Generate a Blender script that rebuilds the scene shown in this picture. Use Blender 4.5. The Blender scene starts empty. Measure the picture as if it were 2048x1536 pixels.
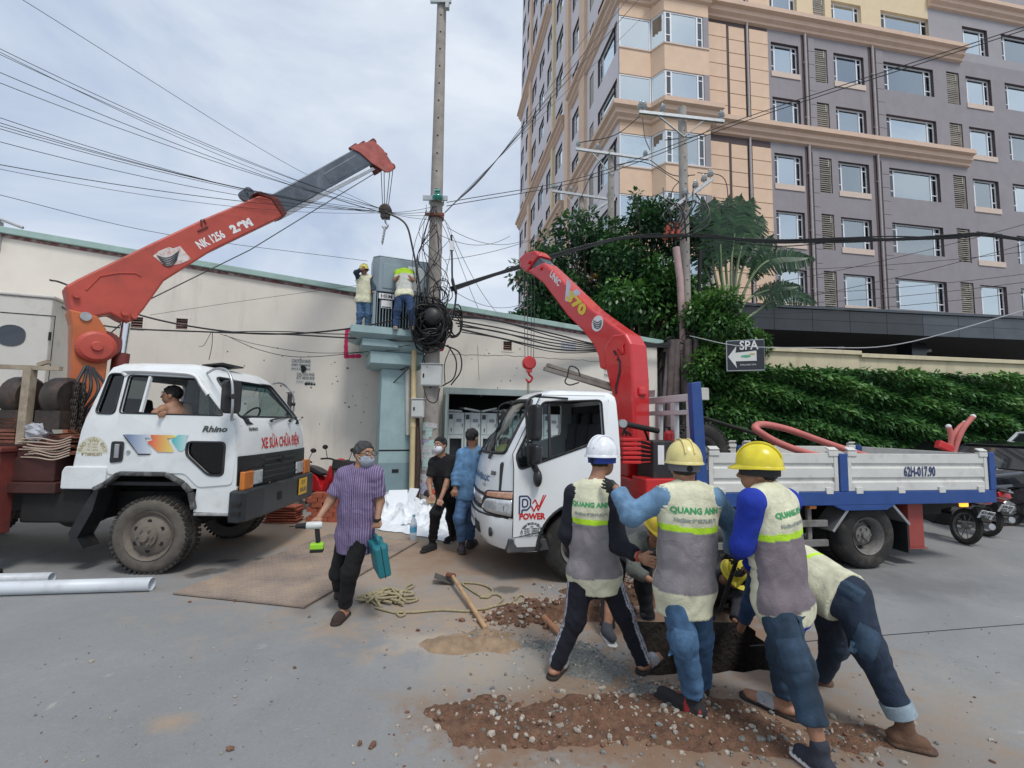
import bpy, bmesh, math, random
import numpy as np
from mathutils import Vector, Matrix, Quaternion
from mathutils.bvhtree import BVHTree
from mathutils.geometry import delaunay_2d_cdt
random.seed(7)
ORD = 'first second third fourth fifth sixth seventh eighth ninth tenth eleventh twelfth thirteenth fourteenth'.split()
rng = np.random.default_rng(7)
S = bpy.context.scene
COL = S.collection
PI = math.pi
R_ = math.radians
# ---------------------------------------------------------------- camera
FPX = 900.0
PITCH = math.atan(76 / 900)
ROLL = R_(1.0)
CAM = Vector((0, 0, 1.8))
CR = Matrix.Rotation(PI / 2 + PITCH, 3, 'X') @ Matrix.Rotation(ROLL, 3, 'Z')
cd = bpy.data.cameras.new('camera')
cam = bpy.data.objects.new('camera', cd)
COL.objects.link(cam)
cd.sensor_width = 36.0
cd.lens = 36.0 * FPX / 2048
cd.clip_start = 0.05
cd.clip_end = 2000
cam.matrix_world = Matrix.Translation(CAM) @ CR.to_4x4()
S.camera = cam
# ---------------------------------------------------------------- world, sun, exposure
SUN_EL, SUN_AZ = R_(58), R_(150)      # high sun behind thin cloud, behind the camera to the right
w = bpy.data.worlds.new('World')
S.world = w
w.use_nodes = True
wt = w.node_tree
wt.nodes.clear()
def wn(t, **k):
 n = wt.nodes.new(t)
 for a, b in k.items():
  setattr(n, a, b)
 return n
sky = wn('ShaderNodeTexSky', sky_type='NISHITA')
sky.sun_disc = False
sky.sun_elevation = SUN_EL
sky.sun_rotation = SUN_AZ
sky.air_density = 1.2
sky.dust_density = 3.0
tc = wn('ShaderNodeTexCoord')
mp = wn('ShaderNodeMapping')
mp.inputs['Scale'].default_value = (1.0, 1.0, 2.3)
n1 = wn('ShaderNodeTexNoise')
n1.inputs['Scale'].default_value = 2.1
n1.inputs['Detail'].default_value = 8
n1.inputs['Roughness'].default_value = .55
n1.inputs['Distortion'].default_value = .35
r1 = wn('ShaderNodeValToRGB')
r1.color_ramp.elements[0].position = .36
r1.color_ramp.elements[0].color = (0, 0, 0, 1)
r1.color_ramp.elements[1].position = .66
r1.color_ramp.elements[1].color = (1, 1, 1, 1)
cl = wn('ShaderNodeMixRGB')
cl.inputs[1].default_value = (5.5, 6.6, 8.5, 1)       # thin grey-blue cloud
cl.inputs[2].default_value = (9.4, 10.1, 11.0, 1)    # bright cloud tops
mx = wn('ShaderNodeMixRGB')
mx.inputs[0].default_value = .86
bg = wn('ShaderNodeBackground')
bg.inputs['Strength'].default_value = .070
wo = wn('ShaderNodeOutputWorld')
lk = wt.links.new
lk(tc.outputs['Generated'], mp.inputs['Vector'])
lk(mp.outputs[0], n1.inputs['Vector'])
lk(n1.outputs['Fac'], r1.inputs['Fac'])
lk(r1.outputs['Color'], cl.inputs[0])
lk(sky.outputs[0], mx.inputs[1])
lk(cl.outputs[0], mx.inputs[2])
lk(mx.outputs[0], bg.inputs['Color'])
lk(bg.outputs[0], wo.inputs['Surface'])
sd = bpy.data.lights.new('sun', 'SUN')
sd.energy = 1.5
sd.angle = R_(14)
sd.color = (1, .96, .9)
sun = bpy.data.objects.new('sun', sd)
COL.objects.link(sun)
sdir = Vector((math.sin(SUN_AZ) * math.cos(SUN_EL), math.cos(SUN_AZ) * math.cos(SUN_EL), math.sin(SUN_EL)))
sun.rotation_euler = sdir.to_track_quat('Z', 'Y').to_euler()
sun.location = sdir * 60
S.view_settings.view_transform = 'Standard'
S.view_settings.look = 'None'
S.view_settings.exposure = 0.45
S.view_settings.gamma = 1.0
S.render.engine = 'CYCLES'
S.cycles.use_denoising = True
S.cycles.max_bounces = 6
S.cycles.transparent_max_bounces = 12
# ---------------------------------------------------------------- pixel -> place helpers
def ray(u, v):
 return CR @ Vector(((u - 1024) / FPX, -(v - 768) / FPX, -1))
def at(u, v, Y):
 d = ray(u, v)
 return CAM + d * (Y / d.y)
def ground(u, v, z=0.0):
 d = ray(u, v)
 return CAM + d * ((z - CAM.z) / d.z)
def onplane(u, v, o, n):
 d = ray(u, v)
 o = Vector(o); n = Vector(n)
 return CAM + d * ((o - CAM).dot(n) / d.dot(n))
# ---------------------------------------------------------------- objects
def tag(o, label=None, cat=None, group=None, kind=None):
 if label: o['label'] = label
 if cat: o['category'] = cat
 if group: o['group'] = group
 if kind or cat: o['kind'] = kind or 'thing'
 return o
def empty(name, label=None, cat=None, group=None, loc=(0, 0, 0), rz=0.0, parent=None, mtx=None):
 o = bpy.data.objects.new(name, None)
 COL.objects.link(o)
 o.empty_display_size = .1
 if mtx is not None: o.matrix_world = mtx
 else:
  o.location = loc
  o.rotation_euler = (0, 0, rz)
 if parent: o.parent = parent
 return tag(o, label, cat, group)
def link(name, me, parent=None, mtx=None):
 o = bpy.data.objects.new(name, me)
 COL.objects.link(o)
 if parent: o.parent = parent
 if mtx is not None: o.matrix_basis = mtx
 return o
def copy_tree(o, parent=None):
 c = o.copy()
 COL.objects.link(c)
 c.parent = parent
 for ch in list(o.children):
  copy_tree(ch, c)
 return c
def bevel(o, w=.01, seg=2, ang=35):
 m = o.modifiers.new('bevel', 'BEVEL')
 m.width = w; m.segments = seg; m.limit_method = 'ANGLE'; m.angle_limit = R_(ang)
 m.harden_normals = False
 return o
def smooth(o, ang=40):
 me = o.data
 me.polygons.foreach_set('use_smooth', [True] * len(me.polygons))
 if ang < 180:
  try:
   me.set_sharp_from_angle(angle=R_(ang))
  except Exception:
   pass
 return o
class MB:
 """collects shapes into one mesh"""
 def __init__(s):
  s.v = []; s.f = []; s.m = []
 def add(s, vs, fs, mi=0):
  b = len(s.v)
  s.v += [tuple(p) for p in vs]
  s.f += [tuple(i + b for i in f) for f in fs]
  s.m += [mi] * len(fs)
  return s
 def box(s, c, d, rot=None, mi=0):
  x, y, z = d[0] / 2, d[1] / 2, d[2] / 2
  vs = [Vector(p) for p in ((-x, -y, -z), (x, -y, -z), (x, y, -z), (-x, y, -z), (-x, -y, z), (x, -y, z), (x, y, z), (-x, y, z))]
  if rot is not None:
   vs = [rot @ p for p in vs]
  c = Vector(c)
  return s.add([p + c for p in vs], [(0, 3, 2, 1), (4, 5, 6, 7), (0, 1, 5, 4), (1, 2, 6, 5), (2, 3, 7, 6), (3, 0, 4, 7)], mi)
 def bx(s, x0, x1, y0, y1, z0, z1, mi=0):
  return s.box(((x0 + x1) / 2, (y0 + y1) / 2, (z0 + z1) / 2), (abs(x1 - x0), abs(y1 - y0), abs(z1 - z0)), None, mi)
 def bar(s, a, b, w, h=None, up=(0, 0, 1), mi=0):
  """rectangular bar from a to b"""
  a = Vector(a); b = Vector(b); h = h or w
  d = (b - a); L = d.length; d.normalize()
  sd_ = d.cross(Vector(up))
  if sd_.length < 1e-4: sd_ = d.cross(Vector((1, 0, 0)))
  sd_.normalize(); u = sd_.cross(d)
  M = Matrix((sd_, d, u)).transposed()
  return s.box((a + b) / 2, (w, L, h), M, mi)
 def cyl(s, a, b, r0, r1=None, n=12, cap=True, mi=0):
  a = Vector(a); b = Vector(b); r1 = r0 if r1 is None else r1
  q = (b - a).to_track_quat('Z', 'Y')
  vs = []
  for p, r in ((a, r0), (b, r1)):
   for i in range(n):
    t = 2 * PI * i / n
    vs.append(p + q @ Vector((r * math.cos(t), r * math.sin(t), 0)))
  fs = [(i, (i + 1) % n, n + (i + 1) % n, n + i) for i in range(n)]
  if cap:
   fs += [tuple(range(n - 1, -1, -1)), tuple(range(n, 2 * n))]
  return s.add(vs, fs, mi)
 def tube(s, pts, r, n=6, mi=0, cap=True):
  pts = [Vector(p) for p in pts]
  rs = r if isinstance(r, (list, tuple)) else [r] * len(pts)
  N = len(pts); vs = []
  t0 = (pts[1] - pts[0]).normalized()
  u = t0.orthogonal().normalized()
  for k, p in enumerate(pts):
   t = (pts[min(k + 1, N - 1)] - pts[max(k - 1, 0)])
   if t.length < 1e-9: t = t0
   t = t.normalized()
   u = (u - t * u.dot(t))
   u = u.normalized() if u.length > 1e-6 else t.orthogonal().normalized()
   w_ = t.cross(u)
   for i in range(n):
    a = 2 * PI * i / n
    vs.append(p + (u * math.cos(a) + w_ * math.sin(a)) * rs[k])
  fs = [(k * n + i, k * n + (i + 1) % n, (k + 1) * n + (i + 1) % n, (k + 1) * n + i) for k in range(N - 1) for i in range(n)]
  if cap:
   fs += [tuple(range(n - 1, -1, -1)), tuple(range((N - 1) * n, N * n))]
  return s.add(vs, fs, mi)
 def lathe(s, prof, c=(0, 0, 0), axis='Z', n=24, mi=0, rot=None, closed=False):
  """prof: (radius, height)"""
  vs = []; c = Vector(c)
  for r, h in prof:
   for i in range(n):
    a = 2 * PI * i / n
    p = Vector((r * math.cos(a), r * math.sin(a), h))
    if axis == 'Y': p = Vector((p.x, p.z, -p.y))
    elif axis == 'X': p = Vector((p.z, p.x, p.y))
    if rot is not None: p = rot @ p
    vs.append(p + c)
  P = len(prof)
  fs = [(k * n + i, k * n + (i + 1) % n, (k + 1) * n + (i + 1) % n, (k + 1) * n + i) for k in range(P - 1) for i in range(n)]
  if not closed:
   fs += [tuple(range(n - 1, -1, -1)), tuple(range((P - 1) * n, P * n))]
  return s.add(vs, fs, mi)
 def prism(s, poly, f0, f1, mi=0):
  """poly of 2-D points; f0/f1 map a 2-D point to the two faces"""
  n = len(poly)
  vs = [f0(p) for p in poly] + [f1(p) for p in poly]
  fs = [tuple(range(n - 1, -1, -1)), tuple(range(n, 2 * n))] + [(i, (i + 1) % n, n + (i + 1) % n, n + i) for i in range(n)]
  return s.add(vs, fs, mi)
 def xz(s, poly, y0, y1, mi=0):
  return s.prism(poly, lambda p: (p[0], y0, p[1]), lambda p: (p[0], y1, p[1]), mi)
 def ball(s, c, r, n=10, m=6, mi=0, rot=None):
  r = (r, r, r) if not isinstance(r, (tuple, list)) else r
  c = Vector(c); vs = []
  for j in range(1, m):
   b = PI * j / m
   for i in range(n):
    a = 2 * PI * i / n
    p = Vector((r[0] * math.sin(b) * math.cos(a), r[1] * math.sin(b) * math.sin(a), r[2] * math.cos(b)))
    vs.append((rot @ p if rot is not None else p) + c)
  tp = Vector((0, 0, r[2]));
  if rot is not None: tp = rot @ tp
  vs += [c + tp, c - tp]
  T = (m - 1) * n
  fs = [(j * n + i, (j + 1) * n + i, (j + 1) * n + (i + 1) % n, j * n + (i + 1) % n) for j in range(m - 2) for i in range(n)]
  fs += [(T, i, (i + 1) % n) for i in range(n)] + [(T + 1, (m - 2) * n + (i + 1) % n, (m - 2) * n + i) for i in range(n)]
  return s.add(vs, fs, mi)
 def mesh(s, name, mats):
  me = bpy.data.meshes.new(name)
  me.from_pydata(s.v, [], s.f)
  for m in (mats if isinstance(mats, (list, tuple)) else [mats]):
   me.materials.append(m)
  if max(s.m, default=0) > 0:
   me.polygons.foreach_set('material_index', s.m)
  bm = bmesh.new(); bm.from_mesh(me)
  bmesh.ops.recalc_face_normals(bm, faces=bm.faces)
  bm.to_mesh(me); bm.free()
  return me
 def build(s, name, mats, parent=None, bev=0, sm=None, label=None, cat=None, group=None, kind=None, mtx=None):
  o = link(name, s.mesh(name, mats), parent, mtx)
  if sm: smooth(o, sm)
  if bev: bevel(o, bev)
  return tag(o, label, cat, group, kind)
def catenary(a, b, sag, n=14):
 a = Vector(a); b = Vector(b)
 return [a.lerp(b, t) - Vector((0, 0, sag * 4 * t * (1 - t))) for t in [i / n for i in range(n + 1)]]
def spline(pts, n=6):
 """Catmull-Rom through the points"""
 P = [Vector(p) for p in pts]
 P = [P[0] * 2 - P[1]] + P + [P[-1] * 2 - P[-2]]
 out = []
 for i in range(1, len(P) - 2):
  for k in range(n):
   t = k / n
   out.append(.5 * ((2 * P[i]) + (-P[i - 1] + P[i + 1]) * t + (2 * P[i - 1] - 5 * P[i] + 4 * P[i + 1] - P[i + 2]) * t * t + (-P[i - 1] + 3 * P[i] - 3 * P[i + 1] + P[i + 2]) * t ** 3))
 out.append(P[-2])
 return out
def sheet(outer, holes, fmap, thick=None, mid=None):
 """flat polygon with holes -> mesh (MB); fmap maps a 2-D point to 3-D; optional thickness vector"""
 pts = []; edges = []
 for ring in [outer] + holes:
  b = len(pts)
  pts += [Vector((p[0], p[1])) for p in ring]
  edges += [(b + i, b + (i + 1) % len(ring)) for i in range(len(ring))]
 res = delaunay_2d_cdt(pts, edges, [], 0, 1e-5)
 V, Fc = res[0], res[2]
 def inside(p, ring):
  c = False; n = len(ring)
  for i in range(n):
   x0, y0 = ring[i][0], ring[i][1]; x1, y1 = ring[(i + 1) % n][0], ring[(i + 1) % n][1]
   if (y0 > p[1]) != (y1 > p[1]) and p[0] < (x1 - x0) * (p[1] - y0) / (y1 - y0) + x0: c = not c
  return c
 fs = []
 for f in Fc:
  c = ((V[f[0]].x + V[f[1]].x + V[f[2]].x) / 3, (V[f[0]].y + V[f[1]].y + V[f[2]].y) / 3)
  if inside(c, outer) and not any(inside(c, h) for h in holes):
   fs.append(tuple(f))
 m = MB(); m.add([fmap(v) for v in V], fs)
 return m
def rrect(x0, x1, z0, z1, r, n=4):
 out = []
 for cx, cz, a0 in ((x1 - r, z1 - r, 0), (x0 + r, z1 - r, 90), (x0 + r, z0 + r, 180), (x1 - r, z0 + r, 270)):
  for i in range(n + 1):
   a = R_(a0 + 90 * i / n)
   out.append((cx + r * math.cos(a), cz + r * math.sin(a)))
 return out
def rpoly(poly, r, n=3):
 """polygon with rounded corners"""
 out = []; N = len(poly)
 for i in range(N):
  p0 = Vector(poly[i - 1]); p = Vector(poly[i]); p1 = Vector(poly[(i + 1) % N])
  a = p0 - p; b = p1 - p
  rr = min(r, a.length * .45, b.length * .45)
  s_ = p + a.normalized() * rr; e_ = p + b.normalized() * rr
  for k in range(n + 1):
   t = k / n
   q = s_ * (1 - t) ** 2 + p * 2 * t * (1 - t) + e_ * t * t
   out.append((q.x, q.y))
 return out
# ---------------------------------------------------------------- materials
MATS = {}
def mat(name, col, rough=.6, metal=0.0, var=.12, vs=6.0, bump=0.0, bs=60.0, dirt=None, da=.0, ds=4.0, coat=0.0, spec=.5, emit=None, es=1.0, trans=0.0, alpha=1.0, streak=False, bd=3):
 if name in MATS: return MATS[name]
 m = bpy.data.materials.new(name)
 m.use_nodes = True
 t = m.node_tree; N = t.nodes; L = t.links.new
 b = N['Principled BSDF']
 b.inputs['Roughness'].default_value = rough
 b.inputs['Metallic'].default_value = metal
 b.inputs['Specular IOR Level'].default_value = spec
 if coat: b.inputs['Coat Weight'].default_value = coat
 if trans: b.inputs['Transmission Weight'].default_value = trans
 if alpha < 1: b.inputs['Alpha'].default_value = alpha
 tcn = N.new('ShaderNodeTexCoord')
 c4 = (*col, 1)
 out = None
 if var > 0:
  nz = N.new('ShaderNodeTexNoise'); nz.inputs['Scale'].default_value = vs; nz.inputs['Detail'].default_value = 5; nz.inputs['Roughness'].default_value = .6
  L(tcn.outputs['Object'], nz.inputs['Vector'])
  mr = N.new('ShaderNodeMapRange'); mr.inputs[1].default_value = .3; mr.inputs[2].default_value = .7; mr.inputs[3].default_value = 1 - var; mr.inputs[4].default_value = 1 + var
  L(nz.outputs['Fac'], mr.inputs[0])
  mxn = N.new('ShaderNodeVectorMath'); mxn.operation = 'SCALE'
  mxn.inputs[0].default_value = col
  L(mr.outputs[0], mxn.inputs['Scale'])
  out = mxn.outputs[0]
 if dirt and da > 0:
  nd = N.new('ShaderNodeTexNoise'); nd.inputs['Scale'].default_value = ds; nd.inputs['Detail'].default_value = 9; nd.inputs['Roughness'].default_value = .68
  if streak:
   mpn = N.new('ShaderNodeMapping'); mpn.inputs['Scale'].default_value = (1, 1, .16)
   L(tcn.outputs['Object'], mpn.inputs['Vector']); L(mpn.outputs[0], nd.inputs['Vector'])
  else:
   L(tcn.outputs['Object'], nd.inputs['Vector'])
  rp = N.new('ShaderNodeMapRange'); rp.inputs[1].default_value = .62 - .3 * da; rp.inputs[2].default_value = .82 - .2 * da; rp.inputs[3].default_value = 0; rp.inputs[4].default_value = min(1, da * 1.6)
  L(nd.outputs['Fac'], rp.inputs[0])
  md = N.new('ShaderNodeMixRGB'); md.inputs[2].default_value = (*dirt, 1)
  if out is None: md.inputs[1].default_value = c4
  else: L(out, md.inputs[1])
  L(rp.outputs[0], md.inputs[0])
  out = md.outputs[0]
  rr = N.new('ShaderNodeMapRange'); rr.inputs[3].default_value = rough; rr.inputs[4].default_value = min(1, rough + .35)
  L(rp.outputs[0], rr.inputs[0]); L(rr.outputs[0], b.inputs['Roughness'])
 if out is None: b.inputs['Base Color'].default_value = c4
 else: L(out, b.inputs['Base Color'])
 if bump > 0:
  nb = N.new('ShaderNodeTexNoise'); nb.inputs['Scale'].default_value = bs; nb.inputs['Detail'].default_value = bd
  L(tcn.outputs['Object'], nb.inputs['Vector'])
  bp = N.new('ShaderNodeBump'); bp.inputs['Strength'].default_value = min(1, bump); bp.inputs['Distance'].default_value = .02
  L(nb.outputs['Fac'], bp.inputs['Height']); L(bp.outputs[0], b.inputs['Normal'])
 if emit:
  b.inputs['Emission Color'].default_value = (*emit, 1); b.inputs['Emission Strength'].default_value = es
 MATS[name] = m
 return m
def glass(name, tint=(.75, .85, .85), rough=.02, dark=.35):
 """window glass: a thin pane, part mirror, part see-through"""
 if name in MATS: return MATS[name]
 m = bpy.data.materials.new(name); m.use_nodes = True
 t = m.node_tree; N = t.nodes; L = t.links.new
 N.remove(N['Principled BSDF'])
 tr = N.new('ShaderNodeBsdfTransparent'); tr.inputs[0].default_value = (*[c * dark for c in tint], 1)
 gl = N.new('ShaderNodeBsdfGlossy'); gl.inputs['Roughness'].default_value = rough; gl.inputs[0].default_value = (.95, .97, 1, 1)
 fr = N.new('ShaderNodeFresnel'); fr.inputs[0].default_value = 1.55
 ms = N.new('ShaderNodeMixShader')
 L(fr.outputs[0], ms.inputs[0]); L(tr.outputs[0], ms.inputs[1]); L(gl.outputs[0], ms.inputs[2])
 L(ms.outputs[0], N['Material Output'].inputs[0])
 MATS[name] = m
 return m
# ---------------------------------------------------------------- lettering
def text_mesh(body, size, depth=0.0, align='CENTER', xs=1.0, bold=0.0, spacing=1.0, shear=0.0):
 cu = bpy.data.curves.new('t', 'FONT')
 cu.body = body; cu.size = size; cu.extrude = depth; cu.align_x = align; cu.align_y = 'CENTER'
 cu.offset = bold; cu.space_character = spacing; cu.shear = shear
 cu.resolution_u = 2
 o = bpy.data.objects.new('t', cu)
 COL.objects.link(o)
 dg = bpy.context.evaluated_depsgraph_get()
 me = bpy.data.meshes.new_from_object(o.evaluated_get(dg))
 bpy.data.objects.remove(o); bpy.data.curves.remove(cu)
 if xs != 1.0:
  for v in me.vertices: v.co.x *= xs
 return me
def lettering(body, size, m, parent, o, right, up, name='lettering', fmap=None, **k):
 """flat lettering at o, reading along `right`, with `up`; in the parent's frame"""
 me = text_mesh(body, size, **k)
 me.materials.clear(); me.materials.append(m)
 o = Vector(o); right = Vector(right).normalized(); up = Vector(up).normalized()
 for v in me.vertices:
  p = o + right * v.co.x + up * v.co.y
  if fmap: p = fmap(p)
  v.co = p
 return link(name, me, parent)
# ================================================================ materials of the setting
M_white_wall = mat('plaster_white', (.72, .675, .60), .85, var=.06, vs=1.3, bump=.12, bs=70, dirt=(.30, .26, .22), da=.22, ds=2.2, streak=True)
M_green_metal = mat('green_roof_metal', (.33, .47, .43), .5, var=.1, vs=3, dirt=(.2, .18, .15), da=.3)
M_dark = mat('dark_interior', (.012, .012, .013), .8, var=0)
M_concrete = mat('pole_concrete', (.33, .30, .27), .85, var=.16, vs=4, bump=.25, bs=40, dirt=(.14, .12, .10), da=.35, ds=3)
M_steel = mat('galvanised_steel', (.42, .44, .45), .45, .7, var=.12, vs=9, dirt=(.2, .15, .12), da=.3)
M_black = mat('black_rubber', (.014, .014, .015), .55, var=.2, vs=12)
M_cable = mat('black_cable', (.012, .012, .013), .5, var=0)
M_soil = mat('red_soil', (.15, .078, .047), .95, var=.4, vs=22, bump=1.0, bs=90, bd=8, dirt=(.25, .16, .10), da=.45, ds=7)
M_sand = mat('tan_sand', (.33, .235, .15), .95, var=.2, vs=12, bump=.8, bs=120, bd=8, dirt=(.22, .13, .08), da=.4, ds=8)
M_stone = mat('stone_chips', (.36, .32, .27), .9, var=.35, vs=25, bump=.5, bs=80)
M_gravel = mat('grey_gravel', (.23, .235, .22), .95, var=.4, vs=40, bump=1.0, bs=160, bd=6)
# ================================================================ road with the open pit
def road_material():
 m = bpy.data.materials.new('road_concrete'); m.use_nodes = True
 t = m.node_tree; N = t.nodes; L = t.links.new
 b = N['Principled BSDF']; b.inputs['Roughness'].default_value = .88
 tcn = N.new('ShaderNodeTexCoord')
 def noise(s, d=6, r=.6, dist=0):
  n = N.new('ShaderNodeTexNoise'); n.inputs['Scale'].default_value = s; n.inputs['Detail'].default_value = d; n.inputs['Roughness'].default_value = r
  n.inputs['Distortion'].default_value = dist
  L(tcn.outputs['Object'], n.inputs['Vector']); return n.outputs['Fac']
 def ramp(f, a, b_, c0, c1):
  r = N.new('ShaderNodeMapRange'); r.inputs[1].default_value = a; r.inputs[2].default_value = b_; r.inputs[3].default_value = c0; r.inputs[4].default_value = c1
  L(f, r.inputs[0]); return r.outputs[0]
 def mixc(f, a, b_):
  x = N.new('ShaderNodeMixRGB')
  for i, c in ((0, f), (1, a), (2, b_)):
   if hasattr(c, 'is_output'): L(c, x.inputs[i])
   else: x.inputs[i].default_value = c if i == 0 else (*c, 1)
  return x.outputs[0]
 def math2(op, a, b_):
  x = N.new('ShaderNodeMath'); x.operation = op
  for i, c in ((0, a), (1, b_)):
   if hasattr(c, 'is_output'): L(c, x.inputs[i])
   else: x.inputs[i].default_value = c
  return x.outputs[0]
 big = noise(.55, 5, .6, .6); fine = noise(7, 8, .7); grit = noise(150, 3, .7); blot = noise(2.3, 7, .7, .4)
 c = mixc(ramp(big, .35, .65, 0, 1), (.215, .222, .225), (.285, .288, .285))
 c = mixc(ramp(fine, .35, .75, 0, .5), c, (.20, .205, .207))
 spk = noise(34, 4, .75); c = mixc(ramp(spk, .56, .70, 0, .4), c, (.34, .34, .33)); c = mixc(ramp(spk, .42, .30, 0, .4), c, (.14, .14, .14)); c = mixc(ramp(grit, .55, .75, 0, .6), c, (.38, .38, .37))
 c = mixc(ramp(grit, .42, .28, 0, .5), c, (.12, .12, .12))
 c = mixc(ramp(blot, .64, .70, 0, .55), c, (.42, .40, .37))       # dried cement splashes
 c = mixc(ramp(blot, .36, .28, 0, .45), c, (.15, .15, .15))
 sep = N.new('ShaderNodeSeparateXYZ'); L(tcn.outputs['Object'], sep.inputs[0])
 def patch(col, x, y, rx, ry, amt, soft=.55, ang=0.0, nse=None):
  ca, sa = math.cos(ang), math.sin(ang)
  dx = math2('SUBTRACT', sep.outputs[0], x); dy = math2('SUBTRACT', sep.outputs[1], y)
  ux = math2('ADD', math2('MULTIPLY', dx, ca / rx), math2('MULTIPLY', dy, sa / rx))
  uy = math2('ADD', math2('MULTIPLY', dx, -sa / ry), math2('MULTIPLY', dy, ca / ry))
  d = math2('SQRT', math2('ADD', math2('MULTIPLY', ux, ux), math2('MULTIPLY', uy, uy)), 0)
  d = math2('ADD', d, math2('MULTIPLY', math2('SUBTRACT', nse or fine, .5), 1.3)); d = math2('ADD', d, math2('MULTIPLY', math2('SUBTRACT', blot, .5), 1.6))
  return mixc(ramp(d, 1.0, 1.0 - soft, 0, amt), c, col)
 TAN = (.37, .27, .185); BRN = (.22, .135, .085); PALE = (.43, .385, .32)
 for (u, v, rx, ry, col, amt, soft) in (
  (820, 1120, 2.9, 2.3, TAN, .8, .9), (560, 1060, 2.4, 1.6, TAN, .9, .8), (960, 1110, 1.7, 1.2, BRN, .75, .9),
  (1010, 1240, 1.6, .9, TAN, .9, .9), (860, 1285, .5, .2, PALE, .7, .9), (1180, 1350, 1.1, .65, (.24, .225, .19), .85, .7),
  (1250, 1420, 1.7, .9, (.25, .185, .13), .9, .8), (1560, 1450, 1.9, .8, (.24, .175, .125), .9, .8), (1330, 1470, 1.0, .35, BRN, .8, .9), (1080, 1445, .85, .42, BRN, .9, .6), (1420, 1452, .95, .42, BRN, .9, .6), (345, 1445, .22, .12, TAN, .7, .9),
  (1400, 1250, 1.6, 1.1, BRN, .9, .7), (1250, 1130, 1.6, .9, (.24, .18, .13), .7, .8), (960, 1330, .6, .5, PALE, .45, .9), (1900, 1400, 1.0, .7, PALE, .25, .9),
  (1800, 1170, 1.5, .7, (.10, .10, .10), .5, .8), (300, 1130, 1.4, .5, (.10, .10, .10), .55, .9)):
  g = ground(u, v)
  c = patch(col, g.x, g.y, rx, ry, amt, soft)
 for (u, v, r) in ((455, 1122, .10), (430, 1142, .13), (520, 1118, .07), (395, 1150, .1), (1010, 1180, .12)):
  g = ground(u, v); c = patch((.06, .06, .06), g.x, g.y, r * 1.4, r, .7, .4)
 L(c, b.inputs['Base Color'])
 bp = N.new('ShaderNodeBump'); bp.inputs['Strength'].default_value = .55; bp.inputs['Distance'].default_value = .012
 hgt = math2('ADD', math2('MULTIPLY', grit, .6), math2('MULTIPLY', fine, .8))
 L(hgt, bp.inputs['Height']); L(bp.outputs[0], b.inputs['Normal'])
 return m
PIT = [(1.00, 3.42), (2.08, 3.50), (2.20, 4.30), (1.05, 4.28)]
pit_ring = []
for i in range(4):
 a = Vector(PIT[i]); b_ = Vector(PIT[(i + 1) % 4])
 for k in range(10):
  p = a.lerp(b_, k / 10)
  pit_ring.append((p.x + random.uniform(-.03, .03), p.y + random.uniform(-.025, .025)))
g_ = sheet([(-300, -120), (300, -120), (300, 400), (-300, 400)], [pit_ring], lambda p: (p.x, p.y, 0))
road = g_.build('road', road_material(), kind='structure')
pm = MB()
n_ = len(pit_ring)
rings = [(0.0, 0.0), (-.10, .012), (-.35, .02), (-.8, .05), (-1.25, .07)]
vs = []
for z, o_ in rings:
 for (x, y) in pit_ring:
  cx, cy = 1.58, 3.87
  vs.append((x + (cx - x) * o_ + (random.uniform(-.02, .02) if z else 0), y + (cy - y) * o_ + (random.uniform(-.02, .02) if z else 0), z))
fs = [(k * n_ + i, k * n_ + (i + 1) % n_, (k + 1) * n_ + (i + 1) % n_, (k + 1) * n_ + i) for k in range(len(rings) - 1) for i in range(n_)]
fs.append(tuple(range((len(rings) - 1) * n_, len(rings) * n_)))
pm.add(vs, fs)
M_pit = mat('shaded_pit_soil', (.020, .015, .012), .9, var=.4, vs=14, bump=1, bs=30, bd=8)  # soil colour taken near black to carry the shade inside the pit
pm.build('pit', M_pit, kind='structure')
for k, (u0, v0, u1, v1) in enumerate(((1500, 1292, 2300, 1228),)):
 a = ground(u0, v0); b_ = ground(u1, v1); q = MB(); q.bar(a, b_, .012, .002); q.build('road_joint', M_dark, kind='structure')
# ---- heaps of soil, real relief with loose stones lying on them
def vnoise(seed, n=64):
 r = np.random.default_rng(seed); return r.random((n, n))
def sample2(t, x, y):
 n = t.shape[0]
 x = np.mod(x, n); y = np.mod(y, n)
 i = np.floor(x).astype(int) % n; j = np.floor(y).astype(int) % n
 fx = x - np.floor(x); fy = y - np.floor(y)
 fx = fx * fx * (3 - 2 * fx); fy = fy * fy * (3 - 2 * fy)
 i1 = (i + 1) % n; j1 = (j + 1) % n
 return (t[i, j] * (1 - fx) + t[i1, j] * fx) * (1 - fy) + (t[i, j1] * (1 - fx) + t[i1, j1] * fx) * fy
NT = [vnoise(s) for s in range(5)]
def fbm(x, y, f, o=5):
 s = 0; a = 1; t = 0
 for k in range(o):
  s = s + a * sample2(NT[k % 5], x * f + 7.3 * k, y * f + 3.1 * k); t += a; a *= .55; f *= 2.1
 return s / t
STONE_SHAPES = []
for k in range(6):
 b = bmesh.new(); bmesh.ops.create_icosphere(b, subdivisions=1, radius=1)
 for v in b.verts: v.co *= random.uniform(.65, 1.2)
 STONE_SHAPES.append(([v.co.copy() for v in b.verts], [tuple(v.index for v in f.verts) for f in b.faces])); b.free()
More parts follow.
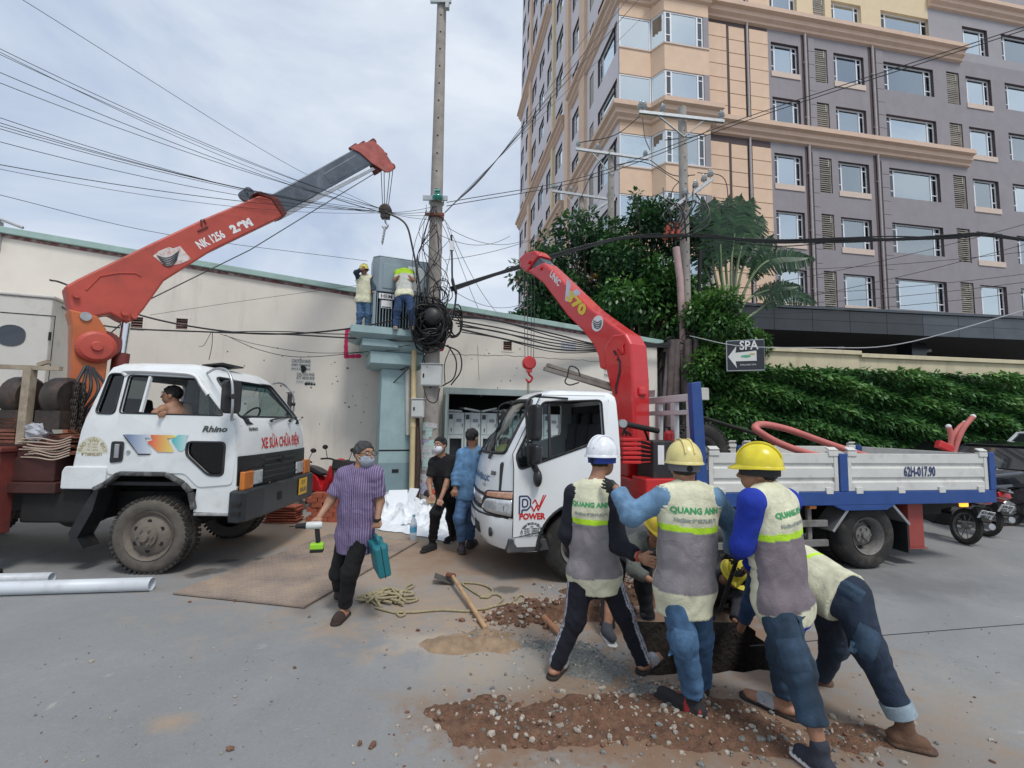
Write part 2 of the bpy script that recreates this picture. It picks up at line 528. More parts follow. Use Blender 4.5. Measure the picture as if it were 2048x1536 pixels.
def stones(name, pts, mats, label, kind='stuff', cat='stones'):
 m = MB()
 for (x, y, z, r, mi) in pts:
  vs, fs = random.choice(STONE_SHAPES)
  q = Matrix.Rotation(random.uniform(0, 6.28), 3, 'Z')
  sx, sy, sz = r * random.uniform(.7, 1.4), r * random.uniform(.7, 1.2), r * random.uniform(.5, .85)
  m.add([(x + (q @ Vector((p.x * sx, p.y * sy, 0))).x, y + (q @ Vector((p.x * sx, p.y * sy, 0))).y, z + sz * .6 + p.z * sz) for p in vs], fs, mi)
 return m.build(name, mats, label=label, cat=cat, kind=kind)
HEAPS = []
def heap(name, blobs, res, m, label, rough=.5, st=400, rmax=.02, smat=(0, 1)):
 """blobs: (x, y, rx, ry, h, angle)"""
 x0 = min(b[0] - max(b[2], b[3]) * 1.5 for b in blobs); x1 = max(b[0] + max(b[2], b[3]) * 1.5 for b in blobs)
 y0 = min(b[1] - max(b[2], b[3]) * 1.5 for b in blobs); y1 = max(b[1] + max(b[2], b[3]) * 1.5 for b in blobs)
 nx = int((x1 - x0) / res) + 1; ny = int((y1 - y0) / res) + 1
 X, Y = np.meshgrid(np.linspace(x0, x1, nx), np.linspace(y0, y1, ny), indexing='ij')
 def H(X, Y):
  h = np.full(np.shape(X), -.0)
  for (bx, by, rx, ry, bh, an) in blobs:
   ca, sa = math.cos(an), math.sin(an)
   u = ((X - bx) * ca + (Y - by) * sa) / rx; v = (-(X - bx) * sa + (Y - by) * ca) / ry
   d = np.sqrt(u * u + v * v) + (fbm(X, Y, 4, 4) - .5) * 1.1
   h = np.maximum(h, bh * np.clip(1.05 - d, -.2, 1))
  h = h * (1 - rough) + h * rough * 2.2 * fbm(X + 3, Y, 11, 5)
  h = h + np.where(h > 0, (fbm(X, Y + 5, 26, 3) - .5) * .035 * rough * np.clip(h / .02, 0, 1), 0)
  return h - .008
 Z = H(X, Y)
 idx = -np.ones((nx, ny), int); keep = Z > -.0079
 k2 = keep.copy()
 k2[1:] |= keep[:-1]; k2[:-1] |= keep[1:]; k2[:, 1:] |= keep[:, :-1]; k2[:, :-1] |= keep[:, 1:]
 inpit = (X > .9) & (X < 2.3) & (Y > 3.3) & (Y < 4.4); Z = np.minimum(Z, .09)
 k2 &= ~inpit
 idx[k2] = np.arange(k2.sum())
 vs = np.stack([X[k2], Y[k2], Z[k2]], 1)
 q = np.stack([idx[:-1, :-1], idx[1:, :-1], idx[1:, 1:], idx[:-1, 1:]], -1).reshape(-1, 4)
 q = q[(q >= 0).all(1)]
 me = bpy.data.meshes.new(name); me.from_pydata(vs.tolist(), [], q.tolist()); me.materials.append(m)
 o = link(name, me); smooth(o, 180); tag(o, label, 'soil', kind='stuff')
 pts = []
 tries = 0
 while len(pts) < st and tries < st * 30:
  tries += 1
  b = random.choice(blobs)
  x = random.gauss(b[0], b[2] * .75); y = random.gauss(b[1], b[3] * .8)
  if .98 < x < 2.2 and 3.38 < y < 4.3: continue
  z = float(H(np.array([x]), np.array([y]))[0])
  r = min(rmax, .004 + random.expovariate(1 / (rmax * .28)))
  pts.append((x, y, max(z, 0) - .002, r, random.choice(smat)))
 return pts
def gp(u, v): g = ground(u, v); return g.x, g.y
SP = []
x, y = gp(1080, 1440)
SP += heap('soil_heap', [(*gp(990, 1440), .40, .24, .07, 0), (*gp(1190, 1425), .42, .22, .075, .1), (*gp(1440, 1450), .55, .26, .05, 0), (*gp(1090, 1470), .5, .13, .03, 0), (*gp(1560, 1490), .35, .16, .03, 0), (*gp(1330, 1400), .3, .16, .025, 0), (*gp(1700, 1470), .3, .14, .02, 0)], .014, M_soil, 'low spread of red-brown soil with stones in front of the pit', .75, 900, .022, (0, 0, 1, 2))
SP += heap('soil_heap', [(*gp(1130, 1225), .62, .26, .13, .05), (*gp(1250, 1190), .6, .3, .16, 0), (*gp(1040, 1235), .35, .15, .06, 0), (*gp(1330, 1180), .6, .3, .16, 0)], .016, M_soil, 'heap of red clay clods beside the white truck front wheel', .95, 900, .034, (1, 1, 1, 0))
SP += heap('sand_heap', [(*gp(940, 1288), .40, .17, .075, 0), (*gp(980, 1268), .25, .10, .05, 0)], .014, M_sand, 'small mound of tan sand at the end of the hoe handle', .5, 120, .014, (0, 2))
SP += heap('gravel_patch', [(*gp(1190, 1335), .42, .26, .03, 0), (*gp(1110, 1290), .4, .14, .02, 0), (*gp(1300, 1385), .3, .12, .02, 0)], .014, M_gravel, 'thin patch of fine grey-green gravel under the striped trousers', .9, 900, .012, (0, 2, 2))
M_clod = mat('clay_clod', (.17, .09, .058), .95, var=.35, vs=30, bump=.8, bs=60)
stones('loose_stones', SP, [M_stone, M_clod, M_gravel], 'loose stones and clods strewn over the soil around the pit')
PB = []
for _ in range(520):
 u = random.uniform(60, 2000); v = 1230 + 300 * random.random()
 g = ground(u, v)
 if .98 < g.x < 2.25 and 3.3 < g.y < 4.35: continue
 PB.append((g.x, g.y, 0, min(.016, .003 + random.expovariate(1 / .0028)), random.choice((0, 0, 2, 2, 1))))
for (u, v) in ((427, 1297), (460, 1500), (720, 1490), (745, 1492), (380, 1205), (470, 1203), (530, 1206), (1220, 1478), (1205, 1492), (1085, 1188), (1400, 1470), (1560, 1055)):
 g = ground(u, v); PB.append((g.x, g.y, 0, random.uniform(.012, .03), random.choice((0, 1, 0))))
stones('road_pebbles', PB, [M_stone, M_clod, M_gravel], 'scattered pebbles lying on the grey road')
# ================================================================ white warehouse with the sloping green roof edge
WY = lambda x: 11.4 + .25 * x
WA = math.atan(.25); WE = Vector((math.cos(WA), math.sin(WA), 0)); WN = Vector((-math.sin(WA), math.cos(WA), 0))
wb = empty('warehouse', 'white plastered warehouse wall with sloping green metal roof edge', 'building', loc=(0, 11.4, 0), rz=WA)
ws = lambda x: x / math.cos(WA)                 # world x -> distance along the wall
wtop = lambda s: 4.44 - .0935 * s
S0, S1 = ws(-15), ws(4.02)
OP = (ws(-1.55), ws(2.6), 0.0, 2.50)
def wall_pt(u, v, off=.0):
 p = onplane(u, v, (0, 11.4, 0), WN) - Vector((0, 11.4, 0))
 return p.dot(WE), p.z
outer = [(S0, -.3), (OP[0], -.3), (OP[0], OP[3]), (OP[1], OP[3]), (OP[1], -.3), (S1, -.3), (S1, wtop(S1)), (S0, wtop(S0))]
VENTS = [wall_pt(274, 645), wall_pt(364, 648), wall_pt(1015, 692)]
vh = [rrect(s_ - .15, s_ + .15, z - .12, z + .12, .002, 1) for s_, z in VENTS]
m = MB()
for yy in (0, .25):
 q = sheet(outer, vh if yy == 0 else [], lambda p: (p.x, yy, p.y)); m.add(q.v, q.f)
m.bx(S0, S1, 0, .25, 5.8, 5.8) if False else None
m.prism([(S0, wtop(S0)), (S1, wtop(S1))][:2] + [(S1, wtop(S1) - .001), (S0, wtop(S0) - .001)], lambda p: (p[0], .001, p[1]), lambda p: (p[0], .249, p[1]))
m.bx(S1 - .002, S1, .001, .249, -.3, wtop(S1) - .003)
for h in vh:
 x0 = min(p[0] for p in h); x1 = max(p[0] for p in h); z0 = min(p[1] for p in h); z1 = max(p[1] for p in h)
 m.add([(x0, 0, z0), (x1, 0, z0), (x1, 0, z1), (x0, 0, z1), (x0, .2, z0), (x1, .2, z0), (x1, .2, z1), (x0, .2, z1)], [(0, 1, 5, 4), (1, 2, 6, 5), (2, 3, 7, 6), (3, 0, 4, 7)])
m.build('wall', M_white_wall, wb)
mr = MB()
mr.prism([(S0 - .2, wtop(S0 - .2) - .03), (S1 + .15, wtop(S1 + .15) - .03), (S1 + .15, wtop(S1 + .15) + .10), (S0 - .2, wtop(S0 - .2) + .10)], lambda p: (p[0], -.10, p[1]), lambda p: (p[0], .30, p[1] + .01))
mr.build('roof_edge', M_green_metal, wb, bev=.01)
mr = MB()
mr.add([(S0, .28, wtop(S0) + .05), (S1, .28, wtop(S1) + .05), (S1, 9, wtop(S1) + .6), (S0, 9, wtop(S0) + .6)], [(0, 1, 2, 3)])
mr.build('roof', M_green_metal, wb)
mr = MB(); mr.prism([(S0, wtop(S0) - .10), (S1, wtop(S1) - .10), (S1, wtop(S1) - .035), (S0, wtop(S0) - .035)], lambda p: (p[0], -.018, p[1]), lambda p: (p[0], .01, p[1]))
mr.build('fascia_stripe', mat('maroon_trim', (.16, .05, .055), .7, dirt=(.5, .45, .42), da=.6, ds=7), wb)
M_slat = mat('vent_slat', (.25, .16, .14), .8)
for s_, z in VENTS:
 v_ = MB()
 for dx in (-.13, .13): v_.bx(s_ + dx - .02, s_ + dx + .02, -.012, .02, z - .15, z + .15)
 for dz in (-.135, .135): v_.bx(s_ - .11, s_ + .11, -.012, .02, z + dz - .018, z + dz + .018)
 vo = v_.build('vent', M_white_wall, wb)
 for k in range(4):
  q = MB(); q.box((s_, .05, z - .085 + k * .056), (.22, .06, .012), Matrix.Rotation(.6, 3, 'X')); q.build('slat', M_slat, vo)
 q = MB(); q.bx(s_ - .12, s_ + .12, .15, .17, z - .12, z + .12); q.build('vent_back', M_dark, vo)
s_, z = wall_pt(8, 470)
q = MB(); q.bx(s_ - .35, s_ - .02, -.12, -.003, z - .35, z + .25); q.tube([(s_ - .3, -.1, z + .2), (s_, -.1, z + .28), (s_ + .35, -.08, z + .16)], .03, 8)
q.build('gutter_box', mat('grey_paint_old', (.42, .42, .43), .7, dirt=(.2, .15, .12), da=.4), wb)
M_paper = mat('pasted_paper', (.60, .60, .56), .9, var=.12, vs=20, dirt=(.45, .43, .4), da=.4, ds=20)
M_ink = mat('printed_ink', (.03, .045, .045), .8, var=0)
M_ink_blue = mat('blue_ink', (.25, .33, .55), .8, var=0)
M_spray = mat('black_spray', (.015, .03, .03), .8, var=0)
M_pink = mat('pink_spray', (.62, .03, .12), .8, var=.2, vs=8)
def notice(u0, u1, v0, v1, lines, spray=None, ink=None):
 a = wall_pt(u0, v0); b_ = wall_pt(u1, v1)
 x0, x1, z1, z0 = a[0], b_[0], a[1], b_[1]
 q = MB(); q.bx(x0, x1, -.004, .002, z0, z1)
 o = q.build('notice', M_paper, wb)
 n = len(lines)
 for i, (tx, hs) in enumerate(lines):
  w_ = (x1 - x0) * .94
  me = text_mesh(tx, 1.0)
  wd = max(v.co.x for v in me.vertices) - min(v.co.x for v in me.vertices)
  bpy.data.meshes.remove(me)
  sz = (z1 - z0) * hs
  lettering(tx, sz, ink or M_ink, o, ((x0 + x1) / 2, -.0055, z1 - (z1 - z0) * (i + .5) / n), (1, 0, 0), (0, 0, 1), xs=w_ / (wd * sz), bold=.012 * sz)
 if spray:
  q = MB()
  for (px, pz, r) in spray:
   q.lathe([(r, 0), (r * .9, .001)], (x0 + (x1 - x0) * px, -.008, z0 + (z1 - z0) * pz), 'Y', 14)
  q.build('spray_mark', M_spray, o)
notice(583, 621, 718, 743, [('CHUYỂN NHÀ', .44), ('0989 786 8468', .26), ('0913 688 858', .22)], [(.60, .35, .05), (.66, .2, .06), (.62, .02, .04)])
notice(593, 629, 745, 768, [('CHUYỂN NHÀ', .42), ('077 8838 858', .4), ('uy tin', .14)], [(.55, -.02, .035), (.7, 0, .03), (.85, -.02, .03), (1.0, -.03, .025)])
notice(1208, 1226, 734, 757, [('CHUYỂN', .4), ('NHÀ', .4)], [(1.0, .4, .06)])
notice(1122, 1152, 683, 704, [('KHOAN CẮT', .3), ('BÊ TÔNG', .3), ('0903 555', .3)], None, M_ink_blue)
q = MB()
def spray_line(pts, r):
 for i in range(len(pts) - 1):
  a = wall_pt(*pts[i]); b_ = wall_pt(*pts[i + 1])
  for k in range(8):
   t = k / 8; q.lathe([(r * random.uniform(.85, 1.2), 0), (r * .8, .002)], (a[0] + (b_[0] - a[0]) * t, -.003 - .001 * (k % 3), a[1] + (b_[1] - a[1]) * t), 'Y', 10)
spray_line([(728, 657), (694, 660), (692, 690), (692, 713), (722, 712)], .045)
spray_line([(884, 680), (884, 702)], .035)
q.build('spray_line', M_pink, wb)
q = MB()
for (u0, v0, u1, v1) in ((900, 708, 1040, 712), (1040, 712, 1200, 723), (955, 690, 958, 760)):
 pts = [wall_pt(u0 + (u1 - u0) * t / 14, v0 + (v1 - v0) * t / 14) for t in range(15)]
 q.tube([(a, -.001, b_ + random.uniform(-.02, .02)) for a, b_ in pts], .006, 4)
for _ in range(60):
 u = random.choice((random.uniform(450, 740), random.uniform(900, 1210))); v = random.uniform(690, 860)
 a = wall_pt(u, v); q.ball((a[0], 0, a[1]), (random.uniform(.008, .03), .004, random.uniform(.006, .025)), 6, 4)
q.build('plaster_chips', mat('bare_plaster', (.18, .15, .13), .95), wb, kind='stuff')
q = MB()
x0, x1 = OP[0], OP[1]
q.add([(x0 - .3, .251, -.05), (x1 + .3, .251, -.05), (x1 + .3, 3.2, -.05), (x0 - .3, 3.2, -.05), (x0 - .3, .251, 2.9), (x1 + .3, .251, 2.9), (x1 + .3, 3.2, 2.9), (x0 - .3, 3.2, 2.9)], [(0, 1, 2, 3), (4, 5, 6, 7), (2, 3, 7, 6), (0, 3, 7, 4), (1, 2, 6, 5)])
q.build('store_room', mat('store_room_wall', (.06, .06, .06), .9), wb)
M_frame_grey = mat('grey_green_steel', (.30, .36, .35), .5, var=.08, dirt=(.15, .13, .11), da=.25)
q = MB()
q.bx(x0 - .12, x0 + .005, -.05, .08, 0, 2.62); q.bx(x1 - .005, x1 + .12, -.05, .08, 0, 2.62); q.bx(x0 + .006, x1 - .006, -.05, .08, 2.46, 2.62)
q.build('door_frame', M_frame_grey, wb, bev=.006)
q = MB(); q.box((x0 - .13, -.42, 1.22), (.04, .7, 2.4));
for zz in (.65, 1.75): q.box((x0 - .105, -.42, zz), (.02, .5, .8))
q.build('door_leaf', M_frame_grey, wb, bev=.006)
q = MB(); q.bx(S0, ws(-2.6), -1.1, -.002, -.1, .16)
q.build('kerb', M_concrete, wb, bev=.02)
# ---- switchgear stacked in the store room
M_cab = mat('switchgear_paint', (.52, .57, .57), .45, var=.05, dirt=(.3, .28, .26), da=.2)
M_cab_dark = mat('switchgear_dark', (.03, .035, .04), .4, var=0)
ref = wall_pt(905, 825)
x = wall_pt(899, 850)[0]
for i in range(8):
 W_ = .42
 e_ = empty('switchgear_cabinet', ORD[i] + ' pale grey switchgear cabinet from the open steel door leaf', 'cabinet', 'switchgear in the store room', parent=None)
 e_.matrix_world = wb.matrix_basis @ Matrix.Translation((x + W_ / 2, .75, 1.44))
 q = MB(); q.bx(-W_ / 2 + .004, W_ / 2 - .004, -.3, .3, 0, .58); q.build('body', M_cab, e_, bev=.008)
 q = MB(); q.bx(-W_ / 2 + .02, -W_ / 2 + .14, -.315, -.302, .03, .55); q.build('narrow_door', M_cab, e_, bev=.004)
 q = MB(); q.bx(-W_ / 2 + .16, W_ / 2 - .02, -.315, -.302, .03, .55); q.build('wide_door', M_cab, e_, bev=.004)
 q = MB(); q.bx(-W_ / 2 + .035, -W_ / 2 + .125, -.325, -.316, .41, .53); q.build('display', M_cab_dark, e_)
 q = MB(); q.bx(-W_ / 2 + .22, W_ / 2 - .07, -.322, -.316, .34, .42); q.build('name_plate', mat('plate_grey', (.22, .24, .25), .5), e_)
 q = MB(); q.bx(-W_ / 2 + .085, -W_ / 2 + .105, -.33, -.316, .1, .18); q.bx(W_ / 2 - .05, W_ / 2 - .035, -.33, -.316, .22, .3); q.build('handle', M_cab_dark, e_)
 b2 = empty('switchgear_bay', ORD[i] + ' dark-windowed steel bay from the open door leaf, under the switchgear', 'steel frame', 'steel bays under the switchgear')
 b2.matrix_world = wb.matrix_basis @ Matrix.Translation((x + W_ / 2, .75, 0))
 q = MB()
 q.bx(-W_ / 2 + .004, -W_ / 2 + .06, -.34, .3, 0, 1.438); q.bx(W_ / 2 - .06, W_ / 2 - .004, -.34, .3, 0, 1.438); q.bx(-W_ / 2 + .061, W_ / 2 - .061, -.34, .3, 1.36, 1.438); q.bx(-W_ / 2 + .061, W_ / 2 - .061, -.34, .3, 0, .1)
 q.build('frame', M_cab, b2, bev=.005)
 q = MB(); q.bx(-W_ / 2 + .061, W_ / 2 - .061, -.2, -.19, .1, 1.36); q.build('panel', M_cab_dark, b2)
 x += W_ + .006
for k, (dx, dz, an, wd) in enumerate(((.12, 2.06, .05, .36), (.55, 2.1, .16, .5), (.95, 2.09, -.22, .46), (1.35, 2.07, .1, .4), (1.75, 2.1, -.1, .4))):
 q = MB(); q.box((0, 0, 0), (wd, .42, .05), Matrix.Rotation(an, 3, 'Y') @ Matrix.Rotation(.2 * k, 3, 'Z'))
 o = q.build('panel_cover', M_cab, None, bev=.006, label=ORD[k] + ' loose grey metal cover from the door leaf, atop the switchgear', cat='cover', group='covers on the switchgear')
 o.matrix_world = wb.matrix_basis @ Matrix.Translation((wall_pt(905, 825)[0] + dx, .7, dz))
# ================================================================ the apartment tower
TA = R_(9.5)
tA = at(1570, 400, 26.0)
tw = empty('apartment_tower', 'tall apartment tower with grey and tan walls, corner bay windows and cornices', 'building', loc=(tA.x, tA.y, 0), rz=TA)
M_grey_tile = mat('grey_tile_wall', (.275, .25, .265), .7, var=.07, vs=1.2, bump=.08, bs=30, dirt=(.17, .15, .15), da=.2, ds=1.0, streak=True)
M_grey_lite = mat('grey_tile_light', (.33, .31, .325), .7, var=.05, vs=1.2)
M_orange = mat('tan_panel', (.70, .50, .355), .75, var=.06, vs=1.5, dirt=(.45, .3, .2), da=.15, ds=1.2, streak=True)
M_cream = mat('cream_render', (.70, .56, .36), .75, var=.05, vs=1.5)
M_pale = mat('overexposed_lilac_render', (.66, .61, .62), .75, var=.05, vs=1.0)  # lilac wall paled so the left face's overexposure sits in its colour
M_cornice = mat('tan_cornice', (.64, .46, .345), .75, var=.08, vs=1.5, dirt=(.35, .25, .18), da=.25, ds=1.5)
M_sill = mat('sill_stone', (.62, .50, .42), .75, var=.06)
M_wframe = mat('white_window_frame', (.78, .78, .80), .4, var=0)
M_shaft = mat('dark_recess', (.09, .065, .065), .8, var=.1)  # dark colour given to window reveals, shaft strips and the corner core
M_louvre = mat('louvre_slats', (.55, .50, .43), .6, var=.15, vs=2)
M_pipe = mat('drain_pipe_grey', (.40, .36, .35), .6, var=.1)
M_curt = mat('white_curtain', (.72, .74, .73), .9, var=.08, vs=3)
M_room = mat('dark_room', (.03, .034, .037), .9, var=0)
def coated(name, f0, dark):
 if name in MATS: return MATS[name]
 m = bpy.data.materials.new(name); m.use_nodes = True
 t = m.node_tree; N = t.nodes; L = t.links.new
 N.remove(N['Principled BSDF'])
 tr = N.new('ShaderNodeBsdfTransparent'); tr.inputs[0].default_value = (.62 * dark, .74 * dark, .76 * dark, 1)
 gl = N.new('ShaderNodeBsdfGlossy'); gl.inputs['Roughness'].default_value = .03; gl.inputs[0].default_value = (.88, .97, 1, 1)
 fr = N.new('ShaderNodeFresnel'); fr.inputs[0].default_value = 1.5
 ad = N.new('ShaderNodeMath'); ad.operation = 'ADD'; ad.inputs[1].default_value = f0; ad.use_clamp = True
 tcn = N.new('ShaderNodeTexCoord'); nz = N.new('ShaderNodeTexNoise'); nz.inputs['Scale'].default_value = .7
 L(tcn.outputs['Object'], nz.inputs['Vector'])
 bp = N.new('ShaderNodeBump'); bp.inputs['Strength'].default_value = .06; bp.inputs['Distance'].default_value = .1
 L(nz.outputs['Fac'], bp.inputs['Height']); L(bp.outputs[0], gl.inputs['Normal'])
 ms = N.new('ShaderNodeMixShader')
 L(fr.outputs[0], ad.inputs[0]); L(ad.outputs[0], ms.inputs[0]); L(tr.outputs[0], ms.inputs[1]); L(gl.outputs[0], ms.inputs[2])
 L(ms.outputs[0], N['Material Output'].inputs[0])
 MATS[name] = m
 return m
M_glasses = [coated('coated_glass', .60, 1.0), coated('coated_glass_clear', .34, 1.0), coated('coated_glass_mid', .46, 1.0)]; M_glass = M_glasses[0]
M_glass2 = coated('dark_side_glass', .10, .7)
ROW0, STO = 9.18, 3.60
rows = lambda k: (ROW0 + STO * k, ROW0 + STO * k + (1.92 if k else 1.95))
WCACHE = {}
def window_meshes(W, H):
 gv = random.choice((0, 0, 1, 2)); key = (round(W, 2), round(H, 2), gv)
 if key in WCACHE: return WCACHE[key]
 f = .07; side = .36 if W < 3 else .5
 m = MB()
 m.bx(0, f, -.04, .04, 0, H); m.bx(W - f, W, -.04, .04, 0, H)
 m.bx(f, W - f, -.04, .04, 0, f); m.bx(f, W - f, -.04, .04, H - f, H)
 for x in (side, W - side): m.bx(x - f / 2 - .01, x + f / 2 + .01, -.04, .04, f, H - f)
 for x0, x1 in ((f, side - f / 2 - .01), (W - side + f / 2 + .01, W - f)):
  m.bx(x0, x1, -.035, .035, H * .80, H * .80 + .055); m.bx(x0, x1, -.035, .035, H * .25, H * .25 + .055)
 fr = m.mesh('window', M_wframe)
 c = MB(); c.bx(side + f / 2 + .01, W - side - f / 2 - .01, -.008, .008, f, H - f); cm = c.mesh('pane', M_glasses[gv])
 s1 = MB(); s1.bx(f, side - f / 2 - .01, -.006, .006, f, H - f); sm_ = s1.mesh('side_pane', M_glass2)
 s2 = MB(); s2.bx(W - side + f / 2 + .01, W - f, -.006, .006, f, H - f); sm2 = s2.mesh('side_pane', M_glass2)
 WCACHE[key] = (fr, cm, sm_, sm2)
 return WCACHE[key]
def curtain_mesh(w_, h):
 key = ('c', round(w_, 2), round(h, 2))
 if key in WCACHE: return WCACHE[key]
 n = max(6, int(w_ / .08)); m = MB()
 vs = []
 for i in range(n + 1):
  x = w_ * i / n
  y = .03 * math.sin(i * 2.1) + .015 * math.sin(i * .9)
  vs += [(x, y, 0), (x, y, h)]
 m.add(vs, [(2 * i, 2 * i + 2, 2 * i + 3, 2 * i + 1) for i in range(n)])
 WCACHE[key] = m.mesh('curtain', M_curt)
 return WCACHE[key]
def put_window(base, W, H, detail=True, curt=None):
 """base: 4x4 in tower frame, x along the wall, y into the building"""
 fr, cm, s1, s2 = window_meshes(W, H)
 o = link('window', fr, tw, base)
 link('pane', cm, o)
 if detail:
  link('side_pane', s1, o); link('side_pane', s2, o)
 k = curt if curt is not None else random.random()
 if k < .85:
  w_ = W * random.choice((.25, .45, .6, 1.0, 1.0)) if W > .5 else W
  side = random.choice((0, 1))
  w_ = min(w_, W - .1)
  link('curtain', curtain_mesh(w_, H - .1), o, Matrix.Translation((.05 if side == 0 else W - .05 - w_, .22, .05)))
 return o
def louvre_mesh(W, H):
 key = ('l', W, H)
 if key in WCACHE: return WCACHE[key]
 m = MB(); n = 17
 for i in range(n):
  z = H * (i + .5) / n
  m.box((W / 2 + random.uniform(-.01, .01), 0, z), (W - .06, .09, .055), Matrix.Rotation(R_(28 + random.uniform(-6, 6)), 3, 'X'))
 m.bx(0, .03, -.05, .05, 0, H); m.bx(W - .03, W, -.05, .05, 0, H)
 m.bx(W * .78, W * .78 + .04, -.06, -.045, H * .78, H)
 WCACHE[key] = m.mesh('louvre', M_louvre)
 return WCACHE[key]
def facade(name, outer, holes, material, fm, depth, reveal):
 """a wall sheet with window openings and their reveals; fm maps (s, z, y)"""
 q = sheet(outer, holes, lambda p: fm(p.x, p.y, 0))
 q.m = [0] * len(q.f)
 for h in holes:
  x0 = min(p[0] for p in h); x1 = max(p[0] for p in h); z0 = min(p[1] for p in h); z1 = max(p[1] for p in h)
  q.add([fm(x0, z0, 0), fm(x1, z0, 0), fm(x1, z1, 0), fm(x0, z1, 0), fm(x0, z0, depth), fm(x1, z0, depth), fm(x1, z1, depth), fm(x0, z1, depth)], [(0, 1, 5, 4), (1, 2, 6, 5), (2, 3, 7, 6), (3, 0, 4, 7)], 1)
 o = q.build(name, [material, reveal], tw)
 return o
rect = lambda x0, x1, z0, z1: [(x0, z0), (x1, z0), (x1, z1), (x0, z1)]
# ---------------- right-hand face
COLS = [('w', -.62, 1.32), ('p', 1.50, 1.95), ('l', 2.48, 3.36), ('w', 3.84, 6.06), ('p', 6.40, 6.92), ('w', 7.56, 11.42), ('l', 12.48, 13.50), ('w', 14.04, 16.14), ('w', 17.3, 21.1), ('l', 22.1, 23.0), ('w', 23.6, 25.8)]
DEP = .32
fmR = lambda s, z, y: (s, y, z)
holes = []
for kind, a, b_ in COLS:
 if kind == 'p': continue
 for k in range(0, 6):
  z0, z1 = rows(k)
  if kind == 'l': z0 -= .25; z1 += .08
  if k == 5 and b_ > 14: continue
  holes.append(rect(a, b_, z0, z1))
hg = [h for h in holes if h[0][1] < 26.5]
hc = [h for h in holes if h[0][1] >= 26.5]
fmS = lambda s, z, y: (s, y, z)
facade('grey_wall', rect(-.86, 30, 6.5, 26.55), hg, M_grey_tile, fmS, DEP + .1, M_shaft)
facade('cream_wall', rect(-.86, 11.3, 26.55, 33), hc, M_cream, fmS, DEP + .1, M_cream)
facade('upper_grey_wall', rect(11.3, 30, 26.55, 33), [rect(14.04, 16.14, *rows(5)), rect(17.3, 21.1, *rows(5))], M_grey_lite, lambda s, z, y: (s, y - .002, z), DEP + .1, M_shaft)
for kind, a, b_ in COLS:
 if kind == 'w':
  for k in range(0, 6):
   z0, z1 = rows(k)
   put_window(Matrix.Translation((a, DEP * .7, z0)), b_ - a, z1 - z0)
   if (b_ - a) < 3 and k < 5 and a < 17:
    q = MB(); q.bx(a - .04, b_ + .04, -.05, -.003, z0 - .36, z0 - .01); q.build('sill_band', M_sill, tw)
 elif kind == 'l':
  for k in range(0, 6):
   if k == 5 and a > 14: continue
   z0, z1 = rows(k)
   link('louvre', louvre_mesh(round(b_ - a, 2), round(z1 - z0 + .33, 2)), tw, Matrix.Translation((a, .12, z0 - .25)))
 else:
  q = MB(); q.bx(a, b_, -.003, .0, 8.9, 26.3); q.build('recess_strip', M_shaft, tw)  # flat strip; only its dark colour suggests a recess
  q = MB()
  q.cyl(((a + b_) / 2, -.09, 8.9), ((a + b_) / 2, -.09, 26.3), .075, n=10)
  for z in np.arange(10, 26, 3.6): q.bx((a + b_) / 2 - .12, (a + b_) / 2 + .12, -.1, -.004, z, z + .05)
  q.build('drain_pipe', M_pipe, tw)
def slabs(s0, s1, z0, z1, hgt, m, name, y0=-.05, gap=.03):
 z = z0
 me = MB().bx(0, s1 - s0, y0, -.0035, 0, hgt - gap).mesh(name, m)
 while z + hgt <= z1 + .01:
  link(name, me, tw, Matrix.Translation((s0, 0, z)))
  z += hgt
for a, b_ in ((1.98, 2.42), (6.95, 7.5)):
 for z0, z1 in ((9.0, 18.9), (20.0, 26.3)): slabs(a, b_, z0, z1, .88, M_grey_tile, 'wall_slab')
q = MB(); q.bx(-.8, 30, 1.3, 1.35, 7, 33); q.build('room_shade', M_room, tw)
def cornice(pts, name='cornice', h=.95, proj=.55, m=None):
 """pts: plan polyline (x, y), the outside on the right-hand side; stepped profile swept along it with mitred corners"""
 prof = [(0, 0), (.16, .06), (.16, .22), (proj * .62, .34), (proj * .62, .60), (proj, .68), (proj, h), (0, h)]
 P = [Vector(p[:2]) for p in pts]; z = pts[0][2]
 nrm = []
 for i in range(len(P)):
  ds = []
  if i > 0: ds.append((P[i] - P[i - 1]).normalized())
  if i < len(P) - 1: ds.append((P[i + 1] - P[i]).normalized())
  ns = [Vector((d.y, -d.x)) for d in ds]
  n = sum(ns, Vector((0, 0)))
  n = n / max(.2, n.dot(ns[0])) if n.length > 1e-6 else ns[0]
  nrm.append(n)
 q = MB(); vs = []; K = len(prof)
 for p, n in zip(P, nrm):
  for o_, hz in prof:
   vs.append((p.x + n.x * (o_ + .004), p.y + n.y * (o_ + .004), z + hz))
 fs = [(i * K + k, i * K + (k + 1) % K, (i + 1) * K + (k + 1) % K, (i + 1) * K + k) for i in range(len(P) - 1) for k in range(K)]
 fs += [tuple(range(K)), tuple(range((len(P) - 1) * K, len(P) * K))]
 q.add(vs, fs)
 return q.build(name, m or M_cornice, tw)
B1 = -.75       # front of the projecting bay
XC = -10.5      # the left face
bay_plan = [(XC, 9.2), (XC, .0), (-8.55, .0), (-8.1, B1), (-5.32, B1), (-5.32, 0), (13.7, 0)]
for z in (26.3, 18.95):
 cornice([(x, y, z) for x, y in bay_plan])
cornice([(11.3, 0, 29.9), (30, 0, 29.9)])
cornice([(XC, 32, 26.3), (XC, 11.2, 26.3)]); cornice([(XC, 32, 18.95), (XC, 11.2, 18.95)]); cornice([(XC, 32, 41.0), (XC, 16.0, 41.0)])
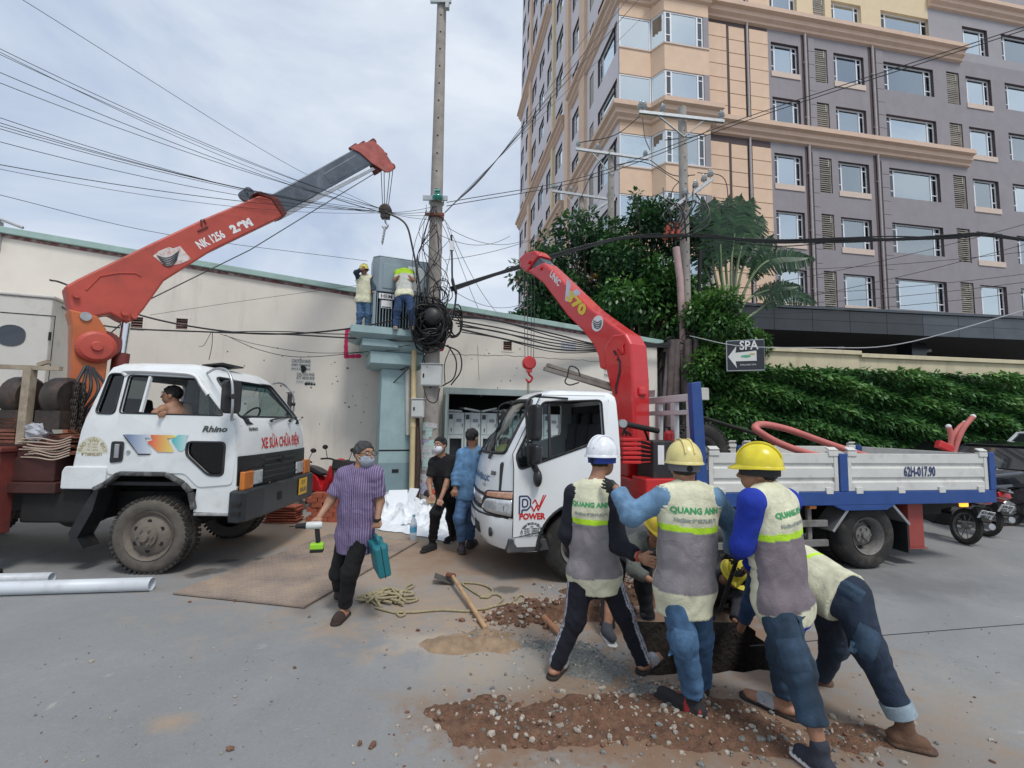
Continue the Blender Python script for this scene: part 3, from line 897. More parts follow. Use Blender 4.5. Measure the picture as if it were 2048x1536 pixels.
me_wall = MB(); me_wall.bx(-5.30, -.862, .0, .3, 6.5, 34); me_wall.build('corner_core', M_shaft, tw)
for s0, s1, y0 in ((-5.28, -3.72, -.09), (-3.50, -2.46, -.03), (-2.16, -.90, -.09)):
 for z0, z1 in ((7.2, 18.9), (19.95, 26.3), (27.3, 33.5)): slabs(s0, s1, z0, z1, .87, M_orange, 'tan_panel', y0, .045)
q = MB(); q.cyl((-2.3, -.08, 7), (-2.3, -.08, 33), .07, n=10); q.build('drain_pipe', M_pipe, tw)
plan = [(XC + .0, .0), (-8.55, .0), (-8.1, B1), (-5.32, B1)]
for k in range(0, 7):
 z0, z1 = rows(k)
 zt = rows(k + 1)[0] - .0
 for (a, b_) in zip(plan[:-1], plan[1:]):
  d = Vector((b_[0] - a[0], b_[1] - a[1])); L_ = d.length; an = math.atan2(d.y, d.x)
  B = Matrix.Translation((a[0], a[1], 0)) @ Matrix.Rotation(an, 4, 'Z')
  q = MB(); q.bx(.0, L_, .0, .12, z1 + .02, zt - .03); link('spandrel', q.mesh('spandrel', M_orange if k < 5 else M_cream), tw, B)
  q = MB(); q.bx(-.02, L_ + .02, -.05, .10, z0 - .10, z0 - .01); link('sill', q.mesh('sill', M_sill), tw, B)
  if L_ > 2.2:
   put_window(B @ Matrix.Translation((.06, .08, z0)), L_ - .42, z1 - z0, True, .5)
   q = MB(); q.bx(L_ - .34, L_, .0, .12, z0 - .01, z1 + .03); link('pier', q.mesh('pier', M_grey_tile), tw, B)
  else:
   m_ = MB()
   for x in (.0, L_ - .07): m_.bx(x, x + .07, .03, .11, z0, z1)
   m_.bx(.07, L_ - .07, .03, .11, z0, z0 + .07); m_.bx(.07, L_ - .07, .03, .11, z1 - .07, z1)
   o = link('window', m_.mesh('window', M_wframe), tw, B)
   q = MB(); q.bx(.07, L_ - .07, .06, .075, z0 + .07, z1 - .07); q.build('pane', M_glass, o)
   if L_ > 1: link('curtain', curtain_mesh(round(L_ - .2, 2), 1.8), o, Matrix.Translation((.1, .3, z0 + .05)))
q = MB(); q.prism([(XC + .05, .9), (-8.4, .9), (-7.9, .3), (-5.33, .3)], lambda p: (p[0], p[1], 6.5), lambda p: (p[0], p[1], 34)); q.build('bay_core', M_room, tw)
q = MB(); q.prism([(XC + .05, .05), (-8.5, .05), (-8.06, B1 + .05), (-5.33, B1 + .05), (-5.33, .85), (XC + .05, .85)], lambda p: (p[0], p[1], 6.0), lambda p: (p[0], p[1], 9.05)); q.build('bay_base', M_orange, tw)
# ---------------- left-hand face, runs back from the corner
fmL = lambda t, z, y: (XC + y, t, z)
LW = [(.35, 3.5), (7.3, 9.2), (12.0, 14.2), (15.4, 17.6), (18.9, 21.1), (22.6, 24.8), (26.2, 28.4), (29.6, 31.4)]
hl = []
for i, (a, b_) in enumerate(LW):
 for k in range(0, 8 if i < 2 else 16):
  z0, z1 = rows(k); hl.append(rect(a, b_, z0, z1))
for k in range(0, 9):
 z0, z1 = rows(k); hl.append(rect(4.3, 5.1, z0 - .25, z1 + .08))
facade('side_wall', rect(0, 32, 6.0, 70), hl, M_pale, fmL, DEP, M_shaft)
RL = Matrix.Rotation(-PI / 2, 4, 'Z')
for i, (a, b_) in enumerate(LW):
 for k in range(0, 8 if i < 2 else 16):
  z0, z1 = rows(k)
  put_window(Matrix.Translation((XC + DEP * .6, b_, z0)) @ RL, b_ - a, z1 - z0, i < 4)
for k in range(0, 9):
 z0, z1 = rows(k)
 link('louvre', louvre_mesh(.8, round(z1 - z0 + .33, 2)), tw, Matrix.Translation((XC + .1, 5.1, z0 - .25)) @ RL)
for a, b_, m_ in ((5.7, 6.9, M_orange), (9.7, 10.6, M_orange), (24.95, 26.0, M_orange), (14.5, 15.1, M_cream)):
 q = MB(); q.bx(XC - .22, XC - .003, a, b_, 6.0, 70 if a > 12 else 40); q.build('pier', m_, tw)
q = MB(); q.bx(XC - .01, XC - .004, 10.7, 11.15, 6, 60); q.build('recess_strip', M_shaft, tw)  # flat too, the recess is suggested by dark colour alone
q = MB(); q.bx(XC + 1.2, XC + 1.25, 1.4, 31.9, 6, 70); q.build('room_shade', M_room, tw)
q = MB(); q.bx(XC + .01, 30, 31.9, 32, 0, 70); q.bx(29.95, 30, .01, 31.9, 0, 70); q.bx(XC + .01, 30, .6, 31.9, 69.9, 70); q.bx(-8.8, 30, .5, .55, 33, 70); q.build('back_wall', M_pale, tw)
# ---------------- black granite canopy of the ground floor
M_granite = mat('black_granite', (.022, .026, .030), .16, var=.25, vs=1.5, spec=.6)
M_granite2 = mat('dark_grey_granite', (.06, .072, .085), .22, var=.2, vs=1.5)
M_soffit = mat('dark_soffit', (.035, .032, .032), .7, var=.1)
cp = empty('entrance_canopy', 'long black granite canopy over the ground floor of the tower', 'canopy')
cA = at(1500, 640, 17.0)
cp.location = (cA.x, cA.y, 0); cp.rotation_euler = (0, 0, R_(6))
zt = at(1500, 607, 17.0).z; zb = at(1500, 658, 17.0).z
x = -.6; k = 0
while x < 22:
 for (z0, z1) in ((zb + (zt - zb) * .02, zb + (zt - zb) * .46), (zb + (zt - zb) * .47, zt - .12)):
  q = MB(); q.bx(x + .008, x + 1.592, 0, .1, z0, z1)
  q.build('granite_panel', M_granite if (k < 5) else M_granite2, cp)
 x += 1.6; k += 1
q = MB(); q.bx(-.7, 22, -.08, .15, zt - .11, zt); q.build('coping', M_granite2, cp, bev=.01)
q = MB(); q.bx(-.6, 22, .11, 8.2, zb + .05, zt - .02); q.build('canopy_slab', M_soffit, cp)
q = MB(); q.bx(-.6, 22, 6.5, 6.7, 0, zb); q.build('rear_wall', M_soffit, cp)
for x in (1.0, 8.5, 16):
 q = MB(); q.bx(x, x + .7, 1.5, 2.2, 0, zb + .04); q.build('column', M_granite, cp)
for x in (2.4, 6.5, 11):
 q = MB(); q.lathe([(.12, 0), (.14, -.1)], (x, 3.0, zb + .05), n=10); q.build('downlight', M_wframe, cp)
# ================================================================ trucks
M_cabL = mat('white_truck_paint_old', (.70, .73, .73), .38, var=.05, vs=2.5, dirt=(.42, .38, .33), da=.30, ds=3.0, coat=.25)
M_cabR = mat('white_truck_paint', (.76, .79, .80), .25, var=.03, vs=2, coat=.5, dirt=(.5, .46, .42), da=.12, ds=3)
M_blk = mat('black_trim', (.018, .019, .021), .45, var=.15, vs=8, dirt=(.12, .10, .09), da=.3, ds=6)
M_blk2 = mat('black_bumper', (.022, .026, .030), .42, var=.15, vs=6, dirt=(.13, .12, .11), da=.28, ds=5)
M_tyre = mat('tyre_rubber', (.022, .021, .020), .85, var=.25, vs=14, bump=.3, bs=60, dirt=(.13, .11, .09), da=.4, ds=5)
M_tyre_mud = mat('dusty_tyre', (.105, .092, .078), .9, var=.25, vs=9, bump=.3, bs=60, dirt=(.05, .045, .04), da=.35, ds=6)
M_rim = mat('dusty_rim', (.17, .145, .12), .75, .1, var=.2, vs=8, dirt=(.07, .06, .05), da=.4, ds=7)
M_rim2 = mat('grey_rim', (.20, .19, .18), .7, .2, var=.2, vs=8, dirt=(.09, .08, .07), da=.45, ds=7)
M_chass = mat('chassis_black', (.012, .0115, .0115), .8, var=.3, vs=6, dirt=(.06, .05, .04), da=.3)
M_red_old = mat('faded_red_paint', (.45, .068, .045), .5, var=.14, vs=2.5, dirt=(.16, .06, .045), da=.30, ds=3.2)
M_orange_old = mat('orange_red_paint', (.50, .13, .04), .5, var=.12, vs=2.5, dirt=(.18, .07, .04), da=.32, ds=3.2)
M_maroon = mat('dark_red_paint', (.17, .035, .028), .6, var=.25, vs=4, dirt=(.05, .03, .025), da=.45, ds=5)
M_red = mat('bright_red_paint', (.56, .016, .018), .28, var=.06, vs=3, coat=.5, dirt=(.3, .03, .03), da=.12)
M_boom_grey = mat('boom_grey_paint', (.105, .125, .15), .42, .3, var=.2, vs=3, dirt=(.30, .30, .32), da=.28, ds=6)
M_blue = mat('blue_frame_paint', (.018, .065, .24), .42, var=.12, vs=4, dirt=(.10, .11, .13), da=.22, ds=6)
M_board = mat('white_side_board', (.60, .60, .565), .5, var=.07, vs=3, dirt=(.26, .20, .16), da=.30, ds=5)
M_chrome = mat('chrome', (.70, .72, .74), .12, 1.0, var=0)
M_alum = mat('dull_aluminium', (.45, .46, .47), .4, .8, var=.1, vs=6, dirt=(.2, .18, .16), da=.2)
M_lamp = mat('lamp_glass', (.55, .58, .6), .08, .3, var=.25, vs=18, coat=1)
M_amber = mat('amber_lens', (.55, .16, .012), .2, var=.12, vs=30, coat=1)
M_amber_lit = mat('amber_lamp_lit', (.8, .3, .03), .3, var=0, emit=(1, .35, .03), es=1.6)
M_glass_car = glass('car_glass', (.78, .9, .88), .02, .8)
M_glass_dark = glass('tinted_glass', (.5, .6, .6), .02, .25)
M_int = mat('cab_interior', (.03, .03, .032), .7, var=.2)
M_seat = mat('seat_cloth', (.06, .06, .07), .9, var=.2)
M_plate_y = mat('yellow_plate', (.68, .40, .03), .5, var=.08)
M_plate_w = mat('white_plate', (.72, .72, .72), .5, var=.05)
M_txt_red = mat('red_lettering', (.55, .012, .012), .5, var=0)
M_txt_blue = mat('navy_lettering', (.03, .045, .13), .5, var=0)
M_txt_dark = mat('dark_lettering', (.05, .06, .055), .5, var=0)
M_txt_gold = mat('gold_lettering', (.36, .30, .16), .5, var=0)
M_txt_white = mat('white_lettering', (.75, .75, .75), .5, var=.1, vs=20)
M_hose = mat('black_hose', (.018, .018, .02), .5, var=.1)
M_rope_wire = mat('wire_rope', (.10, .10, .10), .5, .5, var=0)
def front_x(sec, y):
 z, xf, xr, hw, rx = sec
 return xf - rx * (min(1, abs(y) / hw)) ** 3.2
def lerp_sec(secs, z):
 if z <= secs[0][0]: return secs[0]
 for a, b in zip(secs[:-1], secs[1:]):
  if z <= b[0]:
   t = (z - a[0]) / (b[0] - a[0]); return tuple(a[i] + (b[i] - a[i]) * t for i in range(5))
 return secs[-1]
def cab_shell(name, secs, cut, m, parent, cap_top=True, sm=38):
 """lofted cab body, hollow, with the openings in `cut` (an MB) taken out"""
 ys = [-1, -.97, -.9, -.78, -.6, -.4, -.2, 0, .2, .4, .6, .78, .9, .97, 1]
 vs = []; rings = []
 for sc in secs:
  z, xf, xr, hw, rx = sc
  ring = [(front_x(sc, t * hw), t * hw, z) for t in ys]
  xs = ring[-1][0]
  for k in range(1, 7): ring.append((xs + (xr + .07 - xs) * k / 7, hw, z))
  ring += [(xr + .05, hw, z), (xr + .015, hw - .015, z), (xr, hw - .06, z), (xr, 0, z), (xr, -hw + .06, z), (xr + .015, -hw + .015, z), (xr + .05, -hw, z)]
  for k in range(6, 0, -1): ring.append((xs + (xr + .07 - xs) * k / 7, -hw, z))
  rings.append(ring)
 n = len(rings[0])
 m_ = MB()
 for r in rings: vs += r
 fs = [(k * n + i, k * n + (i + 1) % n, (k + 1) * n + (i + 1) % n, (k + 1) * n + i) for k in range(len(rings) - 1) for i in range(n)]
 if cap_top: fs.append(tuple(range((len(rings) - 1) * n, len(rings) * n)))
 m_.add(vs, fs)
 o = m_.build(name, m)
 bm = bmesh.new(); bm.from_mesh(o.data)
 bmesh.ops.recalc_face_normals(bm, faces=bm.faces)
 c = sum((f.normal.dot(f.calc_center_median() - Vector((0, 0, 1.6))) for f in bm.faces))
 if c < 0: bmesh.ops.reverse_faces(bm, faces=bm.faces)
 bm.to_mesh(o.data); bm.free()
 sol = o.modifiers.new('s', 'SOLIDIFY'); sol.thickness = .045; sol.offset = -1
 co = cut.build('cut', m)
 bo = o.modifiers.new('b', 'BOOLEAN'); bo.operation = 'DIFFERENCE'; bo.object = co; bo.solver = 'EXACT'; bo.use_self = True
 dg = bpy.context.evaluated_depsgraph_get()
 me = bpy.data.meshes.new_from_object(o.evaluated_get(dg))
 bpy.data.objects.remove(o); bpy.data.objects.remove(co)
 me.name = name
 o = link(name, me, parent)
 smooth(o, sm)
 return o
def wheel(parent, x, y, r, w_, tyre, rim, side, name='wheel', rim_r=.245, nuts=6, dish=.06, tread=True):
 """side: +1 outer face towards +y"""
 e = empty(name, parent=parent, loc=(x, y, r))
 if side < 0: e.rotation_euler = (0, 0, PI)
 q = MB()
 prof = [(rim_r, -w_ / 2 + .02), (rim_r + .03, -w_ / 2), (r * .86, -w_ / 2 - .012), (r * .95, -w_ / 2 + .012), (r, -w_ / 2 + .05), (r, w_ / 2 - .05), (r * .95, w_ / 2 - .012), (r * .86, w_ / 2 + .012), (rim_r + .03, w_ / 2), (rim_r, w_ / 2 - .02)]
 q.lathe([(a, -b) for a, b in prof], (0, 0, 0), 'Y', 40, closed=True)
 t = q.build('tyre', tyre, e, sm=50)
 q = MB(); nb = 46
 for k in range(nb if tread else 0):
  a = 2 * PI * k / nb
  for s_ in (-1, 1):
   M_ = Matrix.Rotation(a, 3, 'Y') @ Matrix.Rotation(.35 * s_, 3, 'Z')
   q.box(Matrix.Rotation(a, 3, 'Y') @ Vector((0, s_ * w_ * .30, r * .985)), (.036, w_ * .36, .035), Matrix.Rotation(a, 3, 'Y') @ Matrix.Rotation(.25 * s_, 3, 'Z'))
 if tread: q.build('tread', M_tyre, e, kind='stuff')
 q = MB()
 h = w_ / 2
 q.lathe([(rim_r + .012, h - .012), (rim_r + .012, h + .004), (rim_r - .02, h - .03), (rim_r - .035, h - dish - .03), (rim_r - .07, h - dish), (.12, h - dish + .025), (.115, h - dish + .06), (.05, h - dish + .07), (.045, h - dish + .10), (.002, h - dish + .105)], (0, 0, 0), 'Y', 32, closed=True)
 ro = q.build('rim', rim, e, sm=40)
 q = MB()
 for k in range(nuts):
  a = 2 * PI * k / nuts
  p = Vector((.085 * math.cos(a), h - dish + .052, .085 * math.sin(a)))
  q.cyl(p, p + Vector((0, .035, 0)), .013, n=6)
 q.build('wheel_nut', rim, e, kind='stuff')
 q = MB()
 for k in range(nuts):
  a = 2 * PI * (k + .5) / nuts
  c = Vector((.165 * math.cos(a), h - dish + .013, .165 * math.sin(a)))
  q.lathe([(.024, 0), (.024, -.006)], c, 'Y', 12)
 q.build('rim_hole', M_chass, e, kind='stuff')
 return e
def tubepart(name, pts, r, m, parent, n=8, sm=60, smp=5):
 q = MB(); q.tube(spline(pts, smp) if smp else pts, r, n); return q.build(name, m, parent, sm=sm)
# ---------------------------------------------------------------- left truck: old crane truck
LYAW = R_(2.5)
tl = empty('crane_truck', 'old white crane truck with faded red telescopic crane and black bumper', 'truck', loc=(-4.16, 6.19, 0), rz=LYAW)
tl_inv = tl.matrix_basis.inverted()
LS = [(.97, 1.00, -.92, .93, .06), (1.20, 1.00, -.915, .935, .06), (1.40, .985, -.89, .935, .06), (1.62, .965, -.865, .93, .07), (1.76, .935, -.835, .92, .08), (2.05, .715, -.77, .865, .07), (2.30, .50, -.715, .815, .06), (2.37, .43, -.69, .79, .06), (2.425, .34, -.62, .72, .06), (2.45, .2, -.5, .6, .06)]
hwL = lambda z: lerp_sec(LS, z)[3]
fxL = lambda y, z: front_x(lerp_sec(LS, z), y)
dw = rpoly([(-.44, 1.83), (-.435, 2.275), (.335, 2.245), (.74, 1.82)], .04)
qw = rpoly([(-.715, 1.82), (-.665, 2.295), (-.505, 2.29), (-.505, 1.815)], .05)
lw = rpoly([(.37, 1.36), (.37, 1.50), (.79, 1.50), (.79, 1.13), (.63, 1.13)], .05)
cut = MB()
for p in (dw, qw, lw): cut.xz(p, -1.3, -.6); cut.xz(p, .6, 1.3)
wsp = rpoly([(-.80, 1.795), (.80, 1.795), (.69, 2.285), (-.69, 2.285)], .06)
cut.prism(wsp, lambda p: (.35, p[0], p[1]), lambda p: (1.4, p[0], p[1]))
cut.prism(rpoly([(-.6, 1.9), (.6, 1.9), (.55, 2.25), (-.55, 2.25)], .05), lambda p: (-.5, p[0], p[1]), lambda p: (-1.3, p[0], p[1]))
arch = [(-.60, .9), (-.52, 1.0), (-.36, 1.12), (.16, 1.12), (.36, 1.0), (.47, .9)]
cut.xz(arch, -1.3, -.5); cut.xz(arch, .5, 1.3)
cab_shell('cab', LS, cut, M_cabL, tl)
for sgn in (-1, 1):
 Y = lambda z, o=0: sgn * (hwL(z) + o)
 dout = rpoly([(-.50, 1.12), (-.49, 2.34), (.36, 2.31), (.80, 1.80), (.90, 1.66), (.92, 1.30), (.90, 1.02), (.52, .985), (.36, 1.145)], .05)
 din = [rpoly([(-.445, 1.825), (-.44, 2.28), (.337, 2.25), (.745, 1.815)], .04), rpoly([(.365, 1.358), (.365, 1.505), (.795, 1.505), (.795, 1.125), (.628, 1.125)], .05)]
 q = sheet(dout, din, lambda p: (p.x, Y(p.y, .006), p.y))
 d = q.build('door', M_cabL, tl)
 s_ = d.modifiers.new('s', 'SOLIDIFY'); s_.thickness = .014; s_.offset = 0
 bevel(d, .004)
 for ring_, mt, r in ((din[0], M_blk, .009), (din[1], M_blk, .014)):
  q = MB(); pts = [(a, Y(b, .012), b) for a, b in ring_]; q.tube(pts + [pts[0]], r, 6); q.build('window_seal', mt, d, sm=60)
 q = MB(); q.bar((-.205, Y(1.84, .004), 1.84), (-.19, Y(2.265, .004), 2.265), .03, .03); q.build('window_divider', M_cabL, d)
 q = sheet([(.24, 1.835), (.24, 2.245), (.337, 2.24), (.735, 1.825)], [], lambda p: (p.x, Y(p.y, -.012), p.y)); q.build('pane', M_glass_car, d)
 q = sheet([(-.435, 1.835), (-.435, 2.27), (-.21, 2.262), (-.21, 1.835)], [], lambda p: (p.x, Y(p.y, -.012), p.y)); q.build('pane', M_glass_dark, d)
 q = sheet(lw, [], lambda p: (p.x, Y(p.y, -.015), p.y)); q.build('lower_pane', M_glass_dark, d)
 q = MB(); q.prism(rpoly([(-.475, 1.25), (-.475, 1.50), (-.335, 1.50), (-.335, 1.27)], .03), lambda p: (p[0], Y(p[1], .014), p[1]), lambda p: (p[0], Y(p[1], .020), p[1])); q.build('handle_recess', M_blk, d)
 q = MB(); q.bx(-.42, -.37, Y(1.4, .021), Y(1.4, .042), 1.31, 1.47); q.build('handle', M_alum, d, bev=.008)
 q = MB(); q.cyl((-.28, Y(1.4, .012), 1.38), (-.28, Y(1.4, .022), 1.38), .02, n=14); q.build('lock', M_alum, d)
 q = MB()
 gp_ = spline([(-.47, Y(2.31, .02), 2.27), (-.46, Y(2.32, .03), 2.325), (.1, Y(2.31, .035), 2.315), (.33, Y(2.29, .035), 2.285), (.43, Y(2.2, .03), 2.17), (.52, Y(2.1, .02), 2.06)], 5)
 q.tube(gp_, .024, 6); q.build('rain_guard', M_plate_w, d, sm=60)
 q = sheet(qw, [], lambda p: (p.x, Y(p.y, -.02), p.y)); q.build('quarter_pane', M_glass_dark, tl)
 q = MB(); pts = [(a, Y(b, .005), b) for a, b in qw]; q.tube(pts + [pts[0]], .012, 6); q.build('window_seal', M_blk, tl, sm=60)
 q = MB()
 al = [(-.62, .955), (-.50, 1.02), (-.36, 1.135), (.16, 1.135), (.36, 1.03), (.45, .93), (.50, .74)]
 for a, b in zip(al[:-1], al[1:]): q.bar((a[0], sgn * .945, a[1]), (b[0], sgn * .945, b[1]), .05, .075, up=(0, 1, 0))
 q.build('arch_lip', mat('worn_arch_rubber', (.05, .05, .05), .75, var=.3, vs=10, dirt=(.33, .33, .32), da=.5, ds=6), tl, bev=.015)
 q = MB(); q.prism([(.48, .70), (.93, .69), (.96, 1.0), (.50, 1.0)], lambda p: (p[0], sgn * .93, p[1]), lambda p: (p[0], sgn * .90, p[1]))
 q.build('step_skirt', M_cabL, tl, bev=.008)
 q = MB(); q.bx(.49, .93, sgn * .70, sgn * .945, .665, .695); q.build('step', mat('worn_step_metal', (.40, .40, .39), .5, .4, var=.2, vs=20, dirt=(.12, .1, .09), da=.5, ds=12), tl, bev=.006)
 q = MB(); q.prism(rpoly([(-.985, .955), (-.985, 1.15), (-.955, 1.21), (-.5, 1.21), (-.5, 1.0), (-.58, .955)], .02), lambda p: (p[0], sgn * .925, p[1]), lambda p: (p[0], sgn * .962, p[1])); q.build('rear_skirt', M_cabL, tl, bev=.012)
 xm = .86
 ms_ = .06 if sgn < 0 else -.30
 arm = [(fxL(.8, 2.30), sgn * .80, 2.325), (.62 + ms_ / 2, sgn * .98, 2.36), (.80 + ms_, sgn * 1.13, 2.33), (.90 + ms_, sgn * 1.19, 2.20), (.93 + ms_, sgn * 1.20, 1.98), (.92 + ms_, sgn * 1.18, 1.83), (.88 + ms_ / 2, sgn * 1.06, 1.77), (.86, sgn * .93, 1.775)]
 mi = tubepart('mirror_arm', arm, .015, M_alum, tl)
 q = MB(); q.prism(rrect(-.10, .10, -.19, .19, .05), lambda p: (0, p[0], p[1]), lambda p: (.07, p[0], p[1]))
 mo = q.build('mirror_housing', M_blk, tl, bev=.018); mo.matrix_basis = Matrix.Translation((.84 + ms_, sgn * 1.10, 2.03)) @ Matrix.Rotation(sgn * R_(38), 4, 'Z')
 q = MB(); q.prism(rrect(-.088, .088, -.175, .175, .04), lambda p: (-.002, p[0], p[1]), lambda p: (-.004, p[0], p[1])); q.build('mirror_glass', M_chrome, mo)
 q = MB(); q.cyl((.90 + ms_, sgn * 1.17, 2.03), (.94 + ms_, sgn * 1.21, 2.03), .03, n=10); q.build('mirror_clamp', M_blk, tl)
 q = MB(); q.bx(.985, 1.045, sgn * .74, sgn * .95, .955, 1.17); q.build('indicator', M_amber, tl, bev=.015)
 q = MB(); q.bx(.99, 1.028, sgn * .49, sgn * .73, .985, 1.155); q.build('headlight', M_lamp, tl, bev=.012)
 q = MB();
 q.bx(.985, 1.012, sgn * .47, sgn * .735, .965, 1.175); q.build('lamp_frame', M_blk, tl)
q = sheet(wsp, [], lambda p: (fxL(p.x, p.y) - .03, p.x, p.y));
bmw = q.build('windscreen', M_glass_car, tl)
q = MB(); pts = [(fxL(a, b) + .004, a, b) for a, b in wsp]; q.tube(pts + [pts[0]], .016, 6); q.build('windscreen_seal', M_blk, tl, sm=60)
q = MB(); q.prism(rpoly([(-.74, 1.715), (.74, 1.715), (.77, 1.785), (-.77, 1.785)], .02), lambda p: (fxL(p[0], p[1]) + .002, p[0], p[1]), lambda p: (fxL(p[0], p[1]) + .016, p[0], p[1])); q.build('scuttle', M_blk, tl)
for a, b in ((-.25, .42), (.30, .70)):
 q = MB(); q.cyl((fxL(a, 1.75) + .03, a, 1.75), (fxL(a, 1.75) + .045, a, 1.77), .022, n=8); q.tube([(fxL(a, 1.77) + .04, a, 1.77), (fxL(b * .7 + a * .3, 1.82) + .035, b * .7 + a * .3, 1.81), (fxL(b, 1.84) + .03, b, 1.83)], .011, 6); q.build('wiper', M_blk, tl)
q = MB(); q.box((.28, -.2, 2.475), (.26, .5, .02), Matrix.Rotation(-.12, 3, 'Y')); q.build('roof_sun_shade', M_blk, tl, bev=.005)
q = MB(); ys_ = np.linspace(-.935, .935, 19); q.add([(fxL(y_, z_) + .014, y_, z_) for y_ in ys_ for z_ in (.965, 1.345)], [(2 * i, 2 * i + 2, 2 * i + 3, 2 * i + 1) for i in range(18)]); q.build('grille', M_blk, tl, sm=60)
for k in range(4):
 q = MB(); q.bx(1.010, 1.026, -.46 if k > 0 else -.9, .46 if k > 0 else .9, 1.03 + k * .075, 1.055 + k * .075); q.build('grille_bar', M_blk2, tl, bev=.004)
q = MB(); q.tube([(1.025, .055 * math.cos(a), 1.245 + .045 * math.sin(a)) for a in np.linspace(0, 2 * PI, 20)], .008, 6); q.build('badge', M_chass, tl)
bp_ = [(-.02, -.98), (.10, -1.0), (.16, -.93), (.19, -.6), (.205, 0), (.19, .6), (.16, .93), (.10, 1.0), (-.02, .98)]
bo = MB()
vs = []
for (xx, yy) in bp_:
 for (dx, zz) in ((0, .60), (.0, .95), (-.10, .965), (-.10, .60)):
  vs.append((.93 + xx + (dx if abs(yy) < .97 else 0), yy * 1.03 + (0 if abs(yy) < .97 else (dx * (1 if yy < 0 else -1) * -1)), zz))
K = 4
bo.add(vs, [(i * K + k, i * K + (k + 1) % K, (i + 1) * K + (k + 1) % K, (i + 1) * K + k) for i in range(len(bp_) - 1) for k in range(K)] + [tuple(range(K)), tuple(range((len(bp_) - 1) * K, len(bp_) * K))])
bo.build('bumper', M_blk2, tl, bev=.02)
for zz in (.70, .80): MB().bx(.96, 1.055, -1.045, -1.0, zz, zz + .03).build('bumper_groove', M_chass, tl)
q = MB(); q.bx(1.13, 1.138, -.28, -.18, .74, .84); q.build('tow_hole', M_chass, tl)
pl = MB(); pl.bx(1.138, 1.146, .33, .60, .70, .93); po = pl.build('number_plate', M_plate_y, tl, bev=.003)
lettering('51Y', .085, M_txt_dark, po, (1.1475, .465, .87), (0, 1, 0), (0, 0, 1), bold=.002)
lettering('368.85', .085, M_txt_dark, po, (1.1475, .465, .765), (0, 1, 0), (0, 0, 1), bold=.002)
lettering('XE SỬA CHỮA ĐIỆN', .19, M_txt_red, tl, (0, .10, 1.47), (0, 1, 0), (0, 0, 1), fmap=lambda p: Vector((fxL(p.y, p.z) + .007, p.y, p.z)), xs=.66, bold=.004)
lettering('RHINO', .055, M_txt_dark, tl, (0, -.62, 1.655), (0, 1, 0), (0, 0, 1), fmap=lambda p: Vector((fxL(p.y, p.z) + .006, p.y, p.z)), bold=.002)
sideL = lambda p: Vector((p.x, -(hwL(p.z) + .016), p.z))
lettering('Rhino', .095, M_txt_dark, tl, (.66, 0, 1.655), (1, 0, 0), (0, 0, 1), fmap=sideL, shear=.25, bold=.003, xs=1.25)
def decal(name, poly, m, off):
 q = sheet(poly, [], lambda p: (p.x, -(hwL(p.y) + off), p.y)); return q.build(name, m, tl)
def grad_mat(name, c0, c1, x0, x1):
 m = mat(name, c0, .4, var=0); t = m.node_tree; N = t.nodes; L = t.links.new
 tcn = N.new('ShaderNodeTexCoord'); sp = N.new('ShaderNodeSeparateXYZ'); L(tcn.outputs['Object'], sp.inputs[0])
 mr_ = N.new('ShaderNodeMapRange'); mr_.inputs[1].default_value = x0; mr_.inputs[2].default_value = x1; L(sp.outputs[0], mr_.inputs[0])
 mi_ = N.new('ShaderNodeMixRGB'); mi_.inputs[1].default_value = (*c0, 1); mi_.inputs[2].default_value = (*c1, 1); L(mr_.outputs[0], mi_.inputs[0])
 L(mi_.outputs[0], N['Principled BSDF'].inputs['Base Color']); return m
decal('flash_shadow', [(-.34, 1.575), (-.17, 1.36), (-.04, 1.36), (-.03, 1.35), (-.165, 1.345), (-.36, 1.575)], M_blk, .0185)
decal('flash_decal', [(-.34, 1.58), (-.06, 1.58), (-.04, 1.545), (-.11, 1.545), (-.02, 1.365), (-.16, 1.365)], grad_mat('blue_flash', (.16, .22, .36), (.62, .68, .72), -.3, .0), .019)
decal('flash_decal', [(-.05, 1.58), (.22, 1.58), (.24, 1.555), (.14, 1.54), (.23, 1.385), (.05, 1.385), (-.08, 1.50), (-.02, 1.52)], grad_mat('orange_flash', (.70, .10, .06), (.72, .62, .16), -.05, .22), .020)
decal('flash_decal', [(.26, 1.585), (.38, 1.585), (.36, 1.56), (.36, 1.44), (.33, 1.40), (.28, 1.40), (.19, 1.52)], grad_mat('teal_flash', (.05, .45, .45), (.62, .72, .72), .2, .42), .019)
def arc_text(body, r, size, c, a0, a1, m, parent, fm, rev=1):
 n = len(body); e = None
 for i, ch in enumerate(body):
  if ch == ' ': continue
  a = a0 + (a1 - a0) * (i + .5) / n
  o = Vector((c[0] + rev * r * math.cos(a), 0, c[1] + r * math.sin(a)))
  lettering(ch, size, m, parent, o, (rev * math.sin(a), 0, -math.cos(a)), (rev * math.cos(a), 0, math.sin(a)), name='stamp_letter', fmap=fm, bold=.0015)
side2 = lambda p: Vector((p.x, -(hwL(p.z) + .004), p.z))
st = MB(); stp = sheet([(-.69 + .17 * math.cos(a), 1.36 + .19 * math.sin(a)) for a in np.linspace(0, PI, 16)], [], lambda p: (p.x, -(hwL(p.y) + .002), p.y)).build('owner_stamp', mat('stamp_cream', (.60, .58, .47), .6, var=.1), tl)
arc_text('ĐÀO VĂN ĐẠT', .135, .055, (-.69, 1.37), PI * .98, .02, M_txt_gold, stp, side2)
for k, s_ in enumerate(('BT: 5000', 'TT: 4950', 'TB: 10050')): lettering(s_, .030, M_txt_gold, stp, (-.69, 0, 1.46 - .033 * k), (1, 0, 0), (0, 0, 1), fmap=side2)
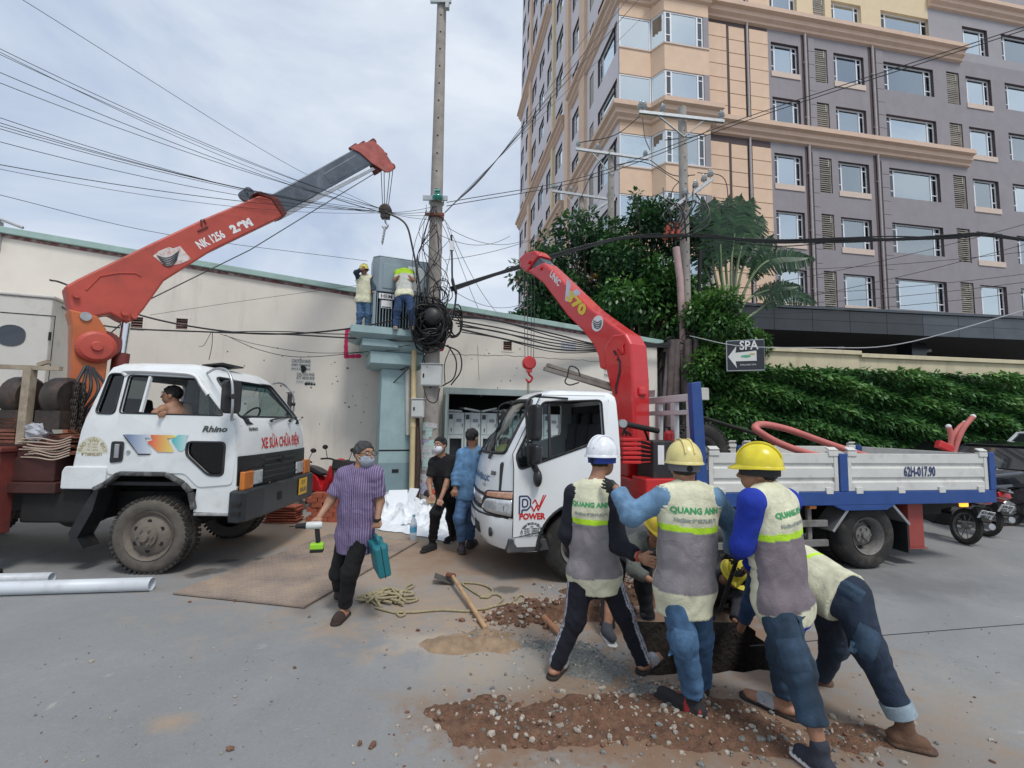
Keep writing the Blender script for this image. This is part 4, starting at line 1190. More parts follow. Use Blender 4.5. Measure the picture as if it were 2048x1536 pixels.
lettering('ĐT:0942.071', .048, M_txt_gold, stp, (-.69, 0, 1.345), (1, 0, 0), (0, 0, 1), fmap=side2, bold=.002, xs=.9)
q = MB(); q.bx(-.85, .93, -.86, .86, .99, 1.03); q.build('cab_floor', M_int, tl); MB().bx(-.6, .33, -.72, .72, 2.335, 2.35).build('roof_liner', M_int, tl)
q = MB(); q.prism([(.45, 1.05), (.9, 1.05), (.9, 1.72), (.55, 1.76), (.45, 1.6)], lambda p: (p[0], -.85, p[1]), lambda p: (p[0], .85, p[1])); q.build('dashboard', M_int, tl, bev=.03)
for yy in (-.45, .45):
 q = MB(); q.bx(-.55, .0, yy - .26, yy + .26, 1.20, 1.36); q.box((-.6, yy, 1.68), (.13, .5, .66), Matrix.Rotation(-.15, 3, 'Y')); q.build('seat', M_seat, tl, bev=.04)
sw = MB(); sw.tube([(Vector((.33, .42, 1.78)) + Matrix.Rotation(R_(-55), 3, 'Y') @ Vector((.2 * math.cos(a), .2 * math.sin(a), 0))) for a in np.linspace(0, 2 * PI, 25)], .014, 6); sw.cyl((.33, .42, 1.78), (.5, .42, 1.6), .03); sw.build('steering_wheel', M_int, tl, sm=60)
q = MB(); q.prism(rpoly([(-.62, 2.17), (.62, 2.17), (.60, 2.27), (-.60, 2.27)], .03), lambda p: (fxL(p[0], p[1]) - .06, p[0], p[1]), lambda p: (fxL(p[0], p[1]) - .065, p[0], p[1])); q.build('sun_strip', mat('teal_sun_strip', (.03, .20, .22), .5, var=.3, vs=12), tl)
q = MB()
for yy in (-.42, .42): q.bx(-4.6, .92, yy - .045, yy + .045, .62, .86)
for xx in (-4.4, -3, -1.6, -.6, .6): q.bx(xx - .06, xx + .06, -.38, .38, .66, .82)
q.build('chassis', M_chass, tl)
MB().cyl((0, -.72, .43), (0, .72, .43), .07).build('front_axle', M_chass, tl)
q = MB(); q.cyl((-3.6, -.7, .43), (-3.6, .7, .43), .09); q.ball((-3.6, 0, .43), (.2, .2, .2)); q.build('rear_axle', M_chass, tl); MB().bx(-.5, .35, -.3, .3, .55, 1.2).build('engine', M_chass, tl)
for sgn in (-1, 1):
 wheel(tl, 0, sgn * .80, .43, .25, M_tyre_mud, M_rim, sgn, rim_r=.265, dish=.02)
 wheel(tl, -3.6, sgn * .80, .43, .25, M_tyre_mud, M_rim, sgn, rim_r=.235)
 wheel(tl, -3.6, sgn * .53, .43, .23, M_tyre, M_rim, sgn, rim_r=.235)
 q = MB(); q.cyl((-1.05, sgn * .70, .72), (-1.05, sgn * .36, .72), .26, n=20); q.bx(-1.5, -.72, sgn * .38, sgn * .86, .55, .95); q.build('tank', M_chass, tl, bev=.03)
 q = MB(); q.prism([(-.64, .98), (-.60, .98), (-.66, .70), (-.80, .40), (-.72, .28), (-.85, .30), (-.90, .45), (-.76, .75)], lambda p: (p[0], sgn * .68, p[1]), lambda p: (p[0], sgn * .90, p[1])); q.build('mudguard', M_blk, tl)
M_deck = mat('oily_deck_red', (.07, .018, .015), .7, var=.35, vs=6, dirt=(.02, .015, .012), da=.6, ds=6)
q = MB(); q.bx(-5.2, -1.05, -.95, .95, .90, 1.02); q.bx(-5.2, -2.3, -.97, -.91, 1.021, 1.45); q.bx(-5.2, -2.3, .91, .97, 1.021, 1.45); q.build('platform', M_deck, tl, bev=.01)
q = MB(); q.bx(-1.62, -1.12, -.90, -.45, 1.022, 1.30); q.bx(-1.45, -1.0, -.40, .4, 1.022, 1.55); q.build('crane_base', M_deck, tl, bev=.015)
for sgn in (-1, 1):
 q = MB(); q.bx(-1.83, -1.57, sgn * .86, sgn * 1.06, .45, 1.36); q.bx(-1.86, -1.54, sgn * .83, sgn * 1.09, 1.361, 1.42); q.build('outrigger', M_maroon, tl, bev=.015)
 q = MB(); q.cyl((-1.70, sgn * .96, .05), (-1.70, sgn * .96, .46), .07, n=14); q.lathe([(.14, 0), (.14, .04), (.07, .07)], (-1.70, sgn * .96, 0), n=16); q.build('outrigger_foot', M_chass, tl, sm=40)
M_rail = mat('rusty_cream_rail', (.36, .30, .22), .7, var=.2, vs=6, dirt=(.13, .07, .05), da=.5)
q = MB(); q.bar((-3.6, -.9, 2.36), (-1.16, -.9, 2.33), .05, .05); q.bar((-1.42, -.9, 2.37), (-1.30, -.9, 2.41), .04); q.build('rail', M_rail, tl)
for xx in (-1.50, -2.1, -2.9): q = MB(); q.bx(xx - .045, xx + .045, -.94, -.86, 1.45, 2.33); q.build('rail_post', M_rail, tl)
M_oily = mat('oily_machinery', (.05, .04, .035), .55, .3, var=.4, vs=10, dirt=(.16, .09, .06), da=.4, ds=8)
for xx in (-1.26, -1.72):
 q = MB(); q.lathe([(.0, -.1), (.20, -.1), (.24, -.06), (.24, .06), (.20, .1), (.0, .1)], (xx, -.72, 2.0), 'X', 20); q.bx(xx - .14, xx + .14, -.9, -.6, 1.62, 1.84); ho = q.build('winch_drum', M_oily, tl, sm=40)
for k in range(9):
 q = MB()
 x0 = -1.04 - .05 * (k % 3) - (.5 if k > 5 else 0); y0 = -.80 + .03 * k
 for j in range(14):
  q.tube([Vector((x0 + .006 * math.sin(j), y0, 2.16 - j * .042)) + Vector((0, .013 * math.cos(a), .028 * math.sin(a))) if j % 2 else Vector((x0, y0, 2.16 - j * .042)) + Vector((.013 * math.cos(a), 0, .028 * math.sin(a))) for a in np.linspace(0, 2 * PI, 9)], .006, 4)
 q.build('chain', M_oily, tl)
for k in range(5):
 tubepart('hydraulic_hose', [(-1.15 - .03 * k, -.6 + .06 * k, 2.4), (-1.12 + .05 * k, -.75 + .05 * k, 2.1), (-1.22 + .03 * k, -.62, 1.75), (-1.1, -.5 + .04 * k, 1.45)], .018, M_hose, tl)
M_rust = mat('rusty_steel', (.20, .075, .045), .85, var=.35, vs=9, bump=.4, bs=50)
for k in range(7):
 q = MB(); q.box((-1.16 + .05 * (k % 3), -.66 - .02 * (k % 2), 1.33 + .038 * k), (.50 - .03 * k, .36, .02), Matrix.Rotation(.12 * ((k * 7) % 5 - 2), 3, 'Z') @ Matrix.Rotation(.04 * ((k * 3) % 5 - 2), 3, 'X')); q.build('rusty_plate', M_rust, tl)
for k in range(8):
 z0 = 1.30 + .03 * k
 tubepart('rope', [(-1.50 + .05 * (k % 3), -.90 - .01 * k, z0), (-1.3, -.93, z0 + .02 * math.sin(k)), (-1.1, -.95 + .01 * (k % 4), z0 - .02), (-.97, -.9, z0 + .03)], .008, mat('pale_rope', (.42, .33, .26), .9), tl)
for k in range(7):
 q = MB(); q.bx(-2.05, -1.60, -.9, -.55, 1.46 + .042 * k, 1.49 + .042 * k); q.build('rusty_slat', M_rust, tl)
bag = MB(); bag.ball((-1.38, -.86, 1.60), (.13, .10, .11), 14, 9)
for i, v in enumerate(bag.v): bag.v[i] = tuple(Vector(v) + Vector((random.uniform(-.02, .02), random.uniform(-.02, .02), random.uniform(-.02, .02))))
bag.build('plastic_sack', mat('plastic_sack', (.42, .43, .47), .35, var=.3, vs=14), tl)
# ---- crane column and boom, all in the vertical plane of the boom
def crane_plane(P0, tip):
 d = Vector((tip.x - P0.x, tip.y - P0.y, 0)).normalized()
 return d, Vector((d.y, -d.x, 0))
def slab(poly, O, n, hw, inv, name, m, parent, bev=.02, off=0.0):
 """outline in picture points, set on the plane (O, n), given its true thickness"""
 P = [onplane(u, v, O + n * off, n) for u, v in poly]
 q = MB(); k = len(P)
 vs = [inv @ (p + n * hw) for p in P] + [inv @ (p - n * hw) for p in P]
 q.add(vs, [tuple(range(k)), tuple(range(2 * k - 1, k - 1, -1))] + [(i, (i + 1) % k, k + (i + 1) % k, k + i) for i in range(k)])
 return q.build(name, m, parent, bev=bev)
LB = tl.matrix_basis @ Vector((-1.72, 0, 1.6))
LTIP = at(770, 330, 9.7)
dL, nL = crane_plane(LB, LTIP)
slab([(133, 622), (140, 650), (139, 740), (128, 872), (196, 872), (205, 760), (214, 690), (206, 660), (190, 636)], LB, nL, .20, tl_inv, 'crane_column', M_orange_old, tl)
slab([(126, 577), (150, 563), (228, 525), (300, 490), (400, 443), (512, 396), (536, 398), (560, 426), (561, 436), (420, 504), (322, 566), (282, 622), (266, 640), (252, 648), (236, 641), (216, 630), (196, 634), (168, 640), (140, 636), (133, 610)], LB, nL, .17, tl_inv, 'boom', M_red_old, tl, bev=.025)
slab([(500, 392), (512, 388), (548, 402), (566, 432), (558, 440), (534, 404)], LB, nL, .19, tl_inv, 'boom_collar', M_maroon, tl)
slab([(528, 398), (706, 300), (742, 330), (560, 430)], LB, nL, .12, tl_inv, 'boom_extension', M_boom_grey, tl, bev=.015)
slab([(640, 352), (706, 313), (735, 330), (655, 372)], LB, nL, .125, tl_inv, 'boom_inner_section', M_boom_grey, tl, bev=.01)
slab([(556, 430), (740, 337), (746, 342), (560, 440)], LB, nL, .10, tl_inv, 'boom_slide_rail', M_alum, tl, bev=.006)
M_head = mat('weathered_red_head', (.42, .11, .09), .55, var=.25, vs=7, dirt=(.25, .22, .2), da=.3, ds=9)
for off in (-.13, .13):
 slab([(699, 296), (712, 289), (745, 282), (757, 291), (766, 300), (788, 334), (783, 343), (772, 345), (752, 332), (742, 326), (720, 306)], LB, nL, .02, tl_inv, 'boom_head_plate', M_head, tl, bev=.006, off=off)
for k, (u, v) in enumerate(((706, 294), (722, 289), (742, 287), (766, 312), (780, 336))):
 p = onplane(u, v, LB, nL); q = MB(); q.cyl(tl_inv @ (p + nL * .12), tl_inv @ (p - nL * .12), .065 if k in (2, 4) else .035, n=14); q.build('sheave', M_maroon, tl, sm=40)
slab([(742, 330), (757, 320), (763, 342), (752, 350)], LB, nL, .08, tl_inv, 'boom_tip_block', M_maroon, tl)
p = onplane(186, 697, LB, nL) + nL * .20
q = MB(); q.lathe([(.0, -.02), (.20, -.02), (.215, 0), (.215, .06), (.17, .09), (.06, .10), (.06, .13), (.0, .13)], (0, 0, 0), 'Z', 26, rot=nL.to_track_quat('Z', 'Y').to_matrix())
q.v = [tuple(tl_inv.to_3x3() @ Vector(v) + tl_inv @ p) for v in q.v]; q.build('winch_cover', M_red_old, tl, bev=.008)
q = MB(); q.lathe([(.0, -.02), (.19, -.02), (.19, .18), (.0, .18)], (0, 0, 0), 'Z', 22, rot=(-nL).to_track_quat('Z', 'Y').to_matrix())
p2 = onplane(205, 690, LB, nL) + nL * .1
q.v = [tuple(tl_inv.to_3x3() @ Vector(v) + tl_inv @ p2) for v in q.v]; q.build('winch_drum', M_maroon, tl, sm=35)
for (u, v, r) in ((166, 637, .06), (148, 596, .035), (243, 630, .04), (262, 636, .04)):
 p = onplane(u, v, LB, nL); q = MB(); q.cyl(tl_inv @ (p + nL * .185), tl_inv @ (p + nL * .225), r, n=14); q.build('pin', M_steel if r == .06 else M_red_old, tl, sm=40)
a = onplane(252, 646, LB, nL); b = onplane(240, 726, LB, nL)
q = MB(); q.cyl(tl_inv @ a, tl_inv @ a.lerp(b, .8), .055, n=16); q.build('ram_rod', M_chrome, tl, sm=40)
q = MB(); q.cyl(tl_inv @ a.lerp(b, .76), tl_inv @ a.lerp(b, 2.2), .10, n=16); q.build('ram_cylinder', M_maroon, tl, sm=40)
for pts in ([(172, 580), (200, 552), (236, 546), (270, 546), (282, 552)],):
 q = MB(); q.tube([tl_inv @ (onplane(u, v, LB + nL * .172, nL)) for u, v in pts], .012, 6); q.build('boom_rib', M_red_old, tl)
for pts in ([(404, 452), (402, 440), (408, 438), (412, 448)], [(396, 462), (416, 453)]):
 q = MB(); q.tube([tl_inv @ (onplane(u, v, LB + nL * .185, nL)) for u, v in pts], .012, 6); q.build('hand_loop', M_maroon, tl)
q = MB()
for (u, v) in ((488, 392), (497, 385)):
 p = onplane(u, v, LB, nL); q.cyl(tl_inv @ (p - nL * .03), tl_inv @ (p + nL * .03), .085, n=14)
q.build('top_roller', M_boom_grey, tl, sm=40)
M_stick = mat('worn_white_sticker', (.66, .62, .60), .6, var=.1, vs=10, dirt=(.46, .1, .06), da=.5, ds=11)
slab([(306, 512), (318, 502), (338, 494), (346, 497), (360, 492), (382, 518), (360, 528), (330, 532)], LB + nL * .172, nL, .004, tl_inv, 'sticker', M_stick, tl, bev=0)
for k in range(5):
 q = MB(); q.tube([tl_inv @ onplane(314 + 3 * k + (44 - 4 * k) * t, 511 + 4.2 * k + 9 * math.sin(PI * t) - 9 * t, LB + nL * .180, nL) for t in np.linspace(0, 1, 9)], .008, 4); q.build('sticker_arc', M_ink, tl)
def on_boom(u, v, off): return tl_inv @ onplane(u, v, LB + nL * off, nL)
def boom_text(body, u0, v0, u1, v1, size, m, inv, O, n, off, par, **k):
 a = inv @ onplane(u0, v0, O + n * off, n); b = inv @ onplane(u1, v1, O + n * off, n)
 r = (b - a).normalized(); nn = (inv.to_3x3() @ n).normalized(); up = nn.cross(r)
 if up.z < 0: up = -up
 me = text_mesh(body, size); wd = max(v.co.x for v in me.vertices) - min(v.co.x for v in me.vertices); bpy.data.meshes.remove(me)
 lettering(body, size, m, par, (a + b) / 2, r, up, xs=(b - a).length / wd, **k)
boom_text('NK 1256', 396, 492, 447, 468, .17, M_txt_white, tl_inv, LB, nL, .1725, tl, bold=.006)
boom_text('2.9M', 464, 460, 502, 444, .16, M_txt_white, tl_inv, LB, nL, .1725, tl, bold=.012)
hook_top = at(771, 408, 9.7)
for k, du in enumerate((762, 768, 780, 786)):
 a = at(du, 338, 9.7 + .03 * (k % 2)); b = at(765 + 4 * k, 409, 9.7)
 q = MB(); q.tube([tl_inv @ a, tl_inv @ b], .009, 5); q.build('wire_fall', M_rope_wire, tl)
hc = at(771, 421, 9.7)
q = MB(); q.lathe([(.0, -.09), (.10, -.09), (.135, -.06), (.135, .06), (.10, .09), (.0, .09)], tl_inv @ hc, 'Y', 20); q.bx(*(lambda c: (c.x - .09, c.x + .09, c.y - .08, c.y + .08, c.z - .18, c.z - .05))(tl_inv @ hc)); q.build('hook_block', M_oily, tl, sm=40)
hp = tl_inv @ at(771, 437, 9.7)
q = MB(); q.tube(spline([hp + Vector((0, 0, .02)), hp + Vector((0, 0, -.08)), hp + Vector((.06, 0, -.16)), hp + Vector((0, 0, -.24)), hp + Vector((-.06, 0, -.18))], 5), .022, 7); q.build('hook', M_steel, tl, sm=60)
q = MB()
for j in range(13):
 c = hp + Vector((-.01 * j * .4, 0, -.20 - .031 * j))
 q.tube([c + (Vector((.02 * math.cos(a), 0, .032 * math.sin(a))) if j % 2 else Vector((0, .02 * math.cos(a), .032 * math.sin(a)))) for a in np.linspace(0, 2 * PI, 9)], .010, 4)
q.build('lifting_chain', M_steel, tl)
q = MB(); q.tube([tl_inv @ onplane(752, 345, LB, nL), tl_inv @ onplane(500, 500, LB, nL), tl_inv @ onplane(297, 600, LB, nL), tl_inv @ onplane(215, 672, LB, nL)], .009, 5); q.build('winch_rope', M_rope_wire, tl)
# ---------------------------------------------------------------- right truck: white cab, red crane, flat bed
RYAW = PI + R_(10)
tr_ = empty('lorry_with_crane', 'white light lorry with bright red knuckle crane and blue framed flat bed', 'truck', loc=(.666, 6.146, 0), rz=RYAW)
tr_inv = tr_.matrix_basis.inverted()
RS = [(.36, 1.06, -.46, .90, .34), (.46, 1.13, -.47, .925, .36), (.72, 1.175, -.48, .935, .37), (.74, 1.15, -.48, .935, .35), (1.05, 1.12, -.48, .935, .33), (1.30, 1.075, -.48, .935, .29), (1.42, 1.03, -.48, .93, .25), (1.50, .985, -.48, .925, .22), (1.80, .795, -.475, .885, .18), (2.05, .62, -.465, .85, .15), (2.12, .555, -.455, .83, .14), (2.175, .46, -.42, .76, .12), (2.20, .34, -.34, .66, .1)]
hwR = lambda z: lerp_sec(RS, z)[3]
fxR = lambda y, z: front_x(lerp_sec(RS, z), y)
rw_ = rpoly([(.735, 1.275), (.775, 1.42), (.455, 2.03), (-.25, 2.07), (-.26, 1.62)], .05)
cut = MB()
cut.xz(rw_, -1.3, -.6); cut.xz(rw_, .6, 1.3)
wspR = rpoly([(-.80, 1.44), (0, 1.41), (.80, 1.44), (.70, 2.06), (0, 2.09), (-.70, 2.06)], .07)
cut.prism(wspR, lambda p: (.42, p[0], p[1]), lambda p: (1.5, p[0], p[1]))
arcR = [(.02 + .50 * math.cos(a), .40 + .50 * math.sin(a)) for a in np.linspace(-.6, PI + .6, 24)]
cut.xz(arcR, -1.3, -.45); cut.xz(arcR, .45, 1.3)
cut.bx(-.7, .36, -1.3, 1.3, .2, .50)
cab_shell('cab', RS, cut, M_cabR, tr_)
for sgn in (-1, 1):
 Y = lambda z, o=0: sgn * (hwR(z) + o)
 arcp = [(.02 + .515 * math.cos(a), .40 + .515 * math.sin(a)) for a in np.linspace(PI * .80, PI * .12, 14)]
 dpo = [(.80, .53), (.80, 1.28), (.815, 1.44), (.50, 2.075), (.44, 2.115), (-.31, 2.125), (-.345, 2.08), (-.355, .82)] + arcp
 din = [rpoly([(.738, 1.27), (.782, 1.42), (.458, 2.037), (-.256, 2.077), (-.266, 1.615)], .05)]
 q = sheet(dpo, din, lambda p: (p.x, Y(p.y, .005), p.y)); d = q.build('door', M_cabR, tr_)
 s_ = d.modifiers.new('s', 'SOLIDIFY'); s_.thickness = .012; s_.offset = 0
 q = MB(); pts = [(a, Y(b, -.001), b) for a, b in dpo]; q.tube(pts + [pts[0]], .0085, 5); q.build('door_seal', M_blk, tr_)
 q = MB(); pts = [(a, Y(b, .010), b) for a, b in din[0]]; q.tube(pts + [pts[0]], .013, 6); q.build('window_seal', M_blk, d, sm=60)
 q = sheet([(.38, 1.40), (.775, 1.30), (.775, 1.42), (.455, 2.03), (.38, 2.03)], [], lambda p: (p.x, Y(p.y, -.02), p.y)); q.build('quarter_pane', M_glass_car, d)
 q = MB(); q.bar((.385, Y(1.40, -.012), 1.40), (.385, Y(2.03, -.012), 2.03), .03, .025); q.build('window_divider', M_blk, d)
 q = MB(); q.bx(-.30, -.14, Y(1.4, .012), Y(1.4, .035), 1.40, 1.435); q.build('handle', M_blk, d, bev=.008)
 q = MB(); pts = [(a, sgn * .925, b) for a, b in arcR[3:-3]]; q.tube(pts, .022, 6); q.build('arch_lip', M_blk, tr_, sm=60)
 q = MB(); q.prism([(.86, .355), (.38, .375), (.42, .50), (.845, .505)], lambda p: (p[0], sgn * .70, p[1]), lambda p: (p[0], sgn * .915, p[1])); so = q.build('step', mat('grey_plastic_step', (.055, .06, .065), .6, var=.15, dirt=(.2, .18, .16), da=.3), tr_, bev=.012)
 q = MB(); q.cyl((.49, sgn * .90, .435), (.49, sgn * .925, .435), .028, n=14); q.build('step_hole', M_chass, so)
 arm = [(.50, Y(2.10, .01), 2.105), (.52, sgn * .98, 2.115), (.66, sgn * 1.05, 2.06), (.70, sgn * 1.07, 1.95), (.68, sgn * 1.07, 1.62), (.66, sgn * 1.05, 1.36), (.60, sgn * .97, 1.31)]
 tubepart('mirror_arm', arm, .014, M_blk, tr_)
 tubepart('mirror_arm', [(.58, sgn * 1.00, 2.09), (.36, sgn * .90, 2.09), (.16, Y(2.09, .02), 2.085)], .012, M_blk, tr_)
 for (zc, hh, ww) in ((1.80, .20, .082), (1.45, .11, .082)):
  q = MB(); q.prism(rrect(-ww, ww, -hh, hh, .045), lambda p: (0, p[0], p[1]), lambda p: (.085, p[0], p[1]))
  mo = q.build('mirror_housing', M_blk, tr_, bev=.02); mo.matrix_basis = Matrix.Translation((.56, sgn * 1.02, zc)) @ Matrix.Rotation(sgn * R_(32), 4, 'Z')
  q = MB(); q.prism(rrect(-ww * .88, ww * .88, -hh * .93, hh * .93, .04), lambda p: (-.002, p[0], p[1]), lambda p: (-.004, p[0], p[1])); q.build('mirror_glass', M_chrome, mo)
 q = MB(); q.ball((.545, sgn * 1.0, 1.185), (.05, .08, .10), 12, 8); q.build('kerb_mirror', M_blk, tr_, sm=180)
 q = MB(); q.bar((.58, sgn * .95, 1.32), (.55, sgn * 1.0, 1.25), .05); q.build('mirror_bracket', M_blk, tr_)
 hl_ = [(.50, .80), (.58, .76), (.934, .75), (.934, 1.02), (.60, .985), (.52, .93)]
 q = sheet([(a * 1, b) for a, b in hl_] , [], lambda p: (fxR(p.x, p.y) + .012, sgn * p.x, p.y))
 def dense(poly, fm, name, m, par, nseg=10, off=.012):
  ys_ = np.linspace(min(p[0] for p in poly), max(p[0] for p in poly), nseg); mm = MB(); vs = []
  for yy in ys_:
   zs = []
   k = len(poly)
   for i in range(k):
    (a0, b0), (a1, b1) = poly[i], poly[(i + 1) % k]
    if (a0 - yy) * (a1 - yy) <= 1e-9 and abs(a1 - a0) > 1e-6: zs.append(b0 + (b1 - b0) * (yy - a0) / (a1 - a0))
   if not zs: zs = [p[1] for p in poly if abs(p[0] - yy) < 1e-4]
   for zz in np.linspace(min(zs), max(zs), 5): vs.append(fm(yy, zz, off))
  fs = [(i * 5 + j, (i + 1) * 5 + j, (i + 1) * 5 + j + 1, i * 5 + j + 1) for i in range(nseg - 1) for j in range(4)]
  mm.add(vs, fs); o = mm.build(name, m, par, sm=60); sd2 = o.modifiers.new('s', 'SOLIDIFY'); sd2.thickness = .02; sd2.offset = -1; return o
 fmh = lambda yy, zz, off: (fxR(yy, zz) + off, sgn * yy + sgn * (.006 if yy > .9 else 0), zz)
 hd = dense([(.48, .79), (.58, .745), (.936, .735), (.936, 1.035), (.58, 1.0), (.50, .94)], fmh, 'headlight', M_blk, tr_, 12, .008)
 dense([(.52, .80), (.60, .765), (.926, .755), (.926, .93), (.60, .91)], fmh, 'headlight_lens', M_lamp, hd, 12, .016)
 dense([(.60, .935), (.926, .945), (.926, 1.02), (.60, .985)], fmh, 'indicator', M_amber if sgn < 0 else mat('clear_amber_lens', (.42, .28, .22), .1, var=.3, vs=20, coat=1, emit=(1, .3, .05), es=.08), hd, 10, .014)
 q = MB(); c = Vector((fxR(.66, .53) - .015, sgn * .66, .535)); q.lathe([(.05, 0), (.055, .02), (.04, .03)], c, 'X', 18); q.build('fog_lamp', M_blk2, tr_)
wsm = MB(); ys_ = np.linspace(-.80, .80, 17)
vs = []
for yy in ys_:
 for t in np.linspace(0, 1, 6):
  z0 = 1.41 + .03 * (abs(yy) / .8) ** 2; z1 = 2.09 - .03 * (abs(yy) / .8) ** 2
  zz = z0 + (z1 - z0) * t; y2 = yy * (1 - .125 * t); vs.append((fxR(y2, zz) - .02, y2, zz))
wsm.add(vs, [(i * 6 + j, (i + 1) * 6 + j, (i + 1) * 6 + j + 1, i * 6 + j + 1) for i in range(16) for j in range(5)])
wsm.build('windscreen', M_glass_car, tr_, sm=180)
q = MB(); pts = [(fxR(a, b) + .003, a, b) for a, b in wspR]; pts2 = []
for a, b in zip(pts, pts[1:] + pts[:1]):
 for k in range(6):
  t = k / 6; yy = a[1] + (b[1] - a[1]) * t; zz = a[2] + (b[2] - a[2]) * t; pts2.append((fxR(yy, zz) + .003, yy, zz))
q.tube(pts2 + [pts2[0]], .02, 6); q.build('windscreen_seal', M_blk, tr_, sm=60)
for a, b in ((.55, -.05), (-.15, -.68)):
 q = MB(); q.tube([(fxR(t, 1.40 + .06 * k) + .02, t, 1.40 + .05 * k) for k, t in enumerate(np.linspace(a, b, 6))], .012, 6); q.cyl((fxR(a, 1.36) + .03, a, 1.36), (fxR(a, 1.40) + .03, a, 1.41), .02, n=8); q.build('wiper', M_blk, tr_)
def front_strip(name, y0, y1, z0, z1, m, off, par=None):
 mm = MB(); vs = []; ys_ = np.linspace(y0, y1, 16)
 for yy in ys_:
  for zz in (z0, z1): vs.append((fxR(yy, zz) + off, yy, zz))
 mm.add(vs, [(2 * i, 2 * i + 2, 2 * i + 3, 2 * i + 1) for i in range(15)])
 o = mm.build(name, m, par or tr_, sm=60); sd2 = o.modifiers.new('s', 'SOLIDIFY'); sd2.thickness = .02; sd2.offset = -1; return o
front_strip('grille_slot', -.47, .47, .77, .82, M_blk, .006); front_strip('grille_slot', -.50, .50, .93, .965, M_blk, .006); front_strip('grille_wing', -.50, .50, .84, .92, mat('silver_grille', (.55, .57, .58), .3, .5, var=0), .012)
front_strip('bumper_gap', -.90, .90, .722, .738, M_blk, .004); front_strip('bumper_intake', -.42, .42, .47, .60, M_blk, .005)
q = MB(); q.lathe([(.0, 0), (.075, 0), (.075, .012), (.06, .016), (0, .016)], (fxR(0, .88) + .012, 0, .88), 'X', 20); q.build('badge', M_chrome, tr_)
q = MB(); q.bx(fxR(0, .55) + .0, fxR(0, .55) + .02, -.17, .17, .50, .67); po = q.build('number_plate', M_plate_w, tr_)
fr_ = lambda p: Vector((fxR(p.y, p.z) + .006, p.y, p.z))
lettering('62H-017.90', .075, M_txt_dark, po, (fxR(0, .55) + .0215, 0, .585), (0, 1, 0), (0, 0, 1), bold=.002)
lettering('300', .065, M_txt_dark, tr_, (0, .66, 1.20), (0, 1, 0), (0, 0, 1), fmap=fr_, bold=.003)
lettering('XE SỬA CHỮA ĐIỆN LỰC', .085, mat('blue_sticker', (.04, .12, .26), .5, var=0), tr_, (0, .12, 1.13), (0, 1, 0), (0, 0, 1), fmap=fr_, bold=.004)
lettering('24/24', .045, M_txt_dark, tr_, (0, .50, 1.05), (0, 1, 0), (0, 0, 1), fmap=fr_)
dY = lambda p: Vector((p.x, hwR(p.z) + .013, p.z))
RT = (-1, 0, 0); UP = (0, 0, 1)
def dpoly(name, poly, m): q = sheet(poly, [], lambda p: (p.x, hwR(p.y) + .013, p.y)); return q.build(name, m, tr_)
def stroke(name, pts, r, m):
 q = MB()
 for a, b in zip(pts[:-1], pts[1:]):
  q.bar((a[0], hwR(a[1]) + .012, a[1]), (b[0], hwR(b[1]) + .012, b[1]), .003, r * 2, up=(-(b[1] - a[1]), 0, (b[0] - a[0])))
 return q.build(name, m, tr_)
lx, lz = .735, .88
stroke('logo_stroke', [(lx, lz - .09), (lx, lz + .10), (lx - .09, lz + .10), (lx - .125, lz + .06), (lx - .125, lz - .01), (lx - .09, lz - .05), (lx - .03, lz - .05), (lx - .03, lz - .09)], .008, M_txt_blue)
stroke('logo_stroke', [(lx - .035, lz - .015), (lx - .035, lz + .065), (lx - .075, lz + .065), (lx - .092, lz + .045), (lx - .092, lz + .0), (lx - .07, lz - .018), (lx - .035, lz - .015)], .008, M_txt_blue)
stroke('logo_stroke', [(lx - .135, lz - .01), (lx - .165, lz - .07), (lx - .195, lz + .0), (lx - .215, lz - .06), (lx - .30, lz + .11)], .007, M_txt_red)
stroke('logo_stroke', [(lx - .15, lz + .02), (lx - .178, lz + .06), (lx - .20, lz + .015), (lx - .225, lz - .02), (lx - .275, lz + .11)], .007, M_txt_red)
lettering('POWER', .092, M_txt_red, tr_, (.59, 0, .755), RT, UP, fmap=dY, bold=.004, xs=.92)
sc_ = (.59, .565)
arc_text('CTY TNHH TM XD ĐIỆN POWER', .115, .034, sc_, PI * 1.0, 0.0, M_txt_dark, tr_, dY, rev=-1)
for k, s_ in enumerate(('2N', 'KLBT : 4480KG', 'KLCP : 2980KG', 'KLTB : 7350KG')): lettering(s_, .026, M_txt_dark, tr_, (.59, 0, .645 - .024 * k), RT, UP, fmap=dY, bold=.001)
lettering('HC: 79 ĐƯỜNG, ẤP 1, ĐỨC HÒA, LA', .0215, M_txt_dark, tr_, (.585, 0, .543), RT, UP, fmap=dY, bold=.0012, xs=.8)
q = MB(); q.bx(-.42, .9, -.86, .86, .80, .86); q.build('cab_floor', M_int, tr_)
MB().bx(-.425, -.41, -.80, .80, .87, 2.04).build('rear_liner', M_int, tr_); MB().bx(-.40, .42, -.74, .74, 2.095, 2.11).build('roof_liner', M_int, tr_); MB().bx(-.36, .7, -.88, -.865, .87, 1.26).build('door_card', M_int, tr_)
q = MB(); q.prism([(.50, .9), (.95, .9), (.93, 1.34), (.60, 1.40), (.50, 1.25)], lambda p: (p[0], -.80, p[1]), lambda p: (p[0], .80, p[1])); q.build('dashboard', M_int, tr_, bev=.03)
for yy in (-.45, .0, .45):
 q = MB(); q.bx(-.35, .12, yy - .21, yy + .21, 1.05, 1.2); q.box((-.33, yy, 1.5), (.12, .4, .6), Matrix.Rotation(-.12, 3, 'Y')); q.box((-.37, yy, 1.86), (.09, .24, .16), Matrix.Rotation(-.1, 3, 'Y')); q.build('seat', M_seat, tr_, bev=.04)
